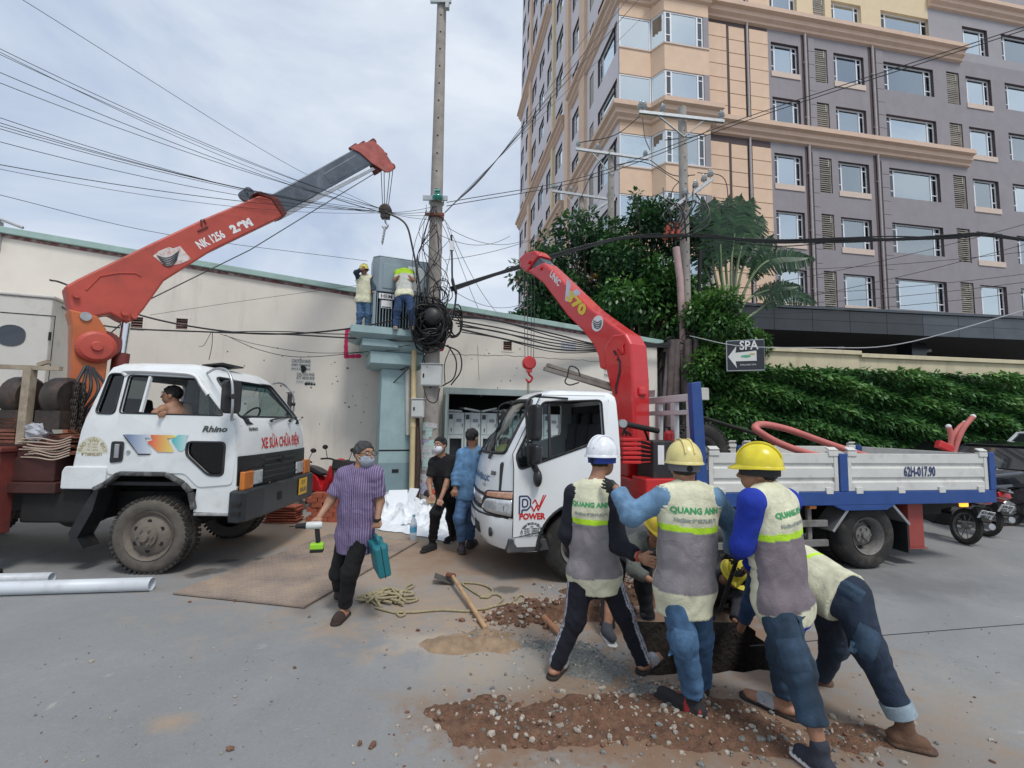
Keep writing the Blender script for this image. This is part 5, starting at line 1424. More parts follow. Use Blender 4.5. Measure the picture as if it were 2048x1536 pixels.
sw = MB(); sw.tube([(Vector((.42, .42, 1.42)) + Matrix.Rotation(R_(-50), 3, 'Y') @ Vector((.19 * math.cos(a), .19 * math.sin(a), 0))) for a in np.linspace(0, 2 * PI, 25)], .015, 6); sw.cyl((.42, .42, 1.42), (.6, .42, 1.25), .03); sw.build('steering_wheel', M_int, tr_, sm=60)
q = MB()
for (y0, y1, z) in ((.2, .5, 1.36), (-.5, -.1, 1.37), (-.1, .15, 1.39)): q.box((.80, (y0 + y1) / 2, z), (.2, y1 - y0, .012), Matrix.Rotation(.3 * y0, 3, 'Z') @ Matrix.Rotation(.3, 3, 'Y'))
q.build('dash_papers', M_plate_w, tr_)
q = MB()
for yy in (-.36, .36): q.bx(-5.7, .85, yy - .035, yy + .035, .56, .76)
for xx in (-5.4, -4.5, -3.2, -2, -.8, .3): q.bx(xx - .05, xx + .05, -.32, .32, .6, .74)
q.build('chassis', M_chass, tr_)
MB().cyl((.02, -.7, .40), (.02, .7, .40), .06).build('front_axle', M_chass, tr_)
q = MB(); q.cyl((-3.85, -.7, .41), (-3.85, .7, .41), .08); q.ball((-3.85, 0, .41), .19); q.build('rear_axle', M_chass, tr_); MB().bx(-.4, .5, -.3, .3, .5, .95).build('engine', M_chass, tr_)
for sgn in (-1, 1):
 wheel(tr_, .02, sgn * .80, .40, .22, M_tyre, M_rim2, sgn, rim_r=.215, tread=False)
 wheel(tr_, -3.85, sgn * .80, .42, .22, M_tyre, M_rim2, sgn, rim_r=.225, dish=.13, tread=False)
 wheel(tr_, -3.85, sgn * .55, .42, .22, M_tyre, M_rim2, sgn, rim_r=.225)
ZB = 1.0
q = MB(); q.bx(-5.80, -1.42, -.93, .93, .93, .995); q.build('bed_floor', mat('worn_bed_steel', (.22, .2, .19), .7, .3, var=.3, vs=4), tr_)
for sgn in (-1, 1):
 q = MB(); q.bx(-5.82, -1.38, sgn * .931, sgn * 1.0, .83, .998); q.prism([(-3.25, .832), (-3.42, .76), (-4.05, .76), (-4.2, .832)][:4], lambda p: (p[0], sgn * .935, p[1]), lambda p: (p[0], sgn * .996, p[1])); q.build('side_beam', M_blue, tr_, bev=.008)
 prof = [(0, 0), (.03, 0), (.03, .105), (.008, .12), (.008, .155), (.03, .17), (.03, .285), (.008, .30), (.008, .335), (.03, .35), (.03, .47), (0, .47)]
 for x0, x1 in ((-3.36, -1.56), (-5.72, -3.50)):
  q = MB(); q.prism(prof, lambda p: (x0 + .06, sgn * (.955 + p[0]), ZB + .003 + p[1]), lambda p: (x1 - .06, sgn * (.955 + p[0]), ZB + .003 + p[1]))
  for xa in (x0, x1 - .058): q.bx(xa, xa + .058, sgn * .955, sgn * .988, ZB + .003, ZB + .475)
  bo_ = q.build('drop_side', M_board, tr_, bev=.004)
  for xx in np.linspace(x0 + .15, x1 - .15, 4):
   q = MB(); q.bx(xx - .05, xx + .05, sgn * .985, sgn * 1.006, ZB - .03, ZB + .05); q.build('hinge', M_board, bo_, bev=.004)
  for xx in (x0 + .07, x1 - .07):
   q = MB(); q.bx(xx - .07, xx + .07, sgn * .94, sgn * 1.0, ZB + .44, ZB + .50); q.box((xx, sgn * .97, ZB + .53), (.13, .07, .02), Matrix.Rotation(sgn * -.5, 3, 'X')); q.build('latch', M_board, bo_, bev=.006)
 for x0, x1, z1 in ((-3.49, -3.37, 1.47), (-5.83, -5.73, 1.50)):
  q = MB(); q.bx(x0, x1, sgn * .93, sgn * 1.004, .999, z1); q.build('stake_post', M_blue, tr_, bev=.008)
 q = MB(); q.prism([(-1.40, .86), (-1.55, .86), (-1.47, 2.33), (-1.34, 2.31)], lambda p: (p[0], sgn * .90, p[1]), lambda p: (p[0], sgn * 1.0, p[1])); q.build('corner_post', M_blue, tr_, bev=.008)
 q = MB(); al = [(-3.28, .50), (-3.58, .845), (-4.16, .85), (-4.44, .56)]
 for a, b in zip(al[:-1], al[1:]): q.bar((a[0], sgn * .80, a[1]), (b[0], sgn * .80, b[1]), .02, .28, up=(0, 1, 0))
 for a, b in zip(al[:-1], al[1:]): q.bar((a[0], sgn * .945, a[1]), (b[0], sgn * .945, b[1]), .035, .03, up=(0, 1, 0))
 q.build('mudguard', M_alum, tr_, bev=.004)
 q = MB(); q.bx(-4.42, -4.40, sgn * .66, sgn * .95, .20, .58); q.build('mud_flap', M_blk, tr_)
 q = MB()
 for zz in (.36, .60): q.bx(-3.22, -1.0, sgn * .90, sgn * .945, zz - .04, zz + .04)
 for xx in (-3.0, -2.0, -1.2): q.bx(xx - .03, xx + .03, sgn * .86, sgn * .9, .3, .83)
 q.build('side_guard', M_rim2, tr_, bev=.006)
 q = MB(); q.bx(-3.04, -2.94, sgn * .90, sgn * .97, .785, .828); q.build('marker_lamp', M_amber, tr_, bev=.006)
 q = MB(); q.bx(-5.38, -5.26, sgn * .94, sgn * .975, .775, .829); q.build('marker_lamp', M_amber_lit if sgn > 0 else M_amber, tr_, bev=.01)
 q = MB(); q.bx(-4.78, -4.54, sgn * .62, sgn * .86, .24, .90); q.bx(-4.81, -4.51, sgn * .60, sgn * .88, .225, .239); q.build('rear_outrigger', mat('primer_red', (.30, .055, .045), .6, var=.12, vs=4, dirt=(.12, .05, .04), da=.25), tr_, bev=.01)
prof = [(0, 0), (.03, 0), (.03, .105), (.008, .12), (.008, .155), (.03, .17), (.03, .285), (.008, .30), (.008, .335), (.03, .35), (.03, .47), (0, .47)]
q = MB(); q.prism(prof, lambda p: (-5.80 - p[0], -.90, ZB + .003 + p[1]), lambda p: (-5.80 - p[0], .90, ZB + .003 + p[1])); q.build('tailgate', M_board, tr_, bev=.004)
lettering('62H-017.90', .175, M_txt_blue, tr_, (-4.60, .9895, 1.24), RT, UP, xs=.60, bold=.006)
q = MB(); q.bx(-5.84, -5.80, -.98, .98, .83, .997); q.build('rear_beam', M_blue, tr_, bev=.008)
M_rack = mat('white_rack_paint', (.56, .56, .56), .5, var=.08, dirt=(.28, .24, .2), da=.25)
rk = MB()
rk.bx(-1.49, -1.41, -.88, .88, 2.10, 2.19); rk.bx(-1.49, -1.41, -.88, .88, 1.93, 1.99)
for yy in (-.84, -.42, 0, .42, .80): rk.bx(-1.485, -1.415, yy - .05, yy + .05, 1.0, 1.929); rk.bx(-1.485, -1.415, yy - .05, yy + .05, 1.991, 2.099)
ro = rk.build('headboard_rack', M_rack, tr_, bev=.006)
for yy in (-.55, -.2): q = MB(); q.box((-1.45, yy, 2.25), (.02, .14, .10), Matrix.Rotation(.3, 3, 'Z')); q.build('lamp_bracket', M_rack, ro)
# ---- crane
RB = tr_.matrix_basis @ Vector((-1.03, 0, 1.5))
RTIP = at(1076, 515, 8.2)
dR, nR = crane_plane(RB, RTIP)
if nR.y > 0: nR = -nR
q = MB(); q.bx(-1.28, -.80, -.75, .75, .80, 1.10); q.bx(-1.22, -.84, -.30, .30, 1.10, 1.50); q.build('crane_base', M_red, tr_, bev=.02)
slab([(1242, 930), (1240, 790), (1228, 742), (1222, 700), (1240, 672), (1266, 668), (1278, 690), (1283, 760), (1285, 930)], RB, nR, .17, tr_inv, 'crane_column', M_red, tr_, bev=.03)
slab([(1068, 545), (1100, 528), (1130, 556), (1196, 620), (1240, 652), (1264, 668), (1277, 690), (1279, 735), (1262, 742), (1238, 728), (1226, 742), (1214, 738), (1211, 714), (1200, 690), (1180, 664), (1150, 636), (1100, 570)], RB, nR, .16, tr_inv, 'boom', M_red, tr_, bev=.03, off=.0)
slab([(1064, 528), (1088, 516), (1112, 540), (1090, 562)], RB, nR, .115, tr_inv, 'boom_extension', M_boom_grey, tr_, bev=.012)
slab([(1052, 538), (1050, 520), (1062, 508), (1082, 504), (1092, 514), (1078, 530), (1066, 548)], RB, nR, .15, tr_inv, 'boom_head', M_red, tr_, bev=.03)
slab([(1056, 535), (1068, 530), (1070, 546), (1060, 548)], RB, nR, .07, tr_inv, 'boom_tip_block', M_red, tr_, bev=.01)
for (u, v) in ((1072, 528), (1096, 540), (1262, 692), (1250, 718)):
 p = onplane(u, v, RB, nR); q = MB(); q.cyl(tr_inv @ (p + nR * .16), tr_inv @ (p + nR * .19), .035, n=12); q.build('pin', M_red, tr_, sm=40)
boom_text('UNIC', 1101, 547, 1119, 568, .15, M_txt_white, tr_inv, RB, nR, .163, tr_, bold=.006)
boom_text('V', 1128, 576, 1150, 600, .36, mat('silver_lettering', (.55, .58, .66), .4, var=.1), tr_inv, RB, nR, .163, tr_, bold=.02)
boom_text('370', 1136, 590, 1168, 624, .22, mat('yellow_lettering', (.75, .55, .06), .5, var=0), tr_inv, RB, nR, .166, tr_, bold=.012)
p = onplane(1195, 647, RB + nR * .162, nR)
lg = MB(); lg.lathe([(.12, 0), (.12, .004)], (0, 0, 0), 'Z', 24, rot=nR.to_track_quat('Z', 'Y').to_matrix()); lg.v = [tuple(tr_inv.to_3x3() @ Vector(v) + tr_inv @ p) for v in lg.v]; lo_ = lg.build('round_sticker', M_plate_w, tr_)
for k in range(4):
 w_ = 9 - 1.2 * abs(k - 1)
 q = MB(); q.tube([tr_inv @ onplane(1195 - w_ + 2 * w_ * t, 641 + 4 * k + 4 * math.sin(PI * t), RB + nR * .168, nR) for t in np.linspace(0, 1, 9)], .008, 4); q.build('sticker_arc', M_ink, lo_)
q = MB(); q.tube([tr_inv @ onplane(u, v, RB + nR * .172, nR) for u, v in ((1236, 700), (1228, 702), (1240, 724), (1240, 742), (1232, 775), (1232, 788))], .018, 6); q.build('hydraulic_hose', M_hose, tr_, sm=60)
q = MB(); q.tube([tr_inv @ onplane(u, v, RB + nR * .19, nR) for u, v in ((1232, 700), (1240, 708), (1247, 706), (1244, 694))], .014, 6); q.build('grab_loop', M_red, tr_, sm=60)
slab([(1278, 770), (1287, 776), (1288, 790), (1279, 796)], RB, nR, .07, tr_inv, 'slew_motor', M_red, tr_, bev=.02)
hY = 8.15
for k, (u0, u1) in enumerate(((1047, 1050), (1054, 1056), (1063, 1062), (1070, 1067))):
 q = MB(); q.tube([tr_inv @ at(u0, 546, hY), tr_inv @ at(u1, 716, hY)], .006, 5); q.build('wire_fall', M_rope_wire, tr_)
hb = tr_inv @ at(1058, 726, hY)
q = MB(); q.lathe([(.0, -.07), (.10, -.07), (.125, -.045), (.125, .045), (.10, .07), (.0, .07)], hb, 'Y', 22); q.bx(hb.x - .05, hb.x + .05, hb.y - .05, hb.y + .05, hb.z - .17, hb.z - .06); q.build('hook_block', M_red, tr_, sm=40)
hk = hb + Vector((0, 0, -.16))
q = MB(); q.tube(spline([hk, hk + Vector((-.005, 0, -.05)), hk + Vector((-.065, 0, -.11)), hk + Vector((-.01, 0, -.19)), hk + Vector((.06, 0, -.13))], 6), [.022] * 22 + [.018, .014, .01], 8); q.build('hook', M_red, tr_, sm=60)
q = MB(); q.tube([hk + Vector((0, 0, -.17)), hk + Vector((-.01, 0, -.6)), hk + Vector((.0, .02, -.9))], .01, 5); q.tube([hk + Vector((0.02, 0, -.17)), hk + Vector((.03, 0, -.6)), hk + Vector((.02, .02, -.9))], .01, 5); q.build('rope_sling', mat('sling_rope', (.32, .27, .19), .9), tr_)
for k in range(6):
 z = 1.32 + .055 * k
 q = MB(); q.bx(-.80, -.56, .42, .78, z, z + .038); q.build('valve_section', M_red, tr_, bev=.008)
 q = MB(); q.bar((-.80, .76, z + .02), (-1.02 - .01 * k, .80, z + .035 - .02 * k), .012); q.ball((-1.03 - .01 * k, .80, z + .035 - .02 * k), .018, 8, 5); q.build('control_lever', M_red, tr_)
for k in range(3): tubepart('hydraulic_hose', [(-.60 - .06 * k, .66, 1.66), (-.66, .70 - .1 * k, 1.78), (-.90, .60, 1.75), (-1.05, .5, 1.55)], .014, M_hose, tr_)
q = MB(); q.bx(-1.32, -.92, .40, .84, 1.08, 1.60); bb = q.build('tank_box', M_blk, tr_, bev=.012)
for (a, b) in ((-1.06, -.98), (-1.28, -1.22)): q = MB(); q.bx(a, b, .841, .845, 1.32, 1.55); q.build('warning_label', M_plate_w, bb)
q = MB(); q.bx(-1.36, -.78, .55, .93, .96, 1.16); q.bx(-1.5, -.95, .40, .95, .62, .94); q.build('front_outrigger', M_red, tr_, bev=.015)
q = MB(); q.cyl((-1.0, .78, 1.16), (-1.0, .78, 1.22), .05, n=16); q.build('filler_cap', M_plate_w, tr_)
q = MB(); q.cyl((-.60, .74, 1.80), (-1.10, .62, 1.72), .035, n=14); q.build('hydraulic_ram', M_chass, tr_, sm=40)
q = MB(); q.lathe([(.02, -.03), (.05, -.03), (.05, .03), (.02, .03)], (-.57, .745, 1.805), 'Y', 16); q.build('ram_eye', M_steel, tr_, sm=40)
q = MB(); q.cyl((-1.37, .42, 1.45), (-1.37, .42, 1.68), .065, n=18); q.ball((-1.37, .42, 1.68), (.065, .065, .05), 16, 8); q.build('fire_extinguisher', M_red, tr_, sm=40)
q = MB(); q.bx(-1.31, -1.299, .37, .47, 1.5, 1.6); q.cyl((-1.37, .42, 1.72), (-1.37, .42, 1.77), .02, n=8); q.bar((-1.37, .42, 1.76), (-1.30, .42, 1.77), .02); q.build('extinguisher_valve', M_chass, tr_)
sw_ = wheel(tr_, -1.95, .15, .42, .22, M_tyre, M_rim2, 1, name='spare_wheel', rim_r=.225, dish=.1); sw_.location.z = 1.42
# ================================================================ foliage
def leaf_mat(name, c0, c1, c2):
 m = bpy.data.materials.new(name); m.use_nodes = True
 t = m.node_tree; N = t.nodes; L = t.links.new
 b = N['Principled BSDF']; b.inputs['Roughness'].default_value = .42
 at_ = N.new('ShaderNodeAttribute'); at_.attribute_name = 'leaf_tone_shade'
 rp = N.new('ShaderNodeValToRGB'); rp.color_ramp.elements[0].color = (*c0, 1); rp.color_ramp.elements[1].color = (*c2, 1)
 e = rp.color_ramp.elements.new(.55); e.color = (*c1, 1)
 L(at_.outputs['Fac'], rp.inputs[0]); L(rp.outputs[0], b.inputs['Base Color'])
 tl_ = N.new('ShaderNodeBsdfTranslucent'); L(rp.outputs[0], tl_.inputs[0])
 ms = N.new('ShaderNodeMixShader'); ms.inputs[0].default_value = .22
 L(b.outputs[0], ms.inputs[1]); L(tl_.outputs[0], ms.inputs[2]); L(ms.outputs[0], N['Material Output'].inputs[0])
 MATS[name] = m
 return m
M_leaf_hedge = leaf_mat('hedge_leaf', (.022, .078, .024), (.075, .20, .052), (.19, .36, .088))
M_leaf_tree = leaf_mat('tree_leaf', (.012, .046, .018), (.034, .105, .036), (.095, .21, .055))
M_leaf_vine = leaf_mat('vine_leaf', (.022, .08, .020), (.070, .185, .038), (.16, .31, .055))
M_leaf_palm = leaf_mat('palm_leaf', (.008, .036, .016), (.018, .066, .026), (.05, .12, .04))
M_bark = mat('bark', (.10, .075, .055), .95, var=.3, vs=8, bump=.8, bs=25)
def leaves(name, P, Ddir, size, m, parent=None, droop=.5, asp=.42, leaf_tone_shade=None, kind='stuff', seed=1):
 """P: leaf bases, Ddir: outward direction of each; folded diamond leaves"""
 r = np.random.default_rng(seed)
 n = len(P)
 d = Ddir + r.normal(0, .55, (n, 3)); d[:, 2] -= droop
 d /= np.linalg.norm(d, axis=1)[:, None]
 up = np.tile([0, 0, 1.], (n, 1)) + r.normal(0, .35, (n, 3))
 s = np.cross(d, up); s /= (np.linalg.norm(s, axis=1)[:, None] + 1e-9)
 nn = np.cross(s, d)
 L_ = size * r.uniform(.65, 1.3, (n, 1)); W_ = L_ * asp
 a = P; b = P + d * L_ * .45 + s * W_ * .5 - nn * W_ * .12; c = P + d * L_ - nn * L_ * .12; e = P + d * L_ * .45 - s * W_ * .5 - nn * W_ * .12
 V = np.stack([a, b, c, e], 1).reshape(-1, 3)
 idx = np.arange(n) * 4
 F = np.concatenate([np.stack([idx, idx + 1, idx + 2], 1), np.stack([idx, idx + 2, idx + 3], 1)])
 me = bpy.data.meshes.new(name)
 me.vertices.add(len(V)); me.vertices.foreach_set('co', V.ravel())
 me.loops.add(len(F) * 3); me.loops.foreach_set('vertex_index', F.ravel())
 me.polygons.add(len(F)); me.polygons.foreach_set('loop_start', np.arange(len(F)) * 3); me.polygons.foreach_set('loop_total', np.full(len(F), 3))
 me.update()
 rv = (r.random(n) ** 1.2 if leaf_tone_shade is None else np.clip(leaf_tone_shade + r.normal(0, .15, n), 0, 1))
 at_ = me.attributes.new('leaf_tone_shade', 'FLOAT', 'FACE'); at_.data.foreach_set('value', np.concatenate([rv, rv]).astype(np.float32))
 me.materials.append(m)
 o = link(name, me, parent)
 if kind: o['kind'] = kind
 return o
def crown_points(blobs, per, seed):
 """points near the surface of many small clumps"""
 r = np.random.default_rng(seed); P = []; Dn = []; R = []
 for (c, rad) in blobs:
  k = int(per * rad * rad)
  v = r.normal(0, 1, (k, 3)); v /= np.linalg.norm(v, axis=1)[:, None]
  q = r.uniform(.55, 1.05, (k, 1))
  P.append(np.array(c) + v * q * rad * np.array([1, 1, .75])); Dn.append(v)
  R.append(np.clip(.25 + .45 * v[:, 2] * q[:, 0] + .25 * r.random(), 0, 1))  # shade painted into leaf tone: lighter on clump tops, darker underneath
 return np.concatenate(P), np.concatenate(Dn), np.concatenate(R)
def tree(name, label, u, Y, boxes, per, size, m, seed, trunk=.16):
 """boxes: picture rectangles (u0, u1, v0, v1) of the crown, filled with clumps"""
 r = random.Random(seed)
 b0 = at(u, 700, Y); base = Vector((b0.x, Y, 0))
 e = empty(name, label, 'tree', 'trees behind the warehouse', loc=base)
 blobs = []
 for (u0, u1, v0, v1, n, rad) in boxes:
  for _ in range(n):
   p = at(r.uniform(u0, u1), r.uniform(v0, v1), Y + r.uniform(-1.1, 1.1)) - base
   blobs.append((tuple(p), rad * r.uniform(.6, 1.25)))
 P, Dn, R = crown_points(blobs, per, seed)
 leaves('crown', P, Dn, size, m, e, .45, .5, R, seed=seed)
 q = MB()
 top = max(b[0][2] for b in blobs)
 q.tube(spline([(0, 0, -.1), (.1, .05, top * .3), (-.05, .1, top * .55), (.1, 0, top * .8)], 4), [trunk * (1 - .6 * k / 12) for k in range(13)], 8)
 for b in blobs[::2]:
  c = Vector(b[0]); s_ = Vector((0, .05, max(1.5, c.z * .55)))
  q.tube(spline([s_, s_.lerp(c, .5) + Vector((0, 0, .25)), c], 3), [.06, .05, .045, .04, .03, .02, .012], 5)
 q.build('trunk', M_bark, e, sm=60)
 return e
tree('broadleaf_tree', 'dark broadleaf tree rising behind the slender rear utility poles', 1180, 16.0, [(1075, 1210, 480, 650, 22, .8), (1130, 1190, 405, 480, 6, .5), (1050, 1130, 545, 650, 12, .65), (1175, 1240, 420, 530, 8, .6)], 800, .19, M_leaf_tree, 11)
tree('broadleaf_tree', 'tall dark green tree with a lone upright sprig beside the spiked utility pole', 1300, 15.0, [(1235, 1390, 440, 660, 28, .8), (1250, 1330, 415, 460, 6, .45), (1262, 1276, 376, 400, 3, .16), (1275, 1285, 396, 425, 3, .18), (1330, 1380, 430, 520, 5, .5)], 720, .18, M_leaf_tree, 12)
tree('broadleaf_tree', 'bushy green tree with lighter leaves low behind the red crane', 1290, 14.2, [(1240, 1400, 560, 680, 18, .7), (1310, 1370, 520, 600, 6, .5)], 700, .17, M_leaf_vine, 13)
# ---- hedge: leafy wall along the pavement
HA = R_(8)
H0 = at(1420, 900, 12.3); H0.z = 0; HK = 12.3 / 9.9
hE = Vector((math.cos(HA), math.sin(HA), 0)); hN = Vector((math.sin(HA), -math.cos(HA), 0))
he = empty('hedge', 'long clipped hedge of drooping green leaves over a dark railing', 'hedge', loc=H0, rz=HA)
r = np.random.default_rng(5)
n = 30000
s = r.uniform(-.2, 14.5, n); z = 1.1 + 2.35 * r.random(n) ** .9
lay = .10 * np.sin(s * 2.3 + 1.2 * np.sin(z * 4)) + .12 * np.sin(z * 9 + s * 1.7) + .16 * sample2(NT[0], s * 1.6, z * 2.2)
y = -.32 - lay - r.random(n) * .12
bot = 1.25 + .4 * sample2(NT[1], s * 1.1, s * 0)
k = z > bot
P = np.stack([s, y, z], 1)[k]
rn = np.clip(.18 + .33 * (P[:, 2] - 1.2) / 2.3 + 1.2 * (lay[k] - .05), 0, 1)  # light and shade in the leaf colour: paler higher up and on jutting layers
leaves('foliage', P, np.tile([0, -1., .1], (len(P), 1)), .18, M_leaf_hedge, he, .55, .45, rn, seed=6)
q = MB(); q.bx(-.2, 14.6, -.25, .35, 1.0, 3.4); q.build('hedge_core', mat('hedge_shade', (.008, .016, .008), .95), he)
q = MB(); q.bx(-.2, 13.6, -.1, .1, 0, .5); q.build('plinth', M_concrete, he)
for i in range(46):
 q = MB(); x = -.1 + i * .3; q.bx(x, x + .035, -.02, .02, .5, 1.25); q.build('railing_bar', M_chass, he)
ve = empty('vine_bush', 'tall mound of bright green vine leaves behind the SPA sign', 'bush', loc=H0)
blobs = []
rr_ = random.Random(21)
for (u0, u1, v0, v1, n_, rad) in ((1400, 1470, 620, 760, 16, .42), (1460, 1525, 640, 720, 8, .32), (1410, 1460, 590, 640, 5, .3), (1400, 1500, 740, 850, 14, .4), (1415, 1530, 690, 770, 10, .33)):
 for _ in range(n_): blobs.append((tuple(at(rr_.uniform(u0, u1), rr_.uniform(v0, v1), 12.2 + rr_.uniform(-.3, .5)) - H0), rad * 1.2 * rr_.uniform(.7, 1.2)))
P, Dn, R = crown_points(blobs, 2000, 31)
leaves('foliage', P, Dn, .155, M_leaf_vine, ve, .5, .45, R, seed=8)
q = MB(); q.tube([(.1, .3, 0), (.2, .35, 1.5), (.1, .3, 3.2)], .08, 7); q.build('stem', M_bark, ve)
# ---- yellow beam of the garden wall
be = empty('garden_beam', 'pale yellow plastered beam running above the hedge', 'wall', loc=H0, rz=HA)
M_yel = mat('pale_yellow_plaster', (.60, .53, .36), .85, var=.08, vs=2, dirt=(.28, .24, .18), da=.35, ds=3, streak=True)
zb0 = at(1560, 735, H0.y + .2).z
q = MB(); q.bx(1.4, 4.8, .05, .45, 3.37, 3.92); q.bx(1.35, 4.8, -.03, .5, 3.921, 4.04); q.build('beam_span', M_yel, be, bev=.01)
q = MB(); q.bx(4.801, 16, .05, .45, 3.28, 3.85); q.bx(4.801, 16, -.03, .5, 3.851, 3.97); q.build('beam_span', M_yel, be, bev=.01)
for x in (1.6, 8.5, 14.5): q = MB(); q.bx(x, x + .3, .1, .4, 0, 3.27); q.build('post', M_yel, be)
# ---- fan palm behind the hedge
pe = empty('travellers_palm', 'tall fan-shaped palm with torn paddle leaves behind the utility pole', 'palm', loc=(0, 0, 0))
pb = at(1462, 655, 14.6); pe.location = (pb.x, pb.y, 0)
def frond(pts, w_, droopw=.35, seed=0, torn=.4):
 """stalk through pts (picture u, v, Y); the blade takes the second part"""
 r = random.Random(seed)
 P = spline([at(u, v, Y) - pe.location for u, v, Y in pts], 8)
 n = len(P); k0 = int(n * .42)
 st = MB(); st.tube(P[:k0 + 6], [.05 * (1 - .5 * i / n) for i in range(k0 + 6)], 6)
 f = st.build('frond', mat('palm_stalk', (.22, .28, .15), .6, var=.15, vs=4), pe, sm=60)
 B = P[k0:]; m_ = MB(); vs = []; leaf_tone_shade = []
 K = len(B)
 S_ = 34
 def rib(t):
  x = t * (K - 1); i = min(K - 2, int(x)); return B[i].lerp(B[i + 1], x - i)
 fs = []
 for sd_ in (-1, 1):
  t = 0.0; i = 0
  while i < S_:
   w0 = i / S_; w1 = (i + 1) / S_
   gap = r.random() < torn
   p0, p1 = rib(w0), rib(w1)
   tan = (p1 - p0).normalized()
   nrm = Vector((0.15, -1, .1)).normalized()
   side = tan.cross(nrm).normalized() * sd_
   prof = lambda x: w_ * (math.sin(PI * min(1, x * 1.02 + .03)) ** .55) * (1 if x < .9 else .9)
   d0 = prof(w0) * r.uniform(.92, 1.03); d1 = prof(w1) * (r.uniform(.80, .95) if gap else 1)
   dr = Vector((0, r.uniform(-.05, .05), -droopw * w_ * (.4 + .5 * r.random())))
   if gap: dr *= 1.5
   f0 = p0 + side * d0 + dr + tan * w_ * .28; f1 = p1 + side * d1 + dr + tan * w_ * .28
   m0 = p0 + side * d0 * .5 + Vector((0, -.03, .02)) + tan * w_ * .12; m1 = p1 + side * d1 * .5 + Vector((0, -.03, .02)) + tan * w_ * .12
   if gap: f1 = f1.lerp(f0, .3); m1 = m1.lerp(m0, .12)
   b0 = len(vs); vs += [p0, p1, m1, m0, f1, f0]
   fs += [(b0, b0 + 1, b0 + 2, b0 + 3), (b0 + 3, b0 + 2, b0 + 4, b0 + 5)]
   c = r.random(); leaf_tone_shade += [c, c]
   i += 1
 m_.add(vs, fs)
 me = m_.mesh('blade', M_leaf_palm)
 at_ = me.attributes.new('leaf_tone_shade', 'FLOAT', 'FACE'); at_.data.foreach_set('value', np.array(leaf_tone_shade, np.float32))
 link('blade', me, f)
FR = [((1462, 650), (1432, 560), (1418, 470), (1404, 400), .40), ((1463, 650), (1440, 545), (1432, 460), (1428, 396), .42), ((1464, 650), (1452, 540), (1452, 460), (1458, 392), .42), ((1465, 650), (1462, 540), (1470, 455), (1482, 390), .40), ((1466, 650), (1473, 545), (1490, 460), (1505, 396), .40), ((1466, 650), (1480, 555), (1505, 480), (1524, 432), .36),
 ((1466, 652), (1500, 560), (1545, 518), (1622, 515), .34), ((1466, 652), (1495, 600), (1545, 578), (1600, 572), .26), ((1466, 655), (1510, 625), (1570, 585), (1628, 602), .26), ((1464, 650), (1428, 580), (1400, 505), (1382, 440), .34), ((1465, 650), (1470, 560), (1478, 480), (1492, 420), .38), ((1464, 650), (1445, 560), (1440, 480), (1442, 420), .38), ((1465, 655), (1490, 580), (1520, 520), (1545, 470), .30)]
for k, (a, b, c, d, w_) in enumerate(FR):
 Y0 = 14.6; dy = (k * 37 % 11 - 5) * .06
 frond([(*a, Y0), (*b, Y0 + dy), (*c, Y0 + 2 * dy), (*d, Y0 + 2.5 * dy)], w_ * 1.4, .3, k, .35 if k < 6 else .6)
q = MB(); q.tube([(0, 0, 0), (.02, 0, 2), (0, 0, at(1464, 645, 14.6).z)], [.2, .18, .16], 10); q.build('trunk', M_bark, pe, sm=60)
# ================================================================ utility poles
def pole(name, label, base, top, r0, r1, holes=True):
 b = Vector(base); t = Vector(top)
 e = empty(name, label, 'utility pole', loc=b)
 q = MB(); n = 16
 q.tube([Vector((0, 0, -.3)).lerp(t - b, k / n) if k else Vector((0, 0, -.3)) for k in range(n + 1)], [r0 + (r1 - r0) * k / n for k in range(n + 1)], 16)
 q.build('shaft', M_concrete, e, sm=60)
 d = (t - b)
 if holes:
  q = MB(); H_ = d.length; z = 2.5
  while z < H_ - .3:
   c = d * (z / H_); rr = r0 + (r1 - r0) * z / H_
   q.box((c.x + .01, c.y - rr + .002, c.z), (.035, .02, .022)); z += .42 if z > H_ * .45 else .9
  q.build('step_hole', M_dark, e)
 return e
p1b = at(857, 1008, 9.75); p1b.z = 0
p1t = at(884.5, -30, 9.75)
P1 = pole('main_pole', 'tall main concrete pole beside the transformer, tangled with black cables', p1b, p1t, .185, .105)
p1 = lambda v: p1b.lerp(p1t, (at(870, v, 9.75).z) / p1t.z)
def part_world(q, name, m, e, **k):
 q.v = [tuple(Vector(v) - e.location) for v in q.v]; return q.build(name, m, e, **k)
c = p1(12); q = MB(); q.bx(c.x - .24, c.x + .24, c.y - .16, c.y - .10, c.z - .05, c.z + .05); q.bx(c.x + .12, c.x + .2, c.y - .2, c.y - .1, c.z - .22, c.z - .05); part_world(q, 'crossarm', M_steel, P1)
c = p1(404); q = MB(); q.bx(c.x - .27, c.x + .27, c.y - .20, c.y - .15, c.z - .05, c.z + .05); q.lathe([(.165, -.04), (.175, -.04), (.175, .04), (.165, .04)], c, n=16); part_world(q, 'clamp', M_steel, P1)
c = p1(436); q = MB(); q.bx(c.x - .21, c.x + .21, c.y - .2, c.y - .16, c.z - .03, c.z + .03); q.lathe([(.165, -.03), (.178, -.03), (.178, .03), (.165, .03)], c, n=16); part_world(q, 'clamp', M_rust, P1)
c = at(875, 390, 9.5); q = MB(); q.lathe([(.02, -.10), (.10, -.09), (.12, -.05), (.115, 0), (.07, .03), (.065, .07), (.085, .09), (.05, .12), (.0, .125)], c, n=20, rot=Matrix.Rotation(.5, 3, 'X')); part_world(q, 'insulator', mat('green_glass_insulator', (.02, .25, .20), .12, var=.1, coat=1), P1, sm=50)
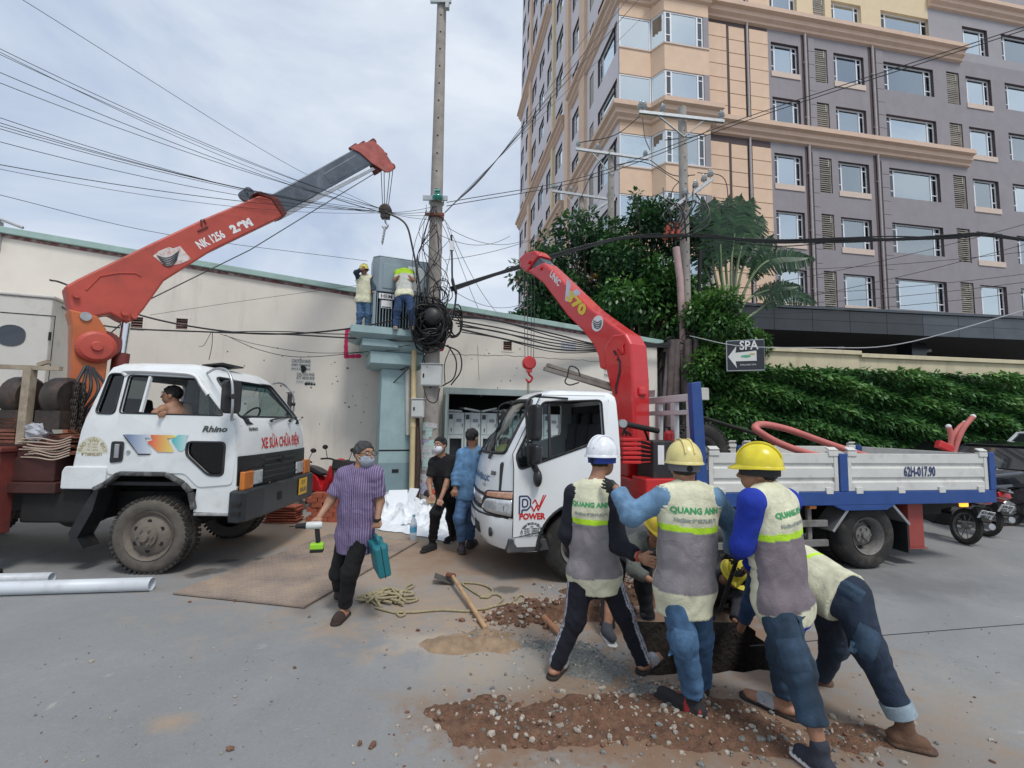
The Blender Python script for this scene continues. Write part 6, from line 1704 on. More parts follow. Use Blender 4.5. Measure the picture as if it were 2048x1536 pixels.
rr_ = random.Random(4)
for k in range(22):
 v = rr_.uniform(840, 985); c = p1(v); a = R_(rr_.uniform(-125, -55)); w_ = rr_.uniform(.12, .3); h = rr_.uniform(.06, .18); rad = .184 - .005 * (v < 900) + .002 + .0008 * k
 vs = []
 for j in range(5):
  aa = a + w_ / .18 * (j / 4 - .5)
  for zz in (-h / 2, h / 2): vs.append((c.x + rad * math.cos(aa), c.y + rad * math.sin(aa), c.z + zz + rr_.uniform(-.012, .012)))
 q = MB(); q.add(vs, [(2 * j, 2 * j + 2, 2 * j + 3, 2 * j + 1) for j in range(4)])
 part_world(q, 'pasted_notice', rr_.choice((mat('worn_notice', (.52, .53, .52), .9, var=.2, vs=30, dirt=(.15, .15, .17), da=.6, ds=40), mat('mint_notice', (.36, .50, .46), .9, var=.2, vs=30), mat('lilac_notice', (.42, .40, .52), .9, var=.3, vs=60, dirt=(.1, .1, .25), da=.6, ds=50))), P1)
M_box = mat('box_paint', (.54, .56, .54), .5, var=.05, dirt=(.3, .27, .24), da=.25)
def meter_box(u0, u1, v0, v1, Y, dpt, label):
 a = at(u0, v0, Y); b = at(u1, v1, Y)
 e = empty('meter_box', label, 'meter box', loc=((a.x + b.x) / 2, Y, b.z))
 W_ = b.x - a.x; H_ = a.z - b.z
 q = MB(); q.bx(-W_ / 2, W_ / 2, 0, dpt, 0, H_); q.build('housing', M_box, e, bev=.008)
 q = MB(); q.bx(-W_ / 2 + .015, W_ / 2 - .015, -.012, -.001, .02, H_ - .03); d = q.build('door', M_box, e, bev=.005)
 q = MB(); q.bx(-W_ / 2 - .015, W_ / 2 + .015, -.03, dpt, H_ + .001, H_ + .02); q.build('rain_lid', M_box, e, bev=.004)
 q = MB(); q.bx(-W_ / 2 + .05, -W_ / 2 + .08, -.025, -.013, H_ * .38, H_ * .56); q.build('latch', M_chass, d)
 return e
meter_box(842, 882, 728, 772, 9.46, .2, 'pale grey steel meter box high on the concrete pole')
meter_box(823, 847, 798, 835, 9.50, .16, 'small white junction box clipped to the conduits')
def conduit(pts, r, m, label, joints=()):
 e = empty('conduit', label, 'pipe')
 q = MB(); q.tube([at(*p) for p in pts], r, 12); q.build('pipe', m, e, sm=60)
 for p in joints:
  c = at(*p); q = MB(); q.cyl(c - Vector((0, 0, .05)), c + Vector((0, 0, .05)), r * 1.15, n=12); q.build('coupling', m, e, sm=60)
M_pvc_y = mat('yellowed_pvc', (.58, .47, .26), .6, var=.1, vs=3, dirt=(.25, .2, .14), da=.25, streak=True)
M_pvc_w = mat('white_pvc', (.58, .57, .52), .55, var=.08, vs=3, dirt=(.3, .27, .22), da=.3, streak=True)
conduit([(829, 662, 9.62), (827, 800, 9.62), (823, 1000, 9.62)], .058, M_pvc_y, 'yellowed plastic conduit running down beside the concrete pole', [(823, 985, 9.62), (826, 850, 9.62)])
conduit([(816, 690, 9.78), (816, 800, 9.78), (817, 870, 9.78)], .06, M_pvc_w, 'white plastic conduit between the yellow pipe and the teal pillar', [(816, 692, 9.78)])
q = MB(); q.tube([at(834, 836, 9.66), at(836, 920, 9.66), at(832, 1000, 9.66)], [.05, .07, .06], 8); q.build('cable_riser', mat('dark_brown_cable', (.05, .03, .025), .8, var=.3, vs=8), label='dark brown bundle of risers between yellow conduit and pole', cat='cable')
# ---- cable tangle
coil = empty('cable_coil', 'huge black tangle of coiled cables hung on the main concrete pole', 'cable coil')
cc = at(862, 640, 9.40); coil.location = cc
rr_ = random.Random(9)
def ring(c, R, tilt, yaw, r, wob=.05, sq=1.0):
 pts = []; n = 26; ph = rr_.uniform(0, 6)
 for i in range(n + 1):
  a = 2 * PI * i / n; k = R * (1 + wob * math.sin(2 * a + ph) + wob * .6 * math.sin(3 * a + 2 * ph))
  p = Vector((k * math.cos(a), 0, k * math.sin(a) * sq))
  pts.append(Matrix.Rotation(yaw, 3, 'Z') @ Matrix.Rotation(tilt, 3, 'X') @ p + Vector(c))
 q = MB(); q.tube(pts, r, 6); q.build('cable_loop', M_cable, coil, sm=60)
for k in range(46):
 R = rr_.uniform(.20, .44)
 ring((rr_.uniform(-.07, .07), rr_.uniform(-.12, .22), rr_.uniform(-.16, .06) - (.12 if k % 3 == 0 else 0)), R, rr_.uniform(-.35, .35), rr_.uniform(-.7, .7), rr_.uniform(.009, .020), .09, rr_.uniform(.75, 1.1))
for k in range(14): ring((rr_.uniform(-.1, .15), rr_.uniform(-.1, .2), -.42 + rr_.uniform(-.12, .1)), rr_.uniform(.12, .3), rr_.uniform(.4, 1.2), rr_.uniform(-1, 1), rr_.uniform(.010, .018), .15, .7)
for k in range(5): ring((.45 + .02 * k, .1, .03 * k - .1), .24 + .02 * k, .1, .9 + .1 * k, .014, .05)
for k in range(5): ring((.12 + .03 * k, -.05, .52 + rr_.uniform(-.12, .1)), rr_.uniform(.14, .3), rr_.uniform(-.6, .6), rr_.uniform(-1, 1), .009, .12)
q = MB(); q.lathe([(.0, -.12), (.14, -.11), (.20, -.04), (.21, .05), (.20, .12), (.0, .13)], (.05, -.1, .05), 'Y', 22); q.build('splice_drum', M_blk, coil, sm=50)
for k in range(10):
 ring((rr_.uniform(-.2, .2), rr_.uniform(-.1, .2), .22 + rr_.uniform(-.1, .2)), rr_.uniform(.08, .16), rr_.uniform(-1, 1), rr_.uniform(-1, 1), .012, .2)
LOOPS = [[(895, 690, 9.5), (912, 720, 9.5), (908, 755, 9.5), (885, 772, 9.5)], [(888, 690, 9.5), (918, 705, 9.5), (922, 740, 9.5), (902, 770, 9.5)], [(899, 700, 9.5), (889, 730, 9.5), (890, 768, 9.5)], [(846, 772, 9.45), (856, 800, 9.4), (872, 804, 9.4), (880, 776, 9.45)],
  [(845, 680, 9.5), (848, 720, 9.5), (855, 735, 9.45)], [(870, 680, 9.5), (850, 710, 9.45), (842, 735, 9.5)], [(800, 740, 9.7), (818, 735, 9.6), (784, 768, 9.7)]]
for k, L_ in enumerate(LOOPS):
 q = MB(); q.tube(spline([at(*p) for p in L_], 6), .016 if k < 2 else .011, 6); q.build('hanging_cable', M_cable, sm=60, label='slack black cable looping down under the cable coil', cat='cable', group='slack cables under the coil')
for k in range(16):
 u = 846 + rr_.uniform(-14, 62); v0 = rr_.uniform(405, 470); v1 = rr_.uniform(560, 640)
 u1 = 862 + rr_.uniform(-30, 40)
 q = MB(); q.tube(spline([at(860 + rr_.uniform(-12, 20), v0, 9.5), at(u, (v0 + v1) / 2 - 20, 9.45), at(u1 + rr_.uniform(-8, 8), v1 - 40, 9.45), at(u1, v1, 9.4)], 6), rr_.choice((.005, .006, .009)), 5)
 q.build('drop_wire', M_cable, sm=60, label='thin drop wire straggling down the main pole into the coil', cat='wire', group='drop wires on the main pole')
q = MB(); c = at(904, 492, 9.4); q.bx(c.x - .05, c.x + .04, c.y - .03, c.y + .03, c.z - .1, c.z + .1); q.build('splice_box', M_plate_w, label='small white splice box hanging among wires right of the pole', cat='splice box')
q = MB(); q.tube(spline([at(903, 470, 9.4), at(904, 520, 9.4), at(905, 560, 9.4), at(912, 590, 9.4), at(905, 640, 9.4)], 6), [.02] * 12 + [.035] * 6 + [.02] * 7, 7); q.build('cable_splice', M_cable, label='thick black cable splice hanging below the white splice box', cat='cable')
# ---- the three slender poles with crossarms
def insulator(q, c, s_=1.0):
 q.lathe([(.015, -.12 * s_), (.02, -.02), (.07 * s_, 0), (.085 * s_, .03 * s_), (.05 * s_, .06 * s_), (.075 * s_, .08 * s_), (.045 * s_, .115 * s_), (.055 * s_, .14 * s_), (.03 * s_, .17 * s_), (0, .172 * s_)], c, n=12)
M_ins = mat('grey_porcelain', (.42, .45, .46), .2, var=.15, vs=30, coat=.6)
def lattice_pole(label, bu, tu, vt, Y, r0, r1, arms, name='crossarm_pole'):
 t = at(tu, vt, Y); b = Vector((at(bu, 900, Y).x, Y, 0))
 e = pole(name, label, b, t, r0, r1)
 for (ua, va, ub, vb, ins) in arms:
  a = at(ua, va, Y - .2); c = at(ub, vb, Y - .2)
  q = MB(); q.bar(a, c, .08, .09);
  mid = a.lerp(c, .45); pz = at((ua + ub) / 2, (va + vb) / 2 + 45, Y)
  part_world(q, 'crossarm', M_steel, e)
  for f in (.2, .78):
   q = MB(); q.bar(a.lerp(c, f), Vector((b.lerp(t, pz.z / t.z).x, Y - .12, pz.z)), .05, .02); part_world(q, 'brace', M_steel, e)
  for f in ins:
   q = MB(); insulator(q, a.lerp(c, f) + Vector((0, 0, .14)), 1.15); part_world(q, 'insulator', M_ins, e, sm=50)
 return e
P2 = lattice_pole('near crossarm pole of perforated concrete beside the hedge, steel crossarm above the fan palm', 1378, 1364, 216, 13.0, .17, .12, [(1278, 224, 1448, 243, (.02, .06, .28, .97)), (1340, 420, 1425, 358, (.35, .6, .8, .95))])
P3 = lattice_pole('middle slender crossarm pole standing behind the warehouse roof', 1222, 1222, 302, 16.5, .15, .12, [(1152, 298, 1298, 318, (.03, .3, .95))])
P4 = lattice_pole('rear slender crossarm pole partly hidden by the dark tree', 1164, 1163, 388, 19.0, .16, .13, [(1104, 382, 1230, 400, (.02, .06, .3, .9, .97)), (1175, 430, 1228, 396, (.3, .8))])
M_disc = mat('ochre_insulator', (.50, .27, .05), .3, var=.2, vs=12, coat=.5)
for (ua, va, ub, vb) in ((1170, 565, 1212, 540), (1175, 590, 1215, 560)):
 a = at(ua, va, 15.8); b = at(ub, vb, 15.8); d = (b - a).normalized()
 q = MB(); q.bar(a - d * .2, b + d * .2, .03)
 for f in (.05, .28, .52, .76, .98):
  c = a.lerp(b, f); q.lathe([(.03, -.05), (.13, -.045), (.14, 0), (.06, .04), (.03, .06)], c, n=12, rot=d.to_track_quat('Z', 'Y').to_matrix())
 q.build('insulator_string', [M_disc], sm=50, label='string of ochre disc insulators between the two rear poles', cat='insulator', group='ochre insulator strings')
M_cut = mat('red_cutout', (.50, .10, .06), .5, var=.15)
q = MB()
for (u, v) in ((1336, 462), (1344, 474), (1352, 455), (1356, 470), (1330, 478)):
 c = at(u, v, 12.7); insulator(q, c, 1.0); q.cyl(c, c + Vector((.05, -.05, .22)), .025, n=8)
part_world(q, 'fuse_cutout', M_cut, P2)
q = MB(); q.tube([at(1352, 495, 12.75), at(1360, 560, 12.75), at(1366, 680, 12.75), at(1372, 800, 12.75)], [.10, .10, .09, .09], 10); part_world(q, 'riser_pipe', mat('pinkish_riser', (.45, .30, .29), .7, var=.12, vs=4), P2, sm=60)
q = MB(); q.tube([at(1400, 500, 12.9), at(1398, 600, 12.9), at(1396, 760, 12.9), at(1396, 880, 12.9)], .06, 8); part_world(q, 'dark_riser', M_chass, P2, sm=60)
for k in range(12):
 q = MB(); u = rr_.uniform(1330, 1400); q.tube(spline([at(u + rr_.uniform(-20, 20), rr_.uniform(370, 420), 12.8), at(u + rr_.uniform(-35, 35), rr_.uniform(400, 450), 12.6), at(1350 + rr_.uniform(-15, 25), rr_.uniform(455, 490), 12.7)], 6), .02, 5); part_world(q, 'jumper_cable', M_cable, P2, sm=60)
for k in range(9):
 q = MB(); R = rr_.uniform(.1, .25); c = at(rr_.uniform(1340, 1400), rr_.uniform(670, 700), 12.3); q.tube([c + Vector((R * math.cos(a), .05 * math.sin(2 * a), R * .8 * math.sin(a))) for a in np.linspace(0, 2 * PI, 18)], .013, 5); part_world(q, 'cable_loop', M_cable, P2, sm=60)
for k, (u0, u1, rad) in enumerate(((1335, 1345, .09), (1350, 1352, .11), (1388, 1392, .08), (1372, 1376, .12), (1322, 1338, .05))):
 q = MB(); q.tube(spline([at(u1, 680, 12.2 + .05 * k), at((u0 + u1) / 2, 770, 12.2), at(u0, 880, 12.2), at(u0, 960, 12.2)], 4), rad, 9); q.build('cable_riser', mat('grey_brown_riser', (.13, .10, .095), .85, var=.3, vs=5, bump=.4, bs=20), sm=60, label='grey brown cable riser clustered at the foot of the near crossarm pole', cat='cable', group='cable risers at the near crossarm pole')
c = at(1408, 788, 11.6); q = MB(); q.bx(c.x - .11, c.x + .11, c.y - .06, c.y + .06, c.z - .16, c.z + .16); q.build('junction_box', M_pvc_w, bev=.02, label='cream plastic junction box beside the blue corner post', cat='junction box')
# ================================================================ overhead wires
def wire(pts, r, label, group, sag=0.0, m=None, n=14, name='overhead_wire'):
 W_ = [at(*p) for p in pts]
 if len(W_) == 2: path = catenary(W_[0], W_[1], sag, n)
 else: path = spline(W_, 8)
 if pts[0][0] < 40: path = [path[0] + (path[0] - path[1]).normalized() * 9] + path
 if pts[-1][0] > 2048: path.append(path[-1] + (path[-1] - path[-2]).normalized() * 9)
 q = MB(); q.tube(path, r, 5); return q.build(name, m or M_cable, label=label, cat='wire', group=group, sm=60)
for k, (u, v, rad) in enumerate(((-40, 78, .0045), (-40, 84, .004), (-40, 90, .004), (-40, 128, .0048), (-40, 150, .0045), (-40, 222, .0045), (-40, 233, .0048), (-40, 240, .0045), (-40, 246, .0045), (-40, 273, .0045), (-40, 322, .0055), (-40, 330, .0035))):
 wire([(u, v, 5.2), (775 + rr_.uniform(-6, 4), 425 + rr_.uniform(-6, 4), 9.35)], rad, ORD[k + 1] + ' highest of the thin sky wires fanning from the main pole over the old truck', 'sky wires of the main pole', .16 + rr_.uniform(-.03, .05))
wire([(30, -10, 5.2), (560, 320, 8.2), (775, 425, 9.35)], .004, 'highest and steepest of the thin sky wires fanning from the main pole', 'sky wires of the main pole')
wire([(-40, 380, 6.5), (330, 468, 8.6), (735, 522, 9.9)], .005, 'single thin wire passing behind the old boom to the transformer', 'wires behind the old boom')
wire([(770, 424, 9.35), (800, 438, 9.4), (815, 455, 9.42), (824, 490, 9.42), (834, 540, 9.42), (842, 590, 9.4)], .022, 'black bundle where the sky wires gather and drop to the coil', 'gathered wire bundle')
for k in range(4): wire([(775, 425, 9.35), (860, 415 + 8 * k, 9.55)], .005, 'short taut wire from the gathered bundle to the main pole clamp', 'short wires at the main pole clamp', .03)
for (u, v, rad) in ((1262, -10, .012), (1285, -10, .012), (1230, -10, .009), (1330, -10, .006)):
 wire([(890, 425, 9.7), (1010, 300 + (u - 1262) * .05, 12), (u, v, 17)], rad, 'wire climbing steeply from the main pole across the tower face', 'wires climbing past the tower')
for dv in (0, 7):
 wire([(893, 405 + dv, 9.7), (1180, 350 + dv, 10.5), (1500, 232 + dv, 9.5), (2080, 43 + dv, 7.0)], .009, ('lower' if dv else 'upper') + ' of the twin black wires sweeping up across the grey tower windows', 'twin wires across the tower')
for (a, b) in (((880, 470), (1020, 472)), ((890, 440), (1000, 700)), ((905, 470), (1010, 640)), ((890, 520), (1180, 420)), ((895, 455), (1050, 480)), ((890, 570), (1040, 610))):
 wire([(*a, 9.6), (*b, 12.5)], .006, 'slack thin wire strung right from the main pole toward the trees', 'slack wires right of the main pole', .25)
for k, (y0, y1) in enumerate(((520, 560), (570, 604), (590, 620), (608, 640), (560, 500), (600, 540))):
 wire([(1460, y0 + 20, 11.5), (2080, y1 - 60, 8.5)], .006, 'thin service wire crossing in front of the lower tower windows', 'service wires before the tower', .12)
BUN = [(903, 578, 9.4), (1000, 546, 10.4), (1080, 521, 11.0), (1180, 492, 11.8), (1250, 474, 12.4), (1330, 470, 12.6), (1400, 471, 12.5), (1550, 484, 11.5), (1680, 480, 10.6), (1780, 476, 9.9), (1900, 472, 9.3), (1965, 469, 9.0), (2090, 488, 8.4)]
for k in range(6):
 du = [(p[0], p[1] + rr_.uniform(-4, 4) + (5 if k == 5 and 1400 < p[0] < 1900 else 0), p[2]) for p in BUN]
 wire(du, .026 if k < 3 else .014, 'thick black strand of the cable bundle running right across the tower', 'thick cable bundle', name='thick_cable')
for pts, rad in (([(100, 560, 8.0), (135, 570, 8.3), (280, 630, 8.8), (430, 660, 9.1), (560, 668, 9.2), (700, 657, 9.3), (845, 628, 9.35)], .018), ([(100, 598, 8.2), (200, 650, 8.5), (420, 664, 9.0), (560, 668, 9.1), (700, 676, 9.3), (850, 684, 9.4)], .016), ([(430, 664, 9.1), (560, 663, 9.2), (700, 668, 9.3), (840, 655, 9.35)], .010), ([(450, 670, 9.2), (520, 700, 9.5), (600, 714, 9.6), (720, 705, 9.5), (820, 690, 9.4)], .007), ([(440, 668, 9.2), (520, 690, 9.5), (640, 706, 9.6), (800, 700, 9.4)], .006), ([(300, 630, 9.0), (500, 600, 9.5), (720, 570, 9.8)], .004), ([(425, 662, 9.1), (424, 690, 9.15), (418, 720, 9.2)], .006), ([(423, 664, 9.1), (408, 690, 9.2), (398, 693, 9.2)], .005)):
 wire(pts, rad, 'black cable slung low along the white wall behind the old truck cab', 'cables along the white wall')
for k in range(7):
 wire([(900 + 4 * k, 628 + 6 * k, 9.5), (1000, 640 + 7 * k + rr_.uniform(-6, 6), 10.6), (1110, 668 + 6 * k, 11.2), (1210, 690 + 2 * k, 11.8), (1350, 688 + rr_.uniform(-6, 6), 12.2)], rr_.choice((.012, .018, .022)), 'black cable sagging past the red boom to the near crossarm pole', 'cables behind the red boom')
wire([(1380, 672, 12.0), (1480, 692, 11), (1640, 695, 10), (1800, 688, 9.2), (2080, 612, 8.0)], .010, 'pale grey cable sweeping from the near crossarm pole over the garden beam', 'pale cable', m=mat('pale_cable', (.55, .55, .55), .6, var=0))
for (a, b, c) in (((1230, 330), (1290, 325), (1360, 365)), ((1160, 400), (1190, 335), (1220, 305)), ((1285, 235), (1290, 275), (1300, 300)), ((1300, 320), (1345, 350), (1390, 350)), ((1280, 232), (1230, 270), (1160, 285)), ((1440, 240), (1400, 270), (1330, 280)), ((1395, 345), (1450, 360), (1455, 460)), ((1380, 350), (1345, 380), (1340, 450))):
 wire([(*a, 13.5), (*b, 13.4), (*c, 13.0)], .014, 'looping jumper wire between the crossarm poles', 'jumper wires on the crossarm poles')
# ================================================================ transformer on its teal pillar
TY = R_(22)
tb = at(786, 1000, 9.72); tb.z = 0
M_teal = mat('teal_plaster', (.30, .42, .43), .8, var=.14, vs=2.2, dirt=(.16, .20, .20), da=.30, ds=2.5, bump=.1, bs=40, streak=True)
M_teal2 = mat('teal_panel', (.20, .29, .32), .6, var=.08, vs=3, dirt=(.12, .15, .16), da=.2)
tp = empty('transformer_pillar', 'teal concrete pillar with flared capital carrying the transformer', 'pillar', loc=tb, rz=TY)
zz = lambda v: at(775, v, 9.72).z
hw_ = .335
q = MB(); q.bx(-hw_, hw_, 0, .67, -.1, zz(738)); q.build('shaft', M_teal, tp, bev=.01)
q = MB(); q.bx(-hw_ - .012, hw_ + .012, -.016, -.001, .02, zz(925)); dd = q.build('access_panel', M_teal2, tp, bev=.004)
q = MB(); q.bx(-.05, .09, -.026, -.017, zz(945), zz(938)); q.build('handle', M_chass, dd)
q = MB(); q.bx(-hw_ - .002, hw_ + .002, -.004, -.0005, zz(902), zz(899)); q.build('seam', M_chass, tp)
def tier(x0, x1, d0, z0, z1, ch):
 q = MB(); vs = [(x0 + ch, d0 + ch, z0), (x1 - ch, d0 + ch, z0), (x1 - ch, .9 - ch, z0), (x0 + ch, .9 - ch, z0), (x0, d0, z0 + ch * .6), (x1, d0, z0 + ch * .6), (x1, .95, z0 + ch * .6), (x0, .95, z0 + ch * .6), (x0, d0, z1), (x1, d0, z1), (x1, .95, z1), (x0, .95, z1)]
 q.add(vs, [(0, 3, 2, 1), (0, 1, 5, 4), (1, 2, 6, 5), (2, 3, 7, 6), (3, 0, 4, 7), (4, 5, 9, 8), (5, 6, 10, 9), (6, 7, 11, 10), (7, 4, 8, 11), (8, 9, 10, 11)]); q.build('capital_tier', M_teal, tp, bev=.006)
tier(-.60, .58, -.20, zz(738), zz(708) - .001, .14)
tier(-.78, .62, -.30, zz(708), zz(686) - .001, .16)
ZP = zz(664)
tier(-1.02, .66, -.42, zz(686), ZP, .16)
tf = empty('transformer', 'blue-grey power transformer with HEM plate on the teal pillar', 'transformer', loc=(tb.x, tb.y, 0), rz=TY)
M_tf = mat('transformer_paint', (.235, .30, .335), .42, var=.06, vs=3, dirt=(.14, .15, .15), da=.2)
z0 = ZP; z1 = zz(578); z2 = zz(519)
xl, xr_ = -.60, .66
q = MB(); q.prism([(xl + .12, .0), (xr_ - .1, .0), (xr_, .12), (xr_, .72), (xl, .72), (xl, .14)], lambda p: (p[0], p[1], z1 - .10), lambda p: (p[0], p[1], z2));
q.prism([(xl + .12, .0), (xr_ - .1, .0), (xr_, .12), (xr_, .72), (xl, .72), (xl, .14)], lambda p: (p[0], p[1], z2 + .001), lambda p: (p[0] * 1.01, p[1], z2 + .03)); q.build('terminal_box', M_tf, tf, bev=.012)
q = MB(); q.bx(xl + .08, xr_ - .08, .14, .6, z0 + .02, z1 - .101); q.build('tank', M_chass, tf)
for k in range(17):
 x = xl + .10 + k * .062; q = MB(); q.bx(x, x + .016, .02, .139, z0 + .06, z1 - .12); q.build('cooling_fin', M_tf, tf)
for x in (xl + .02, xr_ - .08): q = MB(); q.bx(x, x + .06, .0, .6, z0 + .001, z1 - .101); q.build('side_rail', M_tf, tf, bev=.005)
q = MB(); q.bx(xl + .08, xr_ - .08, .0, .05, z0 + .02, z0 + .06); q.build('skid', M_tf, tf)
q = MB(); q.bx(xl + .20, xl + .68, -.014, -.001, z1 - .02, z2 - .14); d_ = q.build('door', M_tf, tf, bev=.004)
q = MB(); q.cyl((xl + .62, -.014, z1 + .2), (xl + .62, -.03, z1 + .2), .018, n=10); q.build('latch', M_chass, d_)
q = MB(); q.bx(xl + .73, xr_ - .16, -.006, .001, z1 - .01, z2 - .13); q.build('door_opening', mat('bright_tank_interior', (.62, .66, .68), .6), tf)
q = MB(); q.box((xr_ - .16, -.20, (z1 + z2) / 2 - .06), (.02, .40, z2 - z1 - .10), Matrix.Rotation(-.25, 3, 'Z')); q.build('open_door', M_tf, tf, bev=.004)
q = MB(); q.bx(xl + .13, xl + .46, -.012, -.001, z1 - .26, z1 - .14); pl_ = q.build('name_plate', M_plate_w, tf)
lettering('HEM', .115, M_txt_dark, pl_, (xl + .295, -.0135, z1 - .205), (1, 0, 0), (0, 0, 1), xs=1.1, bold=.003)
q = MB(); q.bx(xl + .19, xl + .42, .008, .018, z1 - .46, z1 - .285); q.build('rating_plate', M_plate_w, tf)
q = MB(); q.bx(xl + .21, xl + .40, .006, .0075, z1 - .45, z1 - .425); q.build('rating_text', M_txt_dark, tf)
# ================================================================ white site cabin behind the old truck
sc1 = at(106, 600, 8.0)
cb = empty('site_cabin', 'white box cabin with oval window behind the old truck bed', 'cabin', loc=(sc1.x, 8.0, 0), rz=R_(20))
M_cabin = mat('cream_cabin_paint', (.62, .60, .55), .5, var=.05, vs=2, dirt=(.33, .29, .24), da=.3, ds=3)
ztop = at(106, 598, 8.0).z
q = MB(); q.bx(-4, 0, 0, 1.3, .6, ztop); q.bx(-4.02, .03, -.03, 1.33, ztop + .001, ztop + .06); q.build('body', M_cabin, cb, bev=.02)
wz = at(5, 668, 7.7).z
wx = (at(5, 668, 7.7) - cb.location).x
q = MB(); q.prism([(wx - .02 + .20 * math.cos(a), wz + .19 * math.sin(a) * (abs(math.sin(a)) ** -.2 if abs(math.sin(a)) > .05 else 1)) for a in np.linspace(0, 2 * PI, 25)[:-1]], lambda p: (p[0], -.012, p[1]), lambda p: (p[0], -.001, p[1])); q.build('window', M_glass_dark if False else mat('dark_cabin_glass', (.03, .035, .045), .08, var=0, coat=1), cb)
q = MB(); q.bx(-2.2, wx + .55, -.006, -.001, ztop - .32, ztop - .305); q.bx(wx + .55, wx + .562, -.006, -.001, 1.2, ztop - .305); q.build('door_seam', M_chass, cb)
q = MB(); q.bx(wx + .50, wx + .53, -.03, -.002, wz - .05, wz + .10); q.build('handle', M_chass, cb)
# ================================================================ SPA sign
sp0 = at(1453, 712, 11.3)
sg = empty('spa_sign', 'black box sign reading SPA with a white arrow, fixed above the hedge', 'sign', loc=sp0, rz=R_(-22))
W_ = .70; Hs = .64; sg.scale = (1.2, 1.2, 1.2)
q = MB(); q.bx(0, W_, 0, .16, -Hs / 2, Hs / 2); q.build('cabinet', mat('sign_black', (.016, .018, .02), .25, var=.05, coat=.4), sg, bev=.004)
q = MB();
for (x0, x1, za, zb_) in ((0, W_, Hs / 2 - .012, Hs / 2 + .004), (0, W_, -Hs / 2 - .004, -Hs / 2 + .012), (-.004, .012, -Hs / 2, Hs / 2)): q.bx(x0, x1, -.01, .165, za, zb_)
q.bx(W_ + .0005, W_ + .006, -.01, .165, -Hs / 2, Hs / 2)
q.build('edge_trim', M_alum, sg)
q = MB(); q.prism([(.03, -.02), (.19, .20), (.17, .06), (.56, .09), (.56, -.12), (.17, -.12), (.19, -.26)], lambda p: (p[0], -.008, p[1]), lambda p: (p[0], -.001, p[1])); q.build('arrow', mat('sign_white', (.74, .74, .70), .4, var=.05), sg)
lettering('SPA', .26, mat('sign_letter_white', (.8, .8, .78), .4, var=0), sg, (.42, -.010, .20), (1, 0, 0), (0, 0, 1), xs=.82, bold=.004)
q = MB(); q.ball((.36, -.0095, -.02), (.10, .002, .03), 10, 6); q.build('leaf_mark', mat('sign_green', (.10, .42, .25), .5, var=.3, vs=20), sg)
q = MB(); q.ball((.48, -.0095, .02), (.06, .002, .022), 10, 6); q.build('leaf_mark', mat('sign_ochre', (.55, .45, .15), .5, var=.3, vs=20), sg)
lettering('WELLNESS SPA', .045, mat('sign_letter_white', (.8, .8, .78), .4, var=0), sg, (.40, -.010, -.20), (1, 0, 0), (0, 0, 1))
q = MB(); q.bar((W_ * .6, .16, 0), (W_ * .6, .9, 0), .05); q.build('bracket', M_chass, sg)
# ================================================================ ground props
q = MB()
PLc = [ground(345, 1190), ground(608, 1218), ground(836, 1085), Vector((-2.78, 7.15, 0))]
e_ = empty('steel_plate', 'brown chequered steel road plate lying on the ground', 'steel plate')
M_cheq = mat('rusty_chequer_plate', (.22, .18, .165), .75, .15, var=.2, vs=3, dirt=(.40, .31, .23), da=.85, ds=1.3, bump=.25, bs=60)
k = 4; vs = [(p.x, p.y, .010) for p in PLc] + [(p.x, p.y, .026) for p in PLc]
q.add(vs, [(3, 2, 1, 0), (4, 5, 6, 7)] + [(i, (i + 1) % 4, 4 + (i + 1) % 4, 4 + i) for i in range(4)]); q.build('plate', M_cheq, e_)
q = MB()
ax = (PLc[1] - PLc[0]); ay = (PLc[3] - PLc[0])
nx_, ny_ = 26, 40
for i in range(nx_):
 for j in range(ny_):
  f, g = (i + .5) / nx_, (j + .5) / ny_
  p = PLc[0].lerp(PLc[1], f).lerp(PLc[3].lerp(PLc[2], f), g)
  a = .785 if (i + j) % 2 else -.785
  q.box((p.x, p.y, .0275), (.036, .009, .003), Matrix.Rotation(a + .2, 3, 'Z'))
q.build('raised_pattern', M_cheq, e_, kind='stuff')
M_pvc = mat('blue_white_pvc', (.60, .64, .68), .4, var=.06, vs=3, dirt=(.28, .27, .26), da=.3, ds=4)
def pvc(u0, v0, u1, v1, r, label):
 a = ground(u0, v0); b = ground(u1, v1); a.z = b.z = r
 d = (a - b).normalized(); q = MB(); q.tube([a, a.lerp(b, .5), b], r, 22, cap=False); o = q.build('plastic_pipe', M_pvc, sm=60, label=label, cat='pipe')
 s_ = o.modifiers.new('s', 'SOLIDIFY'); s_.thickness = .007; s_.offset = -1
 return o
o = pvc(303, 1181, -300, 1200, .066, 'long pale plastic pipe with open end lying on the road')
o = pvc(103, 1166, -300, 1176, .055, 'shorter thin plastic pipe end behind the longer pipe')
hA = ground(903, 1168); hB = ground(972, 1263); hA.z = .10; hB.z = .022
ho = empty('hoe', 'hoe with pale wooden handle and flat blade lying by the sand mound', 'hoe')
q = MB(); q.tube([hA, hA.lerp(hB, .5), hB], [.020, .021, .023], 12); q.build('handle', mat('pale_wood', (.45, .29, .16), .7, var=.2, vs=9, dirt=(.2, .12, .07), da=.3), ho, sm=60)
q = MB(); bl = hA + Vector((-.02, .02, -.04));
q.box(bl + Vector((-.06, .0, -.015)), (.24, .15, .006), Matrix.Rotation(.35, 3, 'Y') @ Matrix.Rotation(.1, 3, 'Z')); q.build('blade', mat('dull_blade', (.20, .19, .17), .5, .7, var=.2), ho)
q = MB(); q.cyl(hA + Vector((-.05, .05, -.02)), hA + Vector((.03, -.05, .0)), .03, n=10); q.build('socket', M_rust, ho)
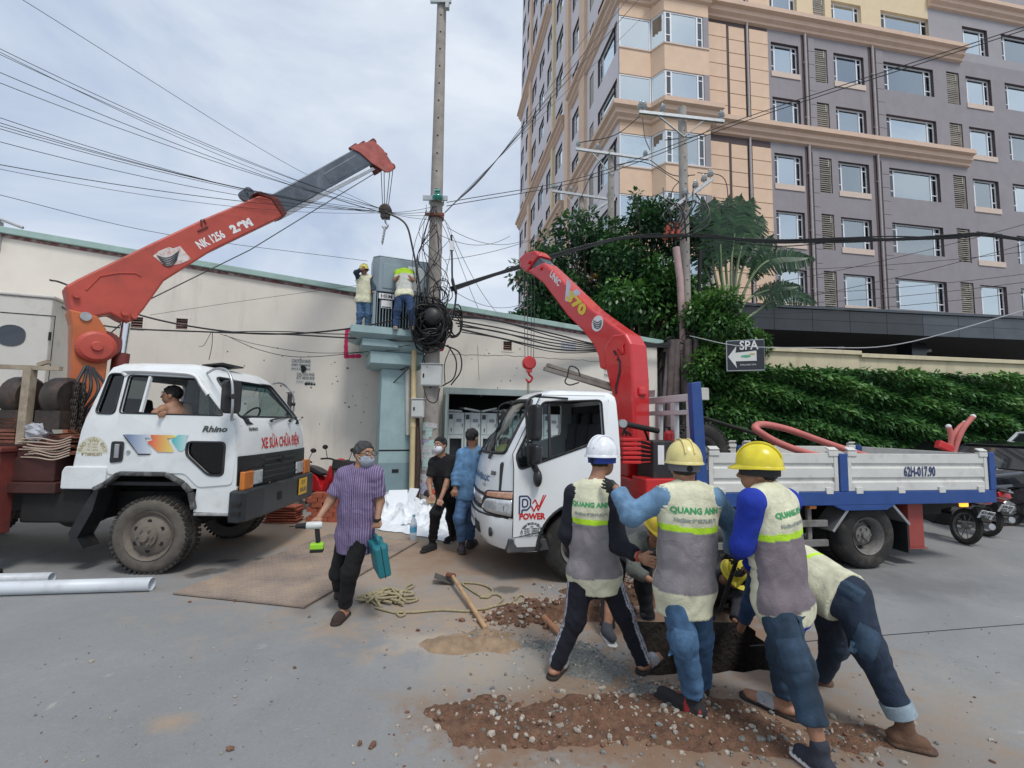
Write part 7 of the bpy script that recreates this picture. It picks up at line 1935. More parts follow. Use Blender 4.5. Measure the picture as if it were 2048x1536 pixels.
q = MB(); a = ground(1088, 1248); b = ground(1130, 1285); a.z = .06; b.z = .03; q.tube([a, a.lerp(b, .8)], .024, 12); q.build('wooden_stake', mat('orange_wood', (.40, .19, .10), .8, var=.2), label='short reddish wooden stake in the clay heap', cat='stake', sm=60)
M_rope = mat('tan_rope', (.36, .31, .19), .9, var=.25, vs=40, bump=.6, bs=120)
rp = empty('rope', 'tangled pile of tan rope trailing across the road', 'rope')
rr_ = random.Random(33)
c = ground(770, 1200)
for k in range(7):
 pts = []
 for j in range(9):
  a = rr_.uniform(0, 6.28); R = rr_.uniform(.04, .26)
  pts.append((c.x + R * 1.15 * math.cos(a) + .012 * k - .03, c.y + R * .9 * math.sin(a), .016 + .10 * max(0, 1 - R / .24) * rr_.random() + .010 * (j % 3)))
 q = MB(); q.tube(spline(pts, 6), .0125, 7); q.build('rope_loop', M_rope, rp, sm=60)
for pts in ([(800, 1190), (815, 1172), (826, 1168), (824, 1175), (800, 1183)], [(750, 1215), (790, 1225), (800, 1222), (810, 1228), (800, 1232), (796, 1225), (830, 1224), (880, 1220), (930, 1222), (955, 1220)], [(940, 1220), (980, 1215), (1005, 1198), (990, 1188), (960, 1195)], [(925, 1165), (960, 1168), (985, 1180), (970, 1195), (930, 1172), (925, 1165)], [(975, 1215), (1010, 1208), (1040, 1205), (1050, 1195), (1040, 1190), (1030, 1200)]):
 q = MB(); q.tube(spline([ground(u, v, .014) for u, v in pts], 6), .011, 7); q.build('rope_strand', M_rope, rp, sm=60)
M_brick = mat('hollow_brick', (.34, .095, .055), .9, var=.2, vs=14, bump=.3, bs=60)
bme = MB(); bme.box((0, 0, 0), (.18, .08, .08)); bm_ = bme.mesh('brick', M_brick)
g = ground(662, 1046)
n_ = 0
for lay in range(6):
 for i in range(5 - (lay > 4) * 2):
  for j in range(2):
   if lay >= 3 and i == 4: continue
   o = link('brick', bm_, None, Matrix.Translation((g.x - .38 + i * .197 + .09 * (lay % 2), g.y + .1 + j * .092 + rr_.uniform(-.012, .012), .041 + lay * .083)) @ Matrix.Rotation(rr_.uniform(-.07, .07), 4, 'Z'))
   tag(o, 'red hollow brick in the low stack behind the striped shirt', 'brick', 'bricks stacked by the wall')
g = ground(530, 1060)
for lay in range(7):
 q = MB(); q.box((g.x + rr_.uniform(-.02, .02), g.y + .6, .02 + lay * .042), (.55, .3, .022), Matrix.Rotation(rr_.uniform(-.1, .1), 3, 'Z')); q.build('clay_slab', M_brick, label=ORD[lay] + ' thin reddish clay slab up from the ground by the old bumper', cat='slab', group='clay slabs under the bumper')
n = 70
X, Y_ = np.meshgrid(np.linspace(0, 1, n), np.linspace(0, 1, n), indexing='ij')
c0, c1, c2, c3 = ground(735, 1055), ground(905, 1088), ground(900, 1020), ground(745, 1000)
px = (c0.x * (1 - X) + c1.x * X) * (1 - Y_) + (c3.x * (1 - X) + c2.x * X) * Y_
py = (c0.y * (1 - X) + c1.y * X) * (1 - Y_) + (c3.y * (1 - X) + c2.y * X) * Y_
ed = np.minimum(np.minimum(X, 1 - X), np.minimum(Y_, 1 - Y_))
f1 = fbm(px, py, 2.1, 3); rid = 1 - np.abs(2 * fbm(px + 9, py, 3.2, 3) - 1) * 1.8; rid2 = 1 - np.abs(2 * fbm(px, py + 4, 7.5, 2) - 1) * 2
pz = .012 + np.clip(ed * 5, 0, 1) * (.04 + .22 * np.clip(rid, 0, 1) ** 2 * f1 * 1.4 + .05 * np.clip(rid2, 0, 1)) + .16 * np.clip(Y_ - .45, 0, 1)
px = px + .10 * (fbm(px, py, 3, 3) - .5) * (ed < .12); py = py + .25 * (fbm(px + 3, py, 3, 3) - .5) * (ed < .12)
me = bpy.data.meshes.new('white_sheet'); idx = np.arange(n * n).reshape(n, n)
me.from_pydata(np.stack([px, py, pz], -1).reshape(-1, 3).tolist(), [], np.stack([idx[:-1, :-1], idx[1:, :-1], idx[1:, 1:], idx[:-1, 1:]], -1).reshape(-1, 4).tolist())
me.materials.append(mat('white_foam_sheet', (.74, .78, .82), .6, var=.03)); o = link('foam_sheet', me); smooth(o, 60); tag(o, 'crumpled white foam sheet spread on the ground before the pillar', 'sheet')
for (u, v, w_, h, t, yw) in ((795, 1010, .34, .36, .5, .3), (822, 1000, .22, .3, .6, -.5)):
 g = ground(u, v + 25); q = MB(); q.box((g.x, g.y, .33), (w_, .015, h), Matrix.Rotation(yw, 3, 'Z') @ Matrix.Rotation(-t, 3, 'X')); q.build('foam_board', MATS['white_foam_sheet'], label='white foam offcut propped on the crumpled sheet', cat='foam board', group='foam offcuts')
g = ground(826, 1083)
bt = empty('water_bottle', 'clear plastic water bottle with blue label standing on the foam sheet', 'bottle', loc=(g.x, g.y, .0))
q = MB(); q.lathe([(.030, 0), (.034, .01), (.034, .10), (.031, .115), (.034, .13), (.034, .20), (.025, .245), (.013, .265), (.013, .285)], n=18); q.build('body', mat('clear_plastic', (.66, .76, .82), .08, var=.05, alpha=.55), bt, sm=50)
q = MB(); q.lathe([(.0355, .11), (.0355, .17)], n=18); q.build('label_band', mat('bottle_label', (.10, .38, .62), .5, var=.2, vs=60), bt, sm=50)
q = MB(); q.lathe([(.015, .286), (.015, .306), (.0, .307)], n=14); q.build('cap', mat('blue_cap', (.25, .50, .68), .4, var=0), bt, sm=50)
bt.scale = (1.5, 1.5, 1.28)
g = ground(868, 1030);
q = MB(); q.box((g.x, g.y + .1, .30), (.34, .26, .15), Matrix.Rotation(.2, 3, 'Z')); q.build('cardboard_box', mat('cardboard', (.42, .29, .18), .85, var=.1), bev=.006, label='small brown cardboard box under the red tool bag', cat='box')
q = MB(); q.ball((g.x + .05, g.y + .08, .42), (.22, .13, .075), 16, 10)
for i, v in enumerate(q.v): q.v[i] = tuple(Vector(v) + Vector((0, 0, .02 * math.sin(v[0] * 30))))
bgo = q.build('tool_bag', mat('red_tool_bag', (.42, .06, .035), .7, var=.25, vs=12), sm=180, label='red fabric tool bag on the cardboard box', cat='bag')
q = MB(); q.tube(spline([(g.x - .14, g.y, .44), (g.x, g.y - .03, .56), (g.x + .18, g.y, .46)], 6), .010, 6); q.build('strap', M_chass, bgo)
q = MB(); q.box((g.x - .13, g.y + .0, .40), (.14, .16, .10), Matrix.Rotation(.4, 3, 'Y')); q.build('flap', M_chass, bgo, bev=.02)
# ================================================================ hoses, pole and plank carried by the lorry
def loc_tr(x, y, z): return tr_.matrix_basis @ Vector((x, y, z))
M_redhose = mat('faded_red_hose', (.52, .15, .13), .55, var=.12, vs=5, dirt=(.6, .4, .36), da=.2, ds=5)
q = MB(); q.tube(spline([at(1690, 925, 6.3), at(1610, 905, 6.3), at(1555, 885, 6.25), at(1516, 862, 6.2), at(1512, 852, 6.3), at(1530, 849, 6.5), at(1580, 860, 6.7), at(1650, 885, 6.8), at(1720, 908, 6.9), at(1780, 925, 6.9)], 8), .048, 12); q.build('red_hose', M_redhose, sm=60, label='thick faded red hose looped over the flat bed side', cat='hose')
rh = empty('cut_hose_bundle', 'bundle of cut red hose ends standing up at the flat bed rear', 'hose')
for pts in ([(1898, 905, 6.9), (1902, 880, 6.9), (1900, 862, 6.9), (1897, 853, 6.9)], [(1900, 905, 6.95), (1905, 875, 6.95), (1918, 856, 6.95), (1930, 846, 6.95)], [(1908, 905, 6.9), (1916, 880, 6.9), (1928, 855, 6.9), (1946, 833, 6.9)]):
 q = MB(); q.tube(spline([at(*p) for p in pts], 6), .035, 10); q.build('hose_end', M_redhose, rh, sm=60)
 q = MB(); p = at(*pts[-1]); q.ball(p, .037, 10, 6); q.build('white_tip', M_plate_w, rh)
q = MB(); p = at(1888, 893, 6.9); q.box(p, (.22, .1, .12), Matrix.Rotation(.4, 3, 'Y')); q.build('red_wrap', M_red, rh, bev=.02)
q = MB(); q.tube([at(1395, 832, 6.9), at(1520, 870, 6.7), at(1620, 908, 6.4)], .03, 10); q.build('black_pipe', M_chass, sm=60, label='long black pipe leaning from the rack down into the flat bed', cat='pipe')
pk = empty('plank_bundle', 'weathered grey planks jutting forward over the white cab roof', 'planks')
M_plank = mat('weathered_plank', (.19, .17, .15), .9, var=.25, vs=6, bump=.5, bs=30)
for k, (dy, dz) in enumerate(((0, 0), (.09, .005), (.04, .055))):
 a = at(1088 + 3 * k, 737, 6.3) + Vector((0, dy, dz)); b = at(1238, 782, 6.5) + Vector((0, dy, dz)); q = MB(); q.bar(a, b, .085, .05); q.build('plank', M_plank, pk, bev=.004)
q = MB(); q.tube(spline([at(1135, 752, 6.2), at(1140, 733, 6.2), at(1155, 738, 6.2), at(1160, 752, 6.2)], 5), .010, 5); q.tube(spline([at(1135, 752, 6.2), at(1130, 764, 6.2), at(1140, 770, 6.2), at(1158, 765, 6.2)], 5), .010, 5); q.build('tie_wire', M_chass, pk)
def helmet_mesh(q, r=(.142, .118, .140), mi=0):
 """shell with brim and ridge; x forward, origin at the rim"""
 n, m = 28, 9
 vs = []
 for j in range(m + 1):
  b = PI / 2 * j / m
  for i in range(n):
   a = 2 * PI * i / n
   k = 1 + .035 * max(0, 1 - abs(math.sin(a)) * 5) * math.sin(b) * (1 if True else 0)
   vs.append((r[0] * math.cos(b) * math.cos(a) * k, r[1] * math.cos(b) * math.sin(a) * k, r[2] * math.sin(b) ** .9 * k + .005))
 fs = [(j * n + i, j * n + (i + 1) % n, (j + 1) * n + (i + 1) % n, (j + 1) * n + i) for j in range(m) for i in range(n)]
 q.add(vs, fs, mi)
 vs = []
 for i in range(n):
  a = 2 * PI * i / n; f = .010 + .040 * max(0, math.cos(a)) ** 2
  for (o_, z) in ((-.004, .012), (f, -.006 - .012 * max(0, math.cos(a))), (f, -.011 - .012 * max(0, math.cos(a))), (-.006, .002)):
   vs.append(((r[0] + o_) * math.cos(a), (r[1] + min(o_, .010)) * math.sin(a), z))
 q.add(vs, [(4 * i + k, 4 * i + (k + 1) % 4, 4 * ((i + 1) % n) + (k + 1) % 4, 4 * ((i + 1) % n) + k) for i in range(n) for k in range(4)], mi)
 pts = [(r[0] * math.cos(t) * 1.01, 0, r[2] * max(0, math.sin(t)) ** .9 * 1.01 + .008) for t in np.linspace(.35, PI - .35, 14)]
 for yy in (-.03, .03): q.tube([(p[0] * .99, yy, p[2] - .002) for p in pts], .006, 5, mi)
 return q
M_helm_g = mat('lime_helmet', (.62, .66, .06), .3, var=.05, coat=.3)
q = helmet_mesh(MB()); o = q.build('spare_helmet', M_helm_g, sm=50, label='lime yellow helmet lying on the lorry dashboard behind the windscreen', cat='helmet')
o.matrix_world = tr_.matrix_basis @ Matrix.Translation((.80, .30, 1.37)) @ Matrix.Rotation(-.9, 4, 'Z') @ Matrix.Rotation(.12, 4, 'Y')
# ================================================================ parked cars
def car(label, loc, rz, paint, roofm, L_=4.5, W_=1.78, H_=1.55):
 e = empty('parked_car', label, 'car', 'cars parked by the hedge', loc=loc, rz=rz)
 x = lambda f: (f - .5) * L_
 prof = [(x(.0), .35), (x(.0), .75), (x(.03), .92), (x(.26), 1.02), (x(.30), 1.04), (x(.93), 1.06), (x(.985), .98), (x(1), .7), (x(1), .35)]
 wz = [x(.17), x(.81)]
 lower = [(x(.005), .30)]
 for c in wz:
  lower += [(c + .36 * math.cos(a), .33 + .36 * math.sin(a)) for a in np.linspace(PI, 0, 9)]
 lower += [(x(.995), .30)]
 body = lower[::-1] + prof[1:-1]
 def tw_(p, s_):
  z = p[1]; k = W_ / 2 * (1 if z < .95 else 1 - .05 * (z - .95)) * (1 - .10 * max(0, abs(p[0]) / (L_ / 2) - .75) * 2)
  return (p[0], s_ * k, z)
 q = MB(); q.prism(body, lambda p: tw_(p, -1), lambda p: tw_(p, 1)); q.build('body', paint, e, bev=.04)
 gh = [(x(.27), 1.03), (x(.43), H_ - .06), (x(.52), H_), (x(.80), H_ - .01), (x(.90), H_ - .09), (x(.96), 1.05)]
 def tg(p, s_): t = (p[1] - 1.03) / (H_ - 1.03); return (p[0], s_ * (W_ / 2 - .05 - .17 * t), p[1])
 q = MB(); q.prism(gh, lambda p: tg(p, -1), lambda p: tg(p, 1)); q.build('cabin_glass', mat('car_dark_glass', (.02, .024, .027), .05, var=0, coat=1), e, bev=.03)
 q = MB(); rf = [(x(.42), H_ - .075), (x(.52), H_ - .01), (x(.80), H_ - .02), (x(.905), H_ - .105), (x(.905), H_ - .06), (x(.80), H_ + .025), (x(.52), H_ + .03), (x(.42), H_ - .035)]
 q.prism(rf, lambda p: (p[0], -W_ / 2 + .205, p[1]), lambda p: (p[0], W_ / 2 - .205, p[1])); q.build('roof', roofm, e, bev=.02)
 for s_ in (-1, 1):
  for a, b in (((.27, 1.03), (.43, H_ - .05)), ((.58, 1.04), (.575, H_ - .02)), ((.80, 1.04), (.79, H_ - .03)), ((.955, 1.05), (.90, H_ - .08))):
   q = MB(); q.bar(Vector(tg((x(a[0]), a[1]), s_ * 1.005)), Vector(tg((x(b[0]), b[1]), s_ * 1.005)), .05, .06); q.build('pillar', roofm if a[0] != .58 else M_chass, e)
  q = MB(); q.bx(x(.28), x(.955), s_ * (W_ / 2 - .045), s_ * (W_ / 2 + .006), 1.015, 1.05); q.build('belt_trim', M_chrome, e)
  for xx in (.46, .70): q = MB(); q.bx(x(xx), x(xx + .04), s_ * (W_ / 2), s_ * (W_ / 2 + .03), .90, .925); q.build('door_handle', M_chrome, e, bev=.006)
  q = MB(); q.box((x(.31), s_ * (W_ / 2 + .07), 1.08), (.10, .18, .12)); q.build('wing_mirror', paint, e, bev=.03)
  q = MB(); q.bx(x(.0) - .01, x(.05), s_ * .5, s_ * (W_ / 2 - .06), .70, .85); q.build('headlight', M_lamp, e, bev=.02)
  for c in wz:
   w_ = wheel(e, c, s_ * (W_ / 2 - .11), .33, .2, M_tyre, M_alum, s_, rim_r=.21, dish=.04)
 return e
M_carw = mat('white_car_paint', (.74, .77, .79), .22, var=0, coat=.8)
M_card = mat('dark_car_paint', (.014, .016, .020), .15, var=0, coat=1)
g = at(2080, 950, 11.2); car('white car parked by the hedge beyond the dark car', (g.x + 1.0, 11.5, 0), R_(7), M_carw, M_carw, H_=1.80)
g = at(2060, 950, 9.0); car('glossy dark car with chrome window line parked behind the flat bed', (g.x + .6, 9.75, 0), R_(7), M_card, M_card, H_=1.53)
# ================================================================ motorbikes
def motorbike(label, loc, rz, paint, lean=R_(8), group=None, plate=None, box=False):
 e = empty('motorbike', label, 'motorbike', group, loc=loc); e.rotation_euler = (lean, 0, rz)
 for x, nm in ((-.62, 'rear_wheel'), (.62, 'front_wheel')):
  w_ = empty(nm, parent=e, loc=(x, 0, .28))
  q = MB(); q.lathe([(.21, -.035), (.25, -.045), (.28, -.02), (.28, .02), (.25, .045), (.21, .035)], axis='Y', n=28, closed=True); q.build('tyre', M_tyre, w_, sm=50)
  q = MB(); q.lathe([(.195, -.025), (.212, -.03), (.212, .03), (.195, .025)], axis='Y', n=28, closed=True)
  for k in range(10): a = 2 * PI * k / 10; q.bar((0, 0, 0), (.2 * math.cos(a), 0, .2 * math.sin(a)), .008)
  q.cyl((0, -.05, 0), (0, .05, 0), .04); q.build('rim', M_rim2, w_)
 q = MB(); q.xz(rpoly([(-.75, .62), (-.35, .50), (-.15, .38), (.10, .36), (.20, .40), (.05, .52), (-.10, .66), (-.55, .78), (-.82, .76)], .06), -.12, .12); q.build('body', paint, e, bev=.04)
 q = MB(); q.xz(rpoly([(.22, .34), (.30, .36), (.42, .62), (.44, .88), (.36, .90), (.30, .66)], .05), -.17, .17); q.build('leg_shield', paint, e, bev=.03)
 q = MB(); q.xz(rpoly([(-.78, .77), (-.40, .75), (.05, .68), (.08, .73), (-.30, .82), (-.50, .85), (-.80, .86)], .04), -.12, .12); q.build('seat', M_blk, e, bev=.03)
 q = MB(); q.bx(-.25, .15, -.10, .10, .22, .42); q.cyl((-.1, -.12, .30), (-.1, .12, .30), .10); q.build('engine', M_chass, e, bev=.02)
 q = MB()
 for s_ in (-.09, .09): q.tube([(.62, s_, .28), (.50, s_, .62), (.42, s_, .85)], .022, 8)
 q.build('fork', M_alum, e, sm=60)
 q = MB(); q.tube([Vector((.62 + .31 * math.cos(a), 0, .28 + .31 * math.sin(a))) for a in np.linspace(.2, 2.4, 9)], .055, 6); q.build('front_mudguard', paint, e, sm=60)
 q = MB(); q.tube(spline([(.28, -.33, 1.0), (.38, -.2, 1.02), (.42, 0, .98), (.38, .2, 1.02), (.28, .33, 1.0)], 5), .018, 7); q.build('handlebar', M_chass, e, sm=60)
 q = MB(); q.ball((.46, 0, .96), (.09, .12, .09), 12, 8); q.build('headlamp_cowl', paint, e, sm=180)
 q = MB(); q.ball((.545, 0, .95), (.03, .07, .05), 12, 8); q.build('headlight', M_lamp, e, sm=180)
 for s_ in (-1, 1):
  q = MB(); q.tube([(.36, s_ * .24, 1.02), (.34, s_ * .30, 1.20)], .007, 5); q.ball((.33, s_ * .31, 1.23), (.02, .06, .045), 10, 6); q.build('mirror', M_chass, e)
 q = MB(); q.tube([(.0, -.14, .28), (-.4, -.17, .30), (-.85, -.17, .36)], [.03, .045, .05], 10); q.build('exhaust', M_alum, e, sm=60)
 q = MB(); q.xz([(-.80, .62), (-.95, .42), (-.93, .40), (-.74, .56)], -.06, .06); q.build('rear_mudguard', M_chass, e)
 q = MB(); q.xz(rpoly([(-.90, .70), (-.78, .66), (-.76, .76), (-.86, .78)], .02), -.09, .09); q.build('tail_lamp', mat('tail_lens', (.42, .012, .014), .15, var=.1, coat=1), e, bev=.015)
 q = MB(); q.bx(-.98, -.80, -.035, .035, .79, .815); q.bx(-.82, -.5, .11, .13, .82, .85); q.bx(-.82, -.5, -.13, -.11, .82, .85); q.build('grab_rail', M_alum, e, bev=.008)
 if plate:
  q = MB(); q.box((0, 0, 0), (.008, .19, .14)); po = q.build('number_plate', M_plate_w, e); po.matrix_basis = Matrix.Translation((-.93, 0, .52)) @ Matrix.Rotation(R_(-28), 4, 'Y')
  for k, s_ in enumerate(plate): lettering(s_, .065, M_txt_dark, po, (-.006, 0, .035 - .066 * k), (0, -1, 0), (0, 0, 1), bold=.003)
 if box:
  q = MB(); q.bx(.42, .70, -.17, .17, .82, 1.02); q.build('front_basket', M_blk, e, bev=.02)
 return e
M_bike_r = mat('red_bike_paint', (.50, .015, .02), .25, var=.05, coat=.7)
M_bike_k = mat('black_bike_paint', (.014, .014, .016), .25, var=.05, coat=.7)
g = ground(1930, 1088); motorbike('black motorbike with tilted white plate parked under the flat bed tail', (g.x + .05, g.y + .62, 0), R_(84), M_bike_k, R_(10), 'motorbikes behind the lorry', ('67-M6', '0819'))
g = ground(1972, 1072); motorbike('red tailed motorbike with white plate next to the black one', (g.x + .08, g.y + .62, 0), R_(82), M_bike_r, R_(10), 'motorbikes behind the lorry', ('59-S2', '371.7'))
g = ground(2030, 1060); motorbike('black motorbike with long flat seat beside the red tailed one', (g.x + .35, g.y + .45, 0), R_(118), M_bike_k, R_(10), 'motorbikes behind the lorry')
motorbike('red motorbike with black front basket leaning by the white wall', (-3.75, 9.0, 0), R_(-35), M_bike_r, R_(-8), 'motorbikes by the white wall', None, True)
bk = motorbike('dark motorbike with a blue cloth over it by the white wall', (-4.45, 8.9, 0), R_(-55), M_bike_k, R_(-8), 'motorbikes by the white wall')
q = MB(); n = 14
vs = []
for i in range(n):
 for j in range(8):
  a = (i / (n - 1) - .5) * 2; vs.append((-4.25 + .16 * (j / 7 - .5) + .03 * math.sin(5 * a), 8.72 + .10 * a, 1.06 - .50 * abs(a) ** 1.3 + .02 * math.sin(j * 2 + i)))
q.add(vs, [(i * 8 + j, (i + 1) * 8 + j, (i + 1) * 8 + j + 1, i * 8 + j + 1) for i in range(n - 1) for j in range(7)]); o = q.build('blue_cloth', mat('faded_blue_cloth', (.18, .30, .46), .9, var=.15, vs=8), sm=180, label='faded blue cloth hung over the dark motorbike', cat='cloth')
s_ = o.modifiers.new('s', 'SOLIDIFY'); s_.thickness = .012
# ================================================================ people: continuous bodies grown from distance fields
def nets(fn, lo, hi, h):
 """surface nets: zero surface of fn inside the box -> verts, quads"""
 lo = np.array(lo, float); n = np.maximum(4, np.ceil((np.array(hi) - lo) / h).astype(int) + 1)
 ax = [lo[i] + h * np.arange(n[i]) for i in range(3)]
 G = np.stack(np.meshgrid(*ax, indexing='ij'), -1)
 D = fn(G.reshape(-1, 3)).reshape(n)
 D[0] = D[-1] = 1; D[:, 0] = D[:, -1] = 1; D[:, :, 0] = D[:, :, -1] = 1
 cs = [(i, j, k) for i in (0, 1) for j in (0, 1) for k in (0, 1)]
 C = {c: D[c[0]:n[0] - 1 + c[0], c[1]:n[1] - 1 + c[1], c[2]:n[2] - 1 + c[2]] for c in cs}
 acc = np.zeros(C[(0, 0, 0)].shape + (3,)); cnt = np.zeros(C[(0, 0, 0)].shape)
 for a in cs:
  for d in range(3):
   if a[d]: continue
   b = list(a); b[d] = 1; b = tuple(b)
   m = (C[a] < 0) != (C[b] < 0)
   t = np.where(m, C[a] / np.where(m, C[a] - C[b], 1), 0)
   for e in range(3): acc[..., e] += np.where(m, a[e] + (t if e == d else 0), 0)
   cnt += m
 on = cnt > 0
 idx = -np.ones(cnt.shape, int); idx[on] = np.arange(on.sum())
 org = np.stack(np.nonzero(on), -1)
 V = lo + h * (org + acc[on] / cnt[on][:, None])
 Q = []
 S_ = D < 0
 for d in range(3):
  e1, e2 = (d + 1) % 3, (d + 2) % 3
  sl = [slice(1, n[i] - 1) for i in range(3)]; sl[d] = slice(0, n[d] - 1)
  s0 = S_[tuple(sl)]; s2 = list(sl); s2[d] = slice(1, n[d]); s1 = S_[tuple(s2)]
  m = s0 != s1
  p = np.stack(np.nonzero(m), -1)
  p[:, e1] += 1; p[:, e2] += 1
  o1 = np.zeros(3, int); o1[e1] = 1; o2 = np.zeros(3, int); o2[e2] = 1
  q = np.stack([idx[tuple((p - o1 - o2).T)], idx[tuple((p - o2).T)], idx[tuple(p.T)], idx[tuple((p - o1).T)]], 1)
  fl = ~s0[m]
  q[fl] = q[fl][:, ::-1]
  Q.append(q)
 return V, np.concatenate(Q)
A_ = lambda v: np.array(v, float)
def cone(P, a, b, ra, rb, fl=None, k=1.0):
 a = A_(a); b = A_(b); d = b - a; L2 = max(1e-9, d @ d)
 t = np.clip(((P - a) @ d) / L2, 0, 1)
 v = P - (a + t[:, None] * d)
 if fl is not None:
  c = v @ A_(fl); v = v + np.outer(c * (1 / k - 1), A_(fl))
 return np.sqrt((v * v).sum(1)) - (ra + (rb - ra) * t)
def smin(a, b, k=.03):
 h = np.clip(.5 + .5 * (b - a) / k, 0, 1); return b * (1 - h) + a * h - k * h * (1 - h)
def ell(P, c, fr, r):
 """ellipsoid with frame fr (3 rows) and radii r"""
 q = (P - A_(c)) @ A_(fr).T / A_(r); l = np.sqrt((q * q).sum(1)); return (l - 1) * min(r)
_k = np.random.default_rng(3).normal(0, 1, (9, 3)); _ph = np.random.default_rng(4).uniform(0, 6.28, 9)
def nz3(P, f):
 return sum(np.sin((P @ (_k[i] * f)) + _ph[i] + 1.5 * np.sin(P @ (_k[(i + 4) % 9] * f * .6))) for i in range(6)) / 6
def cloth_mat(name='cloth', rough=.9, bs=160, bump=.32):
 m = bpy.data.materials.new(name); m.use_nodes = True
 t = m.node_tree; N = t.nodes; L = t.links.new; b = N['Principled BSDF']; b.inputs['Roughness'].default_value = rough
 a = N.new('ShaderNodeAttribute'); a.attribute_name = 'Col'
 tcn = N.new('ShaderNodeTexCoord'); nz = N.new('ShaderNodeTexNoise'); nz.inputs['Scale'].default_value = 14; nz.inputs['Detail'].default_value = 6
 L(tcn.outputs['Object'], nz.inputs['Vector']); mr_ = N.new('ShaderNodeMapRange'); mr_.inputs[1].default_value = .3; mr_.inputs[2].default_value = .7; mr_.inputs[3].default_value = .84; mr_.inputs[4].default_value = 1.14
 L(nz.outputs['Fac'], mr_.inputs[0]); vm = N.new('ShaderNodeVectorMath'); vm.operation = 'SCALE'; L(a.outputs['Color'], vm.inputs[0]); L(mr_.outputs[0], vm.inputs['Scale']); L(vm.outputs[0], b.inputs['Base Color'])
 n2 = N.new('ShaderNodeTexNoise'); n2.inputs['Scale'].default_value = bs; n2.inputs['Detail'].default_value = 4; L(tcn.outputs['Object'], n2.inputs['Vector'])
 n3 = N.new('ShaderNodeTexNoise'); n3.inputs['Scale'].default_value = 7; n3.inputs['Detail'].default_value = 2; n3.inputs['Distortion'].default_value = 1.0; L(tcn.outputs['Object'], n3.inputs['Vector'])
 ad = N.new('ShaderNodeMath'); ad.operation = 'MULTIPLY_ADD'; ad.inputs[1].default_value = 5.0; L(n3.outputs['Fac'], ad.inputs[0]); L(n2.outputs['Fac'], ad.inputs[2])
 bp = N.new('ShaderNodeBump'); bp.inputs['Strength'].default_value = bump; bp.inputs['Distance'].default_value = .022; L(ad.outputs[0], bp.inputs['Height']); L(bp.outputs[0], b.inputs['Normal'])
 return m
M_cloth = cloth_mat()
M_skin = cloth_mat('skin', .55, 90, .12)
M_helm = cloth_mat('helmet_plastic', .28, 20, .02)
M_hair = cloth_mat('hair', .5, 160, .6)
def grown(name, parts, mm, parent, colf=None):
 """parts: list of (fn, lo, hi, h, colour or colour function); joined into one mesh"""
 VV = []; QQ = []; CC = []; b = 0
 for fn, lo, hi, h, col in parts:
  V, Q = nets(fn, lo, hi, h)
  VV.append(V); QQ.append(Q + b); b += len(V)
  CC.append(col(V) if callable(col) else np.tile(A_(col), (len(V), 1)))
 V = np.concatenate(VV); Q = np.concatenate(QQ); C = np.concatenate(CC)
 o0 = A_(parent.location); V = V - o0
 me = bpy.data.meshes.new(name)
 me.vertices.add(len(V)); me.vertices.foreach_set('co', V.ravel())
 me.loops.add(len(Q) * 4); me.loops.foreach_set('vertex_index', Q.ravel())
 me.polygons.add(len(Q)); me.polygons.foreach_set('loop_start', np.arange(len(Q)) * 4); me.polygons.foreach_set('loop_total', np.full(len(Q), 4))
 me.polygons.foreach_set('use_smooth', np.ones(len(Q), bool))
 me.update()
 at_ = me.attributes.new('Col', 'FLOAT_COLOR', 'POINT'); at_.data.foreach_set('color', np.concatenate([C, np.ones((len(C), 1))], 1).astype(np.float32).ravel())
 me.materials.append(mm)
 return link(name, me, parent)
def bbox(pts, m): P = np.array([A_(p) for p in pts]); return P.min(0) - m, P.max(0) + m
SKIN = (.33, .165, .10)
DEN = lambda c, fade=.5: (lambda V, *_: np.clip(A_(c) * (1 + fade * nz3(V, 9)[:, None] * .7 + .25 * nz3(V, 34)[:, None]), .002, 1))
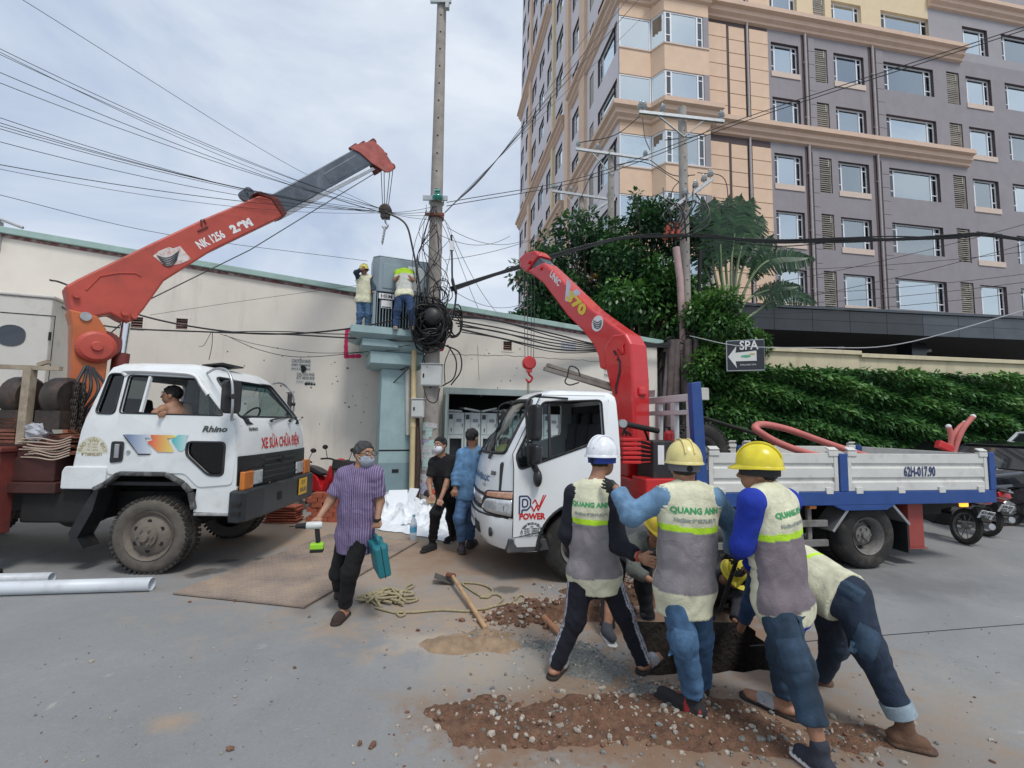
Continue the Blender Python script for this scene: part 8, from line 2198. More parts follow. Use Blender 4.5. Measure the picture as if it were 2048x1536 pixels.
class Person:
 def __init__(s, label, J, front, name='person', s_=1.0, look=None, tilt=None, group=None):
  s.J = {k: (at(*v) if not isinstance(v, Vector) else v) for k, v in J.items()}; J = s.J
  s.k = s_
  hm = (J['hipa'] + J['hipb']) / 2; sm = (J['sha'] + J['shb']) / 2
  low = min(v.z for v in J.values())
  s.e = empty(name, label, 'person', group, loc=(hm.x, hm.y, max(0, low) if low < 1 else low))
  s.hm, s.sm = hm, sm
  s.up = (sm - hm).normalized()
  lat = (J['shb'] - J['sha']).normalized(); lat = (lat - s.up * lat.dot(s.up)).normalized()
  fr = s.up.cross(lat); fr = fr if fr.dot(Vector(front)) > 0 else -fr
  s.lat, s.fr = lat, fr
  lk = Vector(look or front); u = Vector(tilt or (0, 0, 1)).normalized(); lk = (lk - u * lk.dot(u)).normalized(); s.hf = lk; s.hu = u; s.hl = u.cross(lk)
  s.hfr = [s.hf, s.hl, s.hu]
 def torso(s, P, g=0.0, lo=-.12):
  k = s.k; hm = A_(s.hm); sm = A_(s.sm); J = s.J
  c1 = hm + (sm - hm) * .42; c2 = hm + (sm - hm) * .78
  d = cone(P, hm + (sm - hm) * lo, c1, .146 * k + g, .146 * k + g, s.fr, .72)
  d = smin(d, cone(P, c1, c2, .146 * k + g, .162 * k + g, s.fr, .70), .06)
  for sh in ('sha', 'shb'):
   d = smin(d, cone(P, sm + (A_(J[sh]) - sm) * .3 - A_(s.up) * .02, A_(J[sh]) - A_(s.up) * .015, .080 * k + g, .056 * k + g, s.fr, .85), .05)
   d = smin(d, cone(P, sm + A_(s.up) * .055, A_(J[sh]) + A_(s.up) * .005, .046 * k + g * .7, .044 * k + g * .7), .05)
  if g > 0 and lo < 0: d = smin(d, cone(P, A_(J['hipa']) + A_(s.up) * .015, A_(J['hipb']) + A_(s.up) * .015, .084 * k + g, .084 * k + g), .06)
  return d
 def limb(s, P, js, rs, g=0.0, kk=.03):
  d = None
  for (a, b), (ra, rb) in zip(zip(js[:-1], js[1:]), zip(rs[:-1], rs[1:])):
   e = cone(P, s.J[a] if isinstance(a, str) else a, s.J[b] if isinstance(b, str) else b, ra * s.k + g, rb * s.k + g); d = e if d is None else smin(d, e, kk)
  return d
 def body(s, skin=SKIN, hands=True, feet='', glove=None, hair=None, face=False, curl=.5):
  J = s.J; k = s.k; sk = A_(skin)
  neck = s.sm + s.up * .02; hd = J['head']
  def fb(P):
   d = s.torso(P, -.014, .16)
   d = smin(d, cone(P, s.hm + s.up * .03, s.sm - s.up * .1, .10 * k, .12 * k, s.fr, .7), .05)
   d = smin(d, cone(P, neck, hd - s.hu * .03 - s.hf * .015, .058 * k, .050 * k), .04)
   for x in 'ab':
    d = smin(d, s.limb(P, ('sh' + x, 'el' + x, 'wr' + x), (.050, .040, .027)), .03)
    d = smin(d, s.limb(P, ('hip' + x, 'kn' + x, 'an' + x), (.080, .055, .036)), .04)
    if x in feet: d = smin(d, cone(P, J['an' + x] - Vector((0, 0, .035)), J['to' + x], .036 * k, .026 * k), .03)
   return d
  allj = list(J.values()); lo, hi = bbox(allj, .14)
  cs = lambda V: sk * (1 + .10 * nz3(V, 12)[:, None])
  parts = [(fb, lo, hi, .016, cs)]
  c = A_(hd); F, L_, U = A_(s.hf), A_(s.hl), A_(s.hu)
  def fh(P):
   d = ell(P, c + U * .020 * k - F * .012 * k, s.hfr, (.096 * k, .076 * k, .092 * k))
   d = smin(d, ell(P, c + F * .022 * k - U * .055 * k, s.hfr, (.066 * k, .056 * k, .062 * k)), .035)
   d = smin(d, cone(P, c + F * .085 * k + U * .005, c + F * .102 * k - U * .028 * k, .008, .014), .012)
   d = smin(d, cone(P, c + F * .078 * k - U * .062 * k + L_ * .018, c + F * .078 * k - U * .062 * k - L_ * .018, .010, .010), .010)
   d = smin(d, cone(P, c + F * .082 * k + U * .030 * k + L_ * .03, c + F * .082 * k + U * .030 * k - L_ * .03, .010, .010), .012)
   for g in (-1, 1):
    d = smin(d, ell(P, c + L_ * g * .076 * k - F * .012 - U * .012, s.hfr, (.022 * k, .010, .032 * k)), .008)
    d = np.maximum(d, -(np.sqrt(((P - (c + F * .092 * k + L_ * g * .032 * k + U * .010)) ** 2).sum(1)) - .015))
   return smin(d, cone(P, neck, hd - s.hu * .03 - s.hf * .02, .056 * k, .050 * k), .03)
  parts.append((fh, c - .135 * k, c + .135 * k, .0075, cs))
  if hands:
   for x in 'ab':
    if 'ha' + x not in J: continue
    w_ = A_(J['wr' + x]); t = A_(J['ha' + x]); d = t - w_; L0 = max(.12, min(.19, np.linalg.norm(d))) * k; d = d / np.linalg.norm(d)
    pn = A_(s.fr); pn = pn - d * (pn @ d)
    if np.linalg.norm(pn) < .25: pn = A_((0, 0, -1)) - d * (-d[2])
    pn /= np.linalg.norm(pn); sd_ = np.cross(d, pn)
    ths = 1 if sd_ @ A_(s.lat) * (1 if x == 'a' else -1) > 0 else -1
    cu = curl if not isinstance(curl, dict) else curl.get(x, .5)
    def fhand(P, w_=w_, d=d, pn=pn, sd_=sd_, L0=L0, ths=ths, cu=cu):
     q = cone(P, w_, w_ + d * L0 * .30, .026 * k, .030 * k, pn, .6)
     q = smin(q, cone(P, w_ + d * L0 * .28 - sd_ * .016, w_ + d * L0 * .28 + sd_ * .016, .026 * k, .026 * k, pn, .55), .02)
     for i, (o_, ln) in enumerate(((-.030, .40), (-.010, .46), (.010, .44), (.029, .36))):
      b0 = w_ + d * L0 * .48 + sd_ * o_ * ths * k; l1 = L0 * ln * .45
      a1 = cu * .9; a2 = cu * 2.0
      d1 = d * math.cos(a1) + pn * math.sin(a1) + sd_ * o_ * ths * 3; d2 = d * math.cos(a2) + pn * math.sin(a2) + sd_ * o_ * ths * 2
      b1 = b0 + d1 * l1; b2 = b1 + d2 * l1 * .95
      q = np.minimum(q, smin(cone(P, b0 - d * .01, b1, .0095 * k, .0088 * k), cone(P, b1, b2, .0088 * k, .0072 * k), .004))
     b0 = w_ + d * L0 * .15 - sd_ * .022 * ths * k; b1 = b0 + (d * .6 - sd_ * ths * .65 + pn * .35) * L0 * .25; b2 = b1 + (d * .85 - sd_ * ths * .2 + pn * .5 * cu) * L0 * .2
     q = smin(q, smin(cone(P, b0, b1, .014 * k, .010 * k), cone(P, b1, b2, .010 * k, .008 * k), .006), .008)
     return q
    lo2, hi2 = bbox([w_ - .03, w_ + d * L0 * 1.05, w_ + pn * L0 * .5, w_ - pn * .03], .06)
    parts.append((fhand, lo2, hi2, .0055, cs if not (glove and x in glove) else (.012, .012, .013)))
  for x in feet:
   an = A_(J['an' + x]); to = A_(J['to' + x]); d = to - an; d[2] = 0; d /= np.linalg.norm(d); sd_ = np.array([-d[1], d[0], 0]); zf = to[2] - .018
   def ffoot(P, an=an, to=to, d=d, sd_=sd_, zf=zf):
    he = np.array([an[0], an[1], zf + .03]) - d * .03
    q = cone(P, he, to - d * .05, .036 * k, .046 * k, A_((0, 0, 1.)), .68); q = smin(q, cone(P, an, he + d * .03, .036 * k, .034 * k), .03)
    for i, o_ in enumerate((-.034, -.014, .004, .020, .034)): q = smin(q, cone(P, to - d * .06 + sd_ * o_ * .9, to + sd_ * o_ - d * abs(o_) * .5, .015, .013 if i else .016), .006)
    return np.maximum(q, zf - P[:, 2])
   lo2, hi2 = bbox([an, to, an - d * .08], .07); parts.append((ffoot, lo2, hi2, .008, cs))
  s.b = grown('body', parts, M_skin, s.e)
  if hair is not None:
   def fhair(P):
    q = (P - c) @ A_(s.hfr).T / k
    d = ell(P, c + U * .024 * k - F * .016 * k, s.hfr, (.104 * k, .086 * k, .100 * k)) + .007 * nz3(P, 55) + .004 * nz3(P, 130)
    d = np.maximum(d, -(q[:, 2] + .045 + np.clip(q[:, 0] + .03, 0, 1) * -1.0) * .7)      # rises towards the face
    return d
   grown('hair', [(fhair, c - .14 * k, c + .14 * k, .007, (lambda V: A_(hair) * (1 + .5 * nz3(V, 150)[:, None])))], M_hair, s.e)
  if face:
   q = MB()
   for g in (-1, 1):
    ec = hd + s.hf * .083 * k + s.hl * g * .032 * k + s.hu * .012
    q.ball(ec, .012, 8, 6, 0); q.ball(ec + s.hf * .009, .0055, 8, 5, 1)
    q.tube([hd + s.hf * .090 * k + s.hl * g * .016 * k + s.hu * .034, hd + s.hf * .086 * k + s.hl * g * .048 * k + s.hu * .034], .0045, 5, 1)
   q.v = [tuple(Vector(v) - s.e.location) for v in q.v]; q.build('eyes', [mat('eye_white', (.6, .58, .55), .3, var=0), mat('eye_dark', (.015, .01, .008), .3, var=0)], s.e)
  return s
 def trousers(s, col, r=(.100, .078, .062), cuff=None, name='trousers', wr=.010, hem='', waist=.12, hemd=None):
  J = s.J; hm = A_(s.hm); k = s.k; hemd = hemd or {}
  ends = {x: A_(J['kn' + x]) + (A_(J['an' + x]) - A_(J['kn' + x])) * hemd.get(x, .98) for x in 'ab'}
  def f(P):
   d = cone(P, A_(J['hipa']) + A_(s.up) * .02, A_(J['hipb']) + A_(s.up) * .02, .096 * k, .096 * k)
   d = smin(d, cone(P, hm - A_(s.up) * .03, hm + A_(s.up) * waist, .145 * k, .142 * k, s.fr, .76), .05)
   for x in 'ab':
    kn, an, hp = A_(J['kn' + x]), ends[x], A_(J['hip' + x]); ax = (an - kn) / np.linalg.norm(an - kn)
    hd2 = np.linalg.norm(P - kn, axis=1); ha = np.linalg.norm(P - an, axis=1)
    w_ = wr * (.12 + .45 * np.exp(-(hd2 / .13) ** 2) + .75 * np.exp(-(ha / .14) ** 2)) * (.6 + .9 * nz3(P, 6))
    l = s.limb(P, ('hip' + x, 'kn' + x, Vector(an + ax * .05)), r, 0, .05)
    l = l + w_ * np.sin((P - kn) @ ax * 75 + 5.0 * nz3(P, 8)) + wr * 1.2 * (np.abs(nz3(P * np.array([1, 1, 1.5]), 15)) - .3) + wr * .4 * nz3(P, 34)
    l = np.maximum(l, (P - an) @ ax); d = smin(d, l, .03)
   return np.maximum(d, (P - hm) @ A_(s.up) - waist)
  lo, hi = bbox([J['hipa'], J['hipb'], J['kna'], J['knb'], ends['a'], ends['b'], s.hm + s.up * waist], .17)
  s.tr = grown(name, [(f, lo, hi, .0115 * max(1, k) if s.hm.y < 5 else .014, col)], M_cloth, s.e)
  return s
 def top(s, col, g=.018, sl=1.0, lo=-.2, name='shirt', wr=.007, hi_=1.0, h=None, armr=(.066, .056, .046), collar=True, sides='ab'):
  """shirt or vest; sl = how far the sleeve runs (0 none, .5 elbow, 1 wrist)"""
  J = s.J; hm = A_(s.hm); sm = A_(s.sm); L_ = np.linalg.norm(sm - hm); k = s.k
  arms = []
  for x in sides:
   if sl <= 0: break
   sh, el, wr_ = A_(J['sh' + x]), A_(J['el' + x]), A_(J['wr' + x])
   if sl <= .5: en = sh + (el - sh) * (sl / .5); arms.append((x, [sh, en], (armr[0], armr[1]), en, (el - sh) / np.linalg.norm(el - sh)))
   else: en = el + (wr_ - el) * ((sl - .5) * 2); arms.append((x, [sh, el, en], armr, en, (wr_ - el) / np.linalg.norm(wr_ - el)))
  def f(P):
   t = (P - hm) @ A_(s.up) / L_
   fold = wr * 1.6 * (np.abs(nz3(P * np.array([1, 1, .5]), 13)) - .3) + wr * .35 * nz3(P, 30)
   d = s.torso(P, g, lo - .08) + fold
   d = np.maximum(d, -(t - lo) * L_)
   if sl <= 0:
    for x in 'ab':      # arm holes
     sh = A_(J['sh' + x]); d = np.maximum(d, -(cone(P, sh + (sh - sm) * .12, sh + (sh - sm) * .12 + (A_(J['el' + x]) - sh), .076 * k, .074 * k)))
   for x, pts, rs, en, ax in arms:
    a = s.limb(P, [Vector(p) for p in pts[:-1]] + [Vector(pts[-1] + ax * .06)], rs, 0, .04)
    hd2 = np.linalg.norm(P - pts[1 if len(pts) > 2 else 0], axis=1)
    a = a + wr * (.25 + .8 * np.exp(-(hd2 / .10) ** 2)) * np.sin((P @ ax) * 85 + 5 * nz3(P, 9)) * .55 + wr * .6 * (np.abs(nz3(P, 15)) - .3)
    a = np.maximum(a, (P - en) @ ax); d = smin(d, a, .035)
   nk = A_(s.sm + s.up * .045)
   d = np.maximum(d, -cone(P, nk, nk + A_(s.up) * .12 + A_(s.fr) * .03, .052 * k, .062 * k))
   if collar: d = np.minimum(d, np.maximum(np.abs(cone(P, A_(s.sm) + A_(s.up) * .02, A_(s.sm) + A_(s.up) * .07, .066 * k, .062 * k)) - .007, (P - A_(s.sm) - A_(s.up) * .075) @ A_(s.up)))
   return d
  pts = [s.hm + s.up * L_ * (lo - .05), s.sm + s.up * .08, J['sha'], J['shb']] + [Vector(p) for a in arms for p in a[1]]
  lo2, hi2 = bbox(pts, .2)
  o = grown(name, [(f, lo2, hi2, h or (.0115 if s.hm.y < 5 else .014), (lambda V: col(V, (V - hm) @ A_(s.up) / L_, (V - hm) @ A_(s.fr), (V - hm) @ A_(s.lat))) if callable(col) else col)], M_cloth, s.e)
  return o
 def shoes(s, col, sole=(.55, .55, .54), sides='ab', name='shoe', h=.009):
  J = s.J
  for x in sides:
   an = A_(J['an' + x]); to = A_(J['to' + x]); d = to - an; d[2] = 0; d /= np.linalg.norm(d); sd_ = np.array([-d[1], d[0], 0]); zf = min(to[2], an[2] - .05) - .028
   he = np.array([an[0], an[1], zf + .045]) - d * .035
   def f(P):
    q = cone(P, he, to - d * .02 + A_((0, 0, .008)), .046, .040, A_((0, 0, 1.)), .95); q = smin(q, cone(P, an + A_((0, 0, .01)), he + d * .05, .046, .044), .03)
    q = np.minimum(q, np.maximum(cone(P, he, to, .053, .048, A_((0, 0, 1.)), 2.), P[:, 2] - zf - .022))
    return np.maximum(q, zf - P[:, 2])
   lo, hi = bbox([an, to, he], .075)
   c = lambda V: np.where((V[:, 2] < zf + .023)[:, None], A_(sole), col(V) if callable(col) else A_(col)[None, :])
   grown(name, [(f, lo, hi, h, c)], M_cloth, s.e)
  return s
 def sandals(s, col=(.03, .025, .022), strap=(.35, .35, .36), sides='ab'):
  J = s.J
  for x in sides:
   an = A_(J['an' + x]); to = A_(J['to' + x]); d = to - an; d[2] = 0; d /= np.linalg.norm(d); sd_ = np.array([-d[1], d[0], 0]); zf = to[2] - .018; he = np.array([an[0], an[1], zf]) - d * .04
   def f(P):
    q = np.maximum(cone(P, he, to * [1, 1, 0] + [0, 0, zf] - d * .005, .046, .052), np.abs(P[:, 2] - zf + .004) - .012)
    st = cone(P, he + d * .135 + A_((0, 0, .01)), he + d * .175 + A_((0, 0, .01)), .050, .044, A_((0, 0, 1.)), 1.25)
    return np.minimum(q, np.maximum(np.abs(st) - .006, zf - P[:, 2]))
   lo, hi = bbox([an, to, he], .08)
   grown('sandal', [(f, lo, hi, .008, lambda V: np.where((V[:, 2] < zf + .012)[:, None], A_(col), A_(strap)))], M_cloth, s.e)
  return s
 def helmet(s, col, label=None, tip=0.0, strap=(.02, .02, .022)):
  q = helmet_mesh(MB()); me = q.mesh('helmet', M_helm)
  at_ = me.attributes.new('Col', 'FLOAT_COLOR', 'POINT'); at_.data.foreach_set('color', np.tile(np.array([*col, 1], np.float32), (len(me.vertices), 1)).ravel())
  R3 = Matrix((s.hf, s.hl, s.hu)).transposed().to_4x4() @ Matrix.Rotation(tip, 4, 'Y')
  M4 = Matrix.Translation(s.J['head'] + s.hu * .036 * s.k - s.hf * .012 - s.e.location) @ R3 @ Matrix.Diagonal((s.k * .92, s.k * .95, s.k, 1))
  o = link('helmet', me, s.e, M4); smooth(o, 45)
  b = MB(); b.lathe([(.100, -.055), (.108, -.055), (.112, .005), (.102, .005)], n=24, closed=True); bo = b.build('headband', mat('helmet_band_%d' % int(sum(strap) * 1e4), strap, .7), o); bo.scale = (1.12, .93, 1)
  bo2 = MB(); bo2.cyl((-.125, 0, -.035), (-.105, 0, -.035), .02, n=10); bo2.build('band_knob', M_chass, o)
  return o
 def print_on(s, vest, body, size, m, t, l=0.0, bold=.002, fr=-1, xs=1.0):
  """lettering wrapped onto the garment's back"""
  bv = BVHTree.FromObject(vest, bpy.context.evaluated_depsgraph_get())
  n = s.fr * fr; o = s.hm + (s.sm - s.hm) * t + s.lat * l + n * .6 - s.e.location
  r = s.up.cross(n).normalized()
  def fm(p):
   h = bv.ray_cast(p, -n)
   return (h[0] + h[1] * .0035) if h[0] is not None else p - n * .45
  lettering(body, size, m, s.e, o, r, s.up, fmap=fm, bold=bold, xs=xs, name='vest_lettering')
CREAM = A_((.66, .65, .47)); LIME = A_((.48, .78, .03)); VGREY = A_((.235, .215, .225)); VMAUVE = A_((.20, .165, .185))
def vest_col(grey=VGREY, front=CREAM, yoke=.70, hem=.02, side=.02):
 def c(V, t, f, l):
  w = .012 * nz3(V, 6)
  o = np.tile(grey, (len(V), 1))
  o[f > side + .0] = front
  o[t < hem + w * .4] = CREAM * .93
  o[(t > yoke - .065) & (t < yoke) ] = LIME
  o[t >= yoke] = CREAM
  return o
 return c
M_print_green = mat('green_print', (.05, .33, .12), .8, var=.2, vs=40); M_print_grey = mat('grey_print', (.28, .31, .27), .8, var=.2, vs=40)
NAVY = (.007, .008, .016); DENIM = (.045, .09, .19); DENIM_D = (.014, .026, .050)
V3 = lambda x, y, z: Vector((x, y, z))
M_pkd = mat('denim_pocket', (.026, .052, .088), .9, var=.3, vs=30); M_pkl = mat('light_denim_pocket', (.06, .13, .23), .9, var=.3, vs=30)
def stick(w, ob, u, v, wd, hg, m, name, roll=0.0):
 bv = BVHTree.FromObject(ob, bpy.context.evaluated_depsgraph_get()); o = w.e.location
 h = bv.ray_cast(CAM - o, ray(u, v).normalized())
 if h[0] is None: print('stick misses', name); return
 n = h[1]; up = (Matrix.Rotation(roll, 3, n) @ Vector((0, 0, 1))); up = (up - n * up.dot(n)).normalized(); r = up.cross(n); vs = []; q = MB()
 for i in range(7):
  for j in range(7):
   p = h[0] + r * wd * (i / 6 - .5) + up * hg * (j / 6 - .5) + n * .12; g = bv.ray_cast(p, -n, .2)
   vs.append((g[0] if g[0] is not None else p - n * .12) + n * (.011 if 0 < i < 6 and 0 < j < 6 else .002) + (n * .008 if j == 4 else n * 0))
 q.add(vs, [(i * 7 + j, (i + 1) * 7 + j, (i + 1) * 7 + j + 1, i * 7 + j + 1) for i in range(6) for j in range(6)]); q.build(name, m, w.e, sm=60)
# ---- worker in the white helmet
w1 = Person('worker in white helmet and striped navy track trousers pushing beside the pit', dict(head=(1206, 920, 3.40), sha=(1150, 988, 3.37), shb=(1222, 988, 3.29), ela=(1134, 1068, 3.38), wra=(1152, 1112, 3.6), elb=(1238, 1090, 3.22), wrb=(1280, 1114, 3.08), hab=(1326, 1132, 2.98), hipa=(1163, 1148, 3.36), hipb=(1214, 1148, 3.38), kna=(1150, 1236, 3.36), knb=(1244, 1222, 3.40), ana=(1110, 1334, 3.38), anb=(1288, 1326, 3.46), toa=V3(.40, 3.48, .03), tob=V3(1.16, 3.62, .03)), (.5, .85, 0), look=(.75, .6, -.1))
w1.body(feet='ab', hair=(.012, .010, .009), curl={'b': .12, 'a': .5})
def track(V):
 o = np.tile(A_(NAVY), (len(V), 1)); J = w1.J
 for x, sg in (('b', 1), ('a', -1)):
  hp, kn, an = A_(J['hip' + x]), A_(J['kn' + x]), A_(J['an' + x])
  best = None
  for a, b in ((hp, kn), (kn, an)):
   d = b - a; t = np.clip(((V - a) @ d) / (d @ d), 0, 1); v = V - (a + t[:, None] * d); ax = d / np.linalg.norm(d)
   out = A_(w1.lat) * sg + A_((0, -.35, 0)); out -= ax * (out @ ax); out /= np.linalg.norm(out); sd_ = np.cross(ax, out)
   m = ((v @ out) > .03) & (np.linalg.norm(v, axis=1) < .12) & (((V - a) @ d) > 0) & (((V - a) @ d) < d @ d)
   y = v @ sd_
   for c in (-.020, 0, .020): o[m & (np.abs(y - c) < .0062)] = A_((.5, .5, .55))
 return o
w1.trousers(track, (.098, .072, .055), wr=.007)
w1.top(NAVY, .012, 0.92, -.05, 'jersey', armr=(.074, .058, .048))
v1 = w1.top(vest_col(yoke=.74), .026, 0, -.20, 'vest', h=.010); w1.helmet((.74, .76, .80), strap=(.02, .05, .30))
w1.print_on(v1, 'QUANG ANH', .044, M_print_green, .91, -.0); w1.print_on(v1, 'Hotline: 0918.76.81.91', .025, M_print_grey, .80)
w1.sandals()
q = MB(); wc = w1.J['wrb']; dd_ = (w1.J['hab'] - w1.J['wrb']).normalized(); rq = dd_.to_track_quat('Z', 'Y').to_matrix()
for k in range(14): q.ball(wc + rq @ Vector((.031 * math.cos(k * .449), .031 * math.sin(k * .449), 0)) - w1.e.location - dd_ * .01, .0075, 6, 4)
q.build('bead_bracelet', mat('red_beads', (.35, .03, .02), .4, var=.2), w1.e)
# ---- worker in the pale yellow helmet, middle
w2 = Person('worker in pale yellow helmet and light blue jeans reaching to the white-helmet worker', dict(head=(1367, 934, 2.98), sha=(1328, 996, 2.92), shb=(1424, 998, 2.94), ela=(1262, 1030, 2.98), wra=(1232, 975, 3.12), haa=(1196, 962, 3.20), elb=(1470, 1056, 3.08), wrb=(1462, 1104, 3.32), hab=(1450, 1130, 3.42), hipa=(1346, 1176, 2.94), hipb=(1394, 1176, 2.98), kna=(1366, 1280, 2.90), knb=(1400, 1272, 3.10), ana=(1388, 1388, 2.95), anb=(1402, 1366, 3.24), toa=V3(1.02, 3.14, .035), tob=V3(1.36, 3.40, .04)), (-.12, 1, 0), look=(.05, 1, -.1))
w2.body(glove='ab', hair=(.012, .010, .009), curl={'a': .35, 'b': .8})
w2.trousers(DEN((.050, .115, .215), .75), (.100, .078, .064), wr=.008)
w2.top(DEN((.13, .24, .37), .5), .014, .93, -.08, 'denim_shirt', wr=.010, armr=(.078, .068, .056))
v2 = w2.top(vest_col(yoke=.74), .032, 0, -.27, 'vest', h=.010, wr=.009); w2.helmet((.70, .60, .24), strap=(.14, .14, .15))
w2.print_on(v2, 'QUANG ANH', .050, M_print_green, .91, 0, .002); w2.print_on(v2, 'Hotline: 0918.76.81.91', .029, M_print_grey, .81)
w2.shoes(lambda V: np.where((nz3(V, 25) > .25)[:, None], A_((.40, .03, .03)), A_((.02, .02, .022))), (.02, .02, .02))
stick(w2, w2.tr, 1362, 1290, .13, .17, M_pkl, 'cargo_pocket', -.1)
# ---- worker in the bright yellow helmet
w3 = Person('worker in bright yellow helmet and royal blue sleeves holding a crowbar', dict(head=(1514, 944, 2.80), sha=(1504, 1004, 2.66), shb=(1574, 1002, 2.86), ela=(1484, 1090, 2.72), wra=(1476, 1106, 2.98), haa=(1478, 1124, 3.10), elb=(1540, 1100, 3.05), wrb=(1490, 1140, 3.15), hab=(1480, 1150, 3.2), hipa=(1546, 1208, 2.70), hipb=(1588, 1206, 2.82), knb=(1562, 1300, 2.95), kna=(1594, 1330, 2.60), anb=(1572, 1398, 2.98), ana=(1640, 1496, 2.50), tob=V3(1.60, 3.16, .03), toa=V3(1.60, 2.62, .035)), (-.75, .6, 0), look=(-.85, .5, -.12))
w3.body(feet='b', hair=(.012, .010, .009), curl=.8, glove='ab')
w3.trousers(DEN((.022, .046, .078), .9), (.102, .080, .066), wr=.010, hemd={'a': .72, 'b': .9})
w3.top((.010, .035, .36), .012, .95, -.20, 'blue_jersey', wr=.005, armr=(.078, .060, .048))
v3 = w3.top(vest_col(VMAUVE, CREAM, .74, .0, .03), .028, 0, -.16, 'vest', h=.010, wr=.009); w3.helmet((.72, .60, .03))
w3.sandals(sides='b')
w3.print_on(v3, 'QUANG ANH', .042, M_print_green, .91, 0.0); w3.print_on(v3, 'Hotline: 0918.76.81.91', .025, M_print_grey, .81)
w3.shoes((.03, .035, .05), (.6, .6, .6), 'a')
M_pk = mat('cream_pocket', tuple(CREAM * .92), .9, var=.08)
stick(w3, v3, 1502, 1120, .11, .09, M_pk, 'vest_pocket', .15); stick(w3, v3, 1508, 1160, .12, .12, M_pk, 'vest_pocket', .15); stick(w3, w3.tr, 1604, 1238, .15, .13, M_pkd, 'back_pocket', .1); stick(w3, w3.tr, 1590, 1310, .13, .16, M_pkd, 'cargo_pocket', .2)
q = MB(); q.tube([at(1492, 1060, 3.1), at(1470, 1130, 3.2), at(1440, 1222, 3.4)], .014, 8); q.build('crowbar', M_chass, sm=60, label='black crowbar held upright over the pit by the blue-sleeved worker', cat='crowbar')
# ---- worker bending low, seen from behind
w4 = Person('worker bending low in dark blue cargo jeans with rolled cuffs, seen from behind', dict(head=(1500, 1150, 3.75), sha=(1520, 1120, 3.42), shb=(1600, 1118, 3.30), ela=(1500, 1210, 3.6), wra=(1480, 1260, 3.75), elb=(1600, 1210, 3.5), wrb=(1580, 1260, 3.7), hipa=(1652, 1192, 3.05), hipb=(1700, 1186, 2.92), kna=(1668, 1290, 3.22), knb=(1738, 1300, 2.80), ana=(1640, 1352, 3.35), anb=(1806, 1436, 2.72), toa=V3(2.0, 3.50, .035), tob=V3(2.36, 2.68, .03)), (-.9, .5, -.6), look=(-.8, .5, -.6), tilt=(-.5, .3, .8))
w4.body(hands=False, hair=(.012, .01, .009)); w4.trousers(DEN(DENIM_D, .6), (.110, .082, .064), wr=.009); w4.top(vest_col(CREAM * .9, CREAM * .9, .55, .12), .036, 0, -.12, 'vest'); w4.top((.02, .05, .12), .014, .8, -.1, 'jersey')
w4.helmet((.72, .60, .05), tip=.3); w4.shoes((.14, .075, .045), (.10, .06, .04))
q = MB(); an = w4.J['anb']; ax = (w4.J['knb'] - an).normalized(); q.cyl(an + ax * .015 - w4.e.location, an + ax * .085 - w4.e.location, .079, .082, n=20); q.build('rolled_cuff', mat('pale_denim_cuff', (.26, .33, .38), .9, var=.2, vs=30), w4.e, sm=50)
stick(w4, w4.tr, 1700, 1180, .14, .09, M_pkd, 'back_pocket', -.5); stick(w4, w4.tr, 1732, 1285, .12, .18, M_pkd, 'cargo_pocket', -.4)
# ---- two more at the far side of the pit
w5 = Person('worker in black trousers and grey sneakers stooping behind the white-helmet worker', dict(head=(1316, 1056, 4.0), sha=(1262, 1090, 4.12), shb=(1332, 1086, 4.1), ela=(1268, 1140, 3.9), wra=(1300, 1160, 3.8), elb=(1340, 1140, 3.95), wrb=(1330, 1170, 3.85), hipa=(1238, 1110, 4.42), hipb=(1288, 1106, 4.48), kna=(1222, 1190, 4.1), knb=(1286, 1170, 4.4), ana=(1214, 1256, 4.0), anb=(1296, 1236, 4.35), toa=V3(.86, 3.84, .04), tob=V3(1.25, 4.34, .04)), (.2, -1, -.4), look=(.25, -1, -.5), tilt=(.1, -.5, .8))
w5.body(hands=False, hair=(.01, .01, .01)); w5.trousers((.010, .011, .014), (.095, .075, .060)); w5.top((.10, .11, .10), .02, .9, -.1, 'jacket'); w5.helmet((.70, .52, .05)); w5.shoes((.055, .06, .07), (.62, .62, .6))
w6 = Person('worker in dark overalls crouching at the far edge of the pit', dict(head=(1470, 1150, 4.2), sha=(1414, 1160, 4.36), shb=(1480, 1160, 4.36), ela=(1400, 1200, 4.15), wra=(1420, 1240, 4.0), elb=(1480, 1200, 4.15), wrb=(1470, 1240, 4.0), hipa=(1412, 1180, 4.75), hipb=(1462, 1180, 4.75), kna=(1402, 1205, 4.42), knb=(1482, 1205, 4.42), ana=(1412, 1226, 4.62), anb=(1474, 1226, 4.62), toa=V3(1.86, 4.42, .04), tob=V3(2.22, 4.42, .04)), (0, -1, -.3), look=(.1, -1, -.8), tilt=(0, -.6, .8))
w6.body(hands=False, hair=(.01, .01, .01)); w6.trousers((.02, .022, .026), (.095, .075, .060)); w6.top((.022, .024, .028), .02, 1, -.1, 'overall_jacket'); w6.helmet((.68, .58, .06)); w6.shoes((.03, .03, .032), (.35, .34, .32))
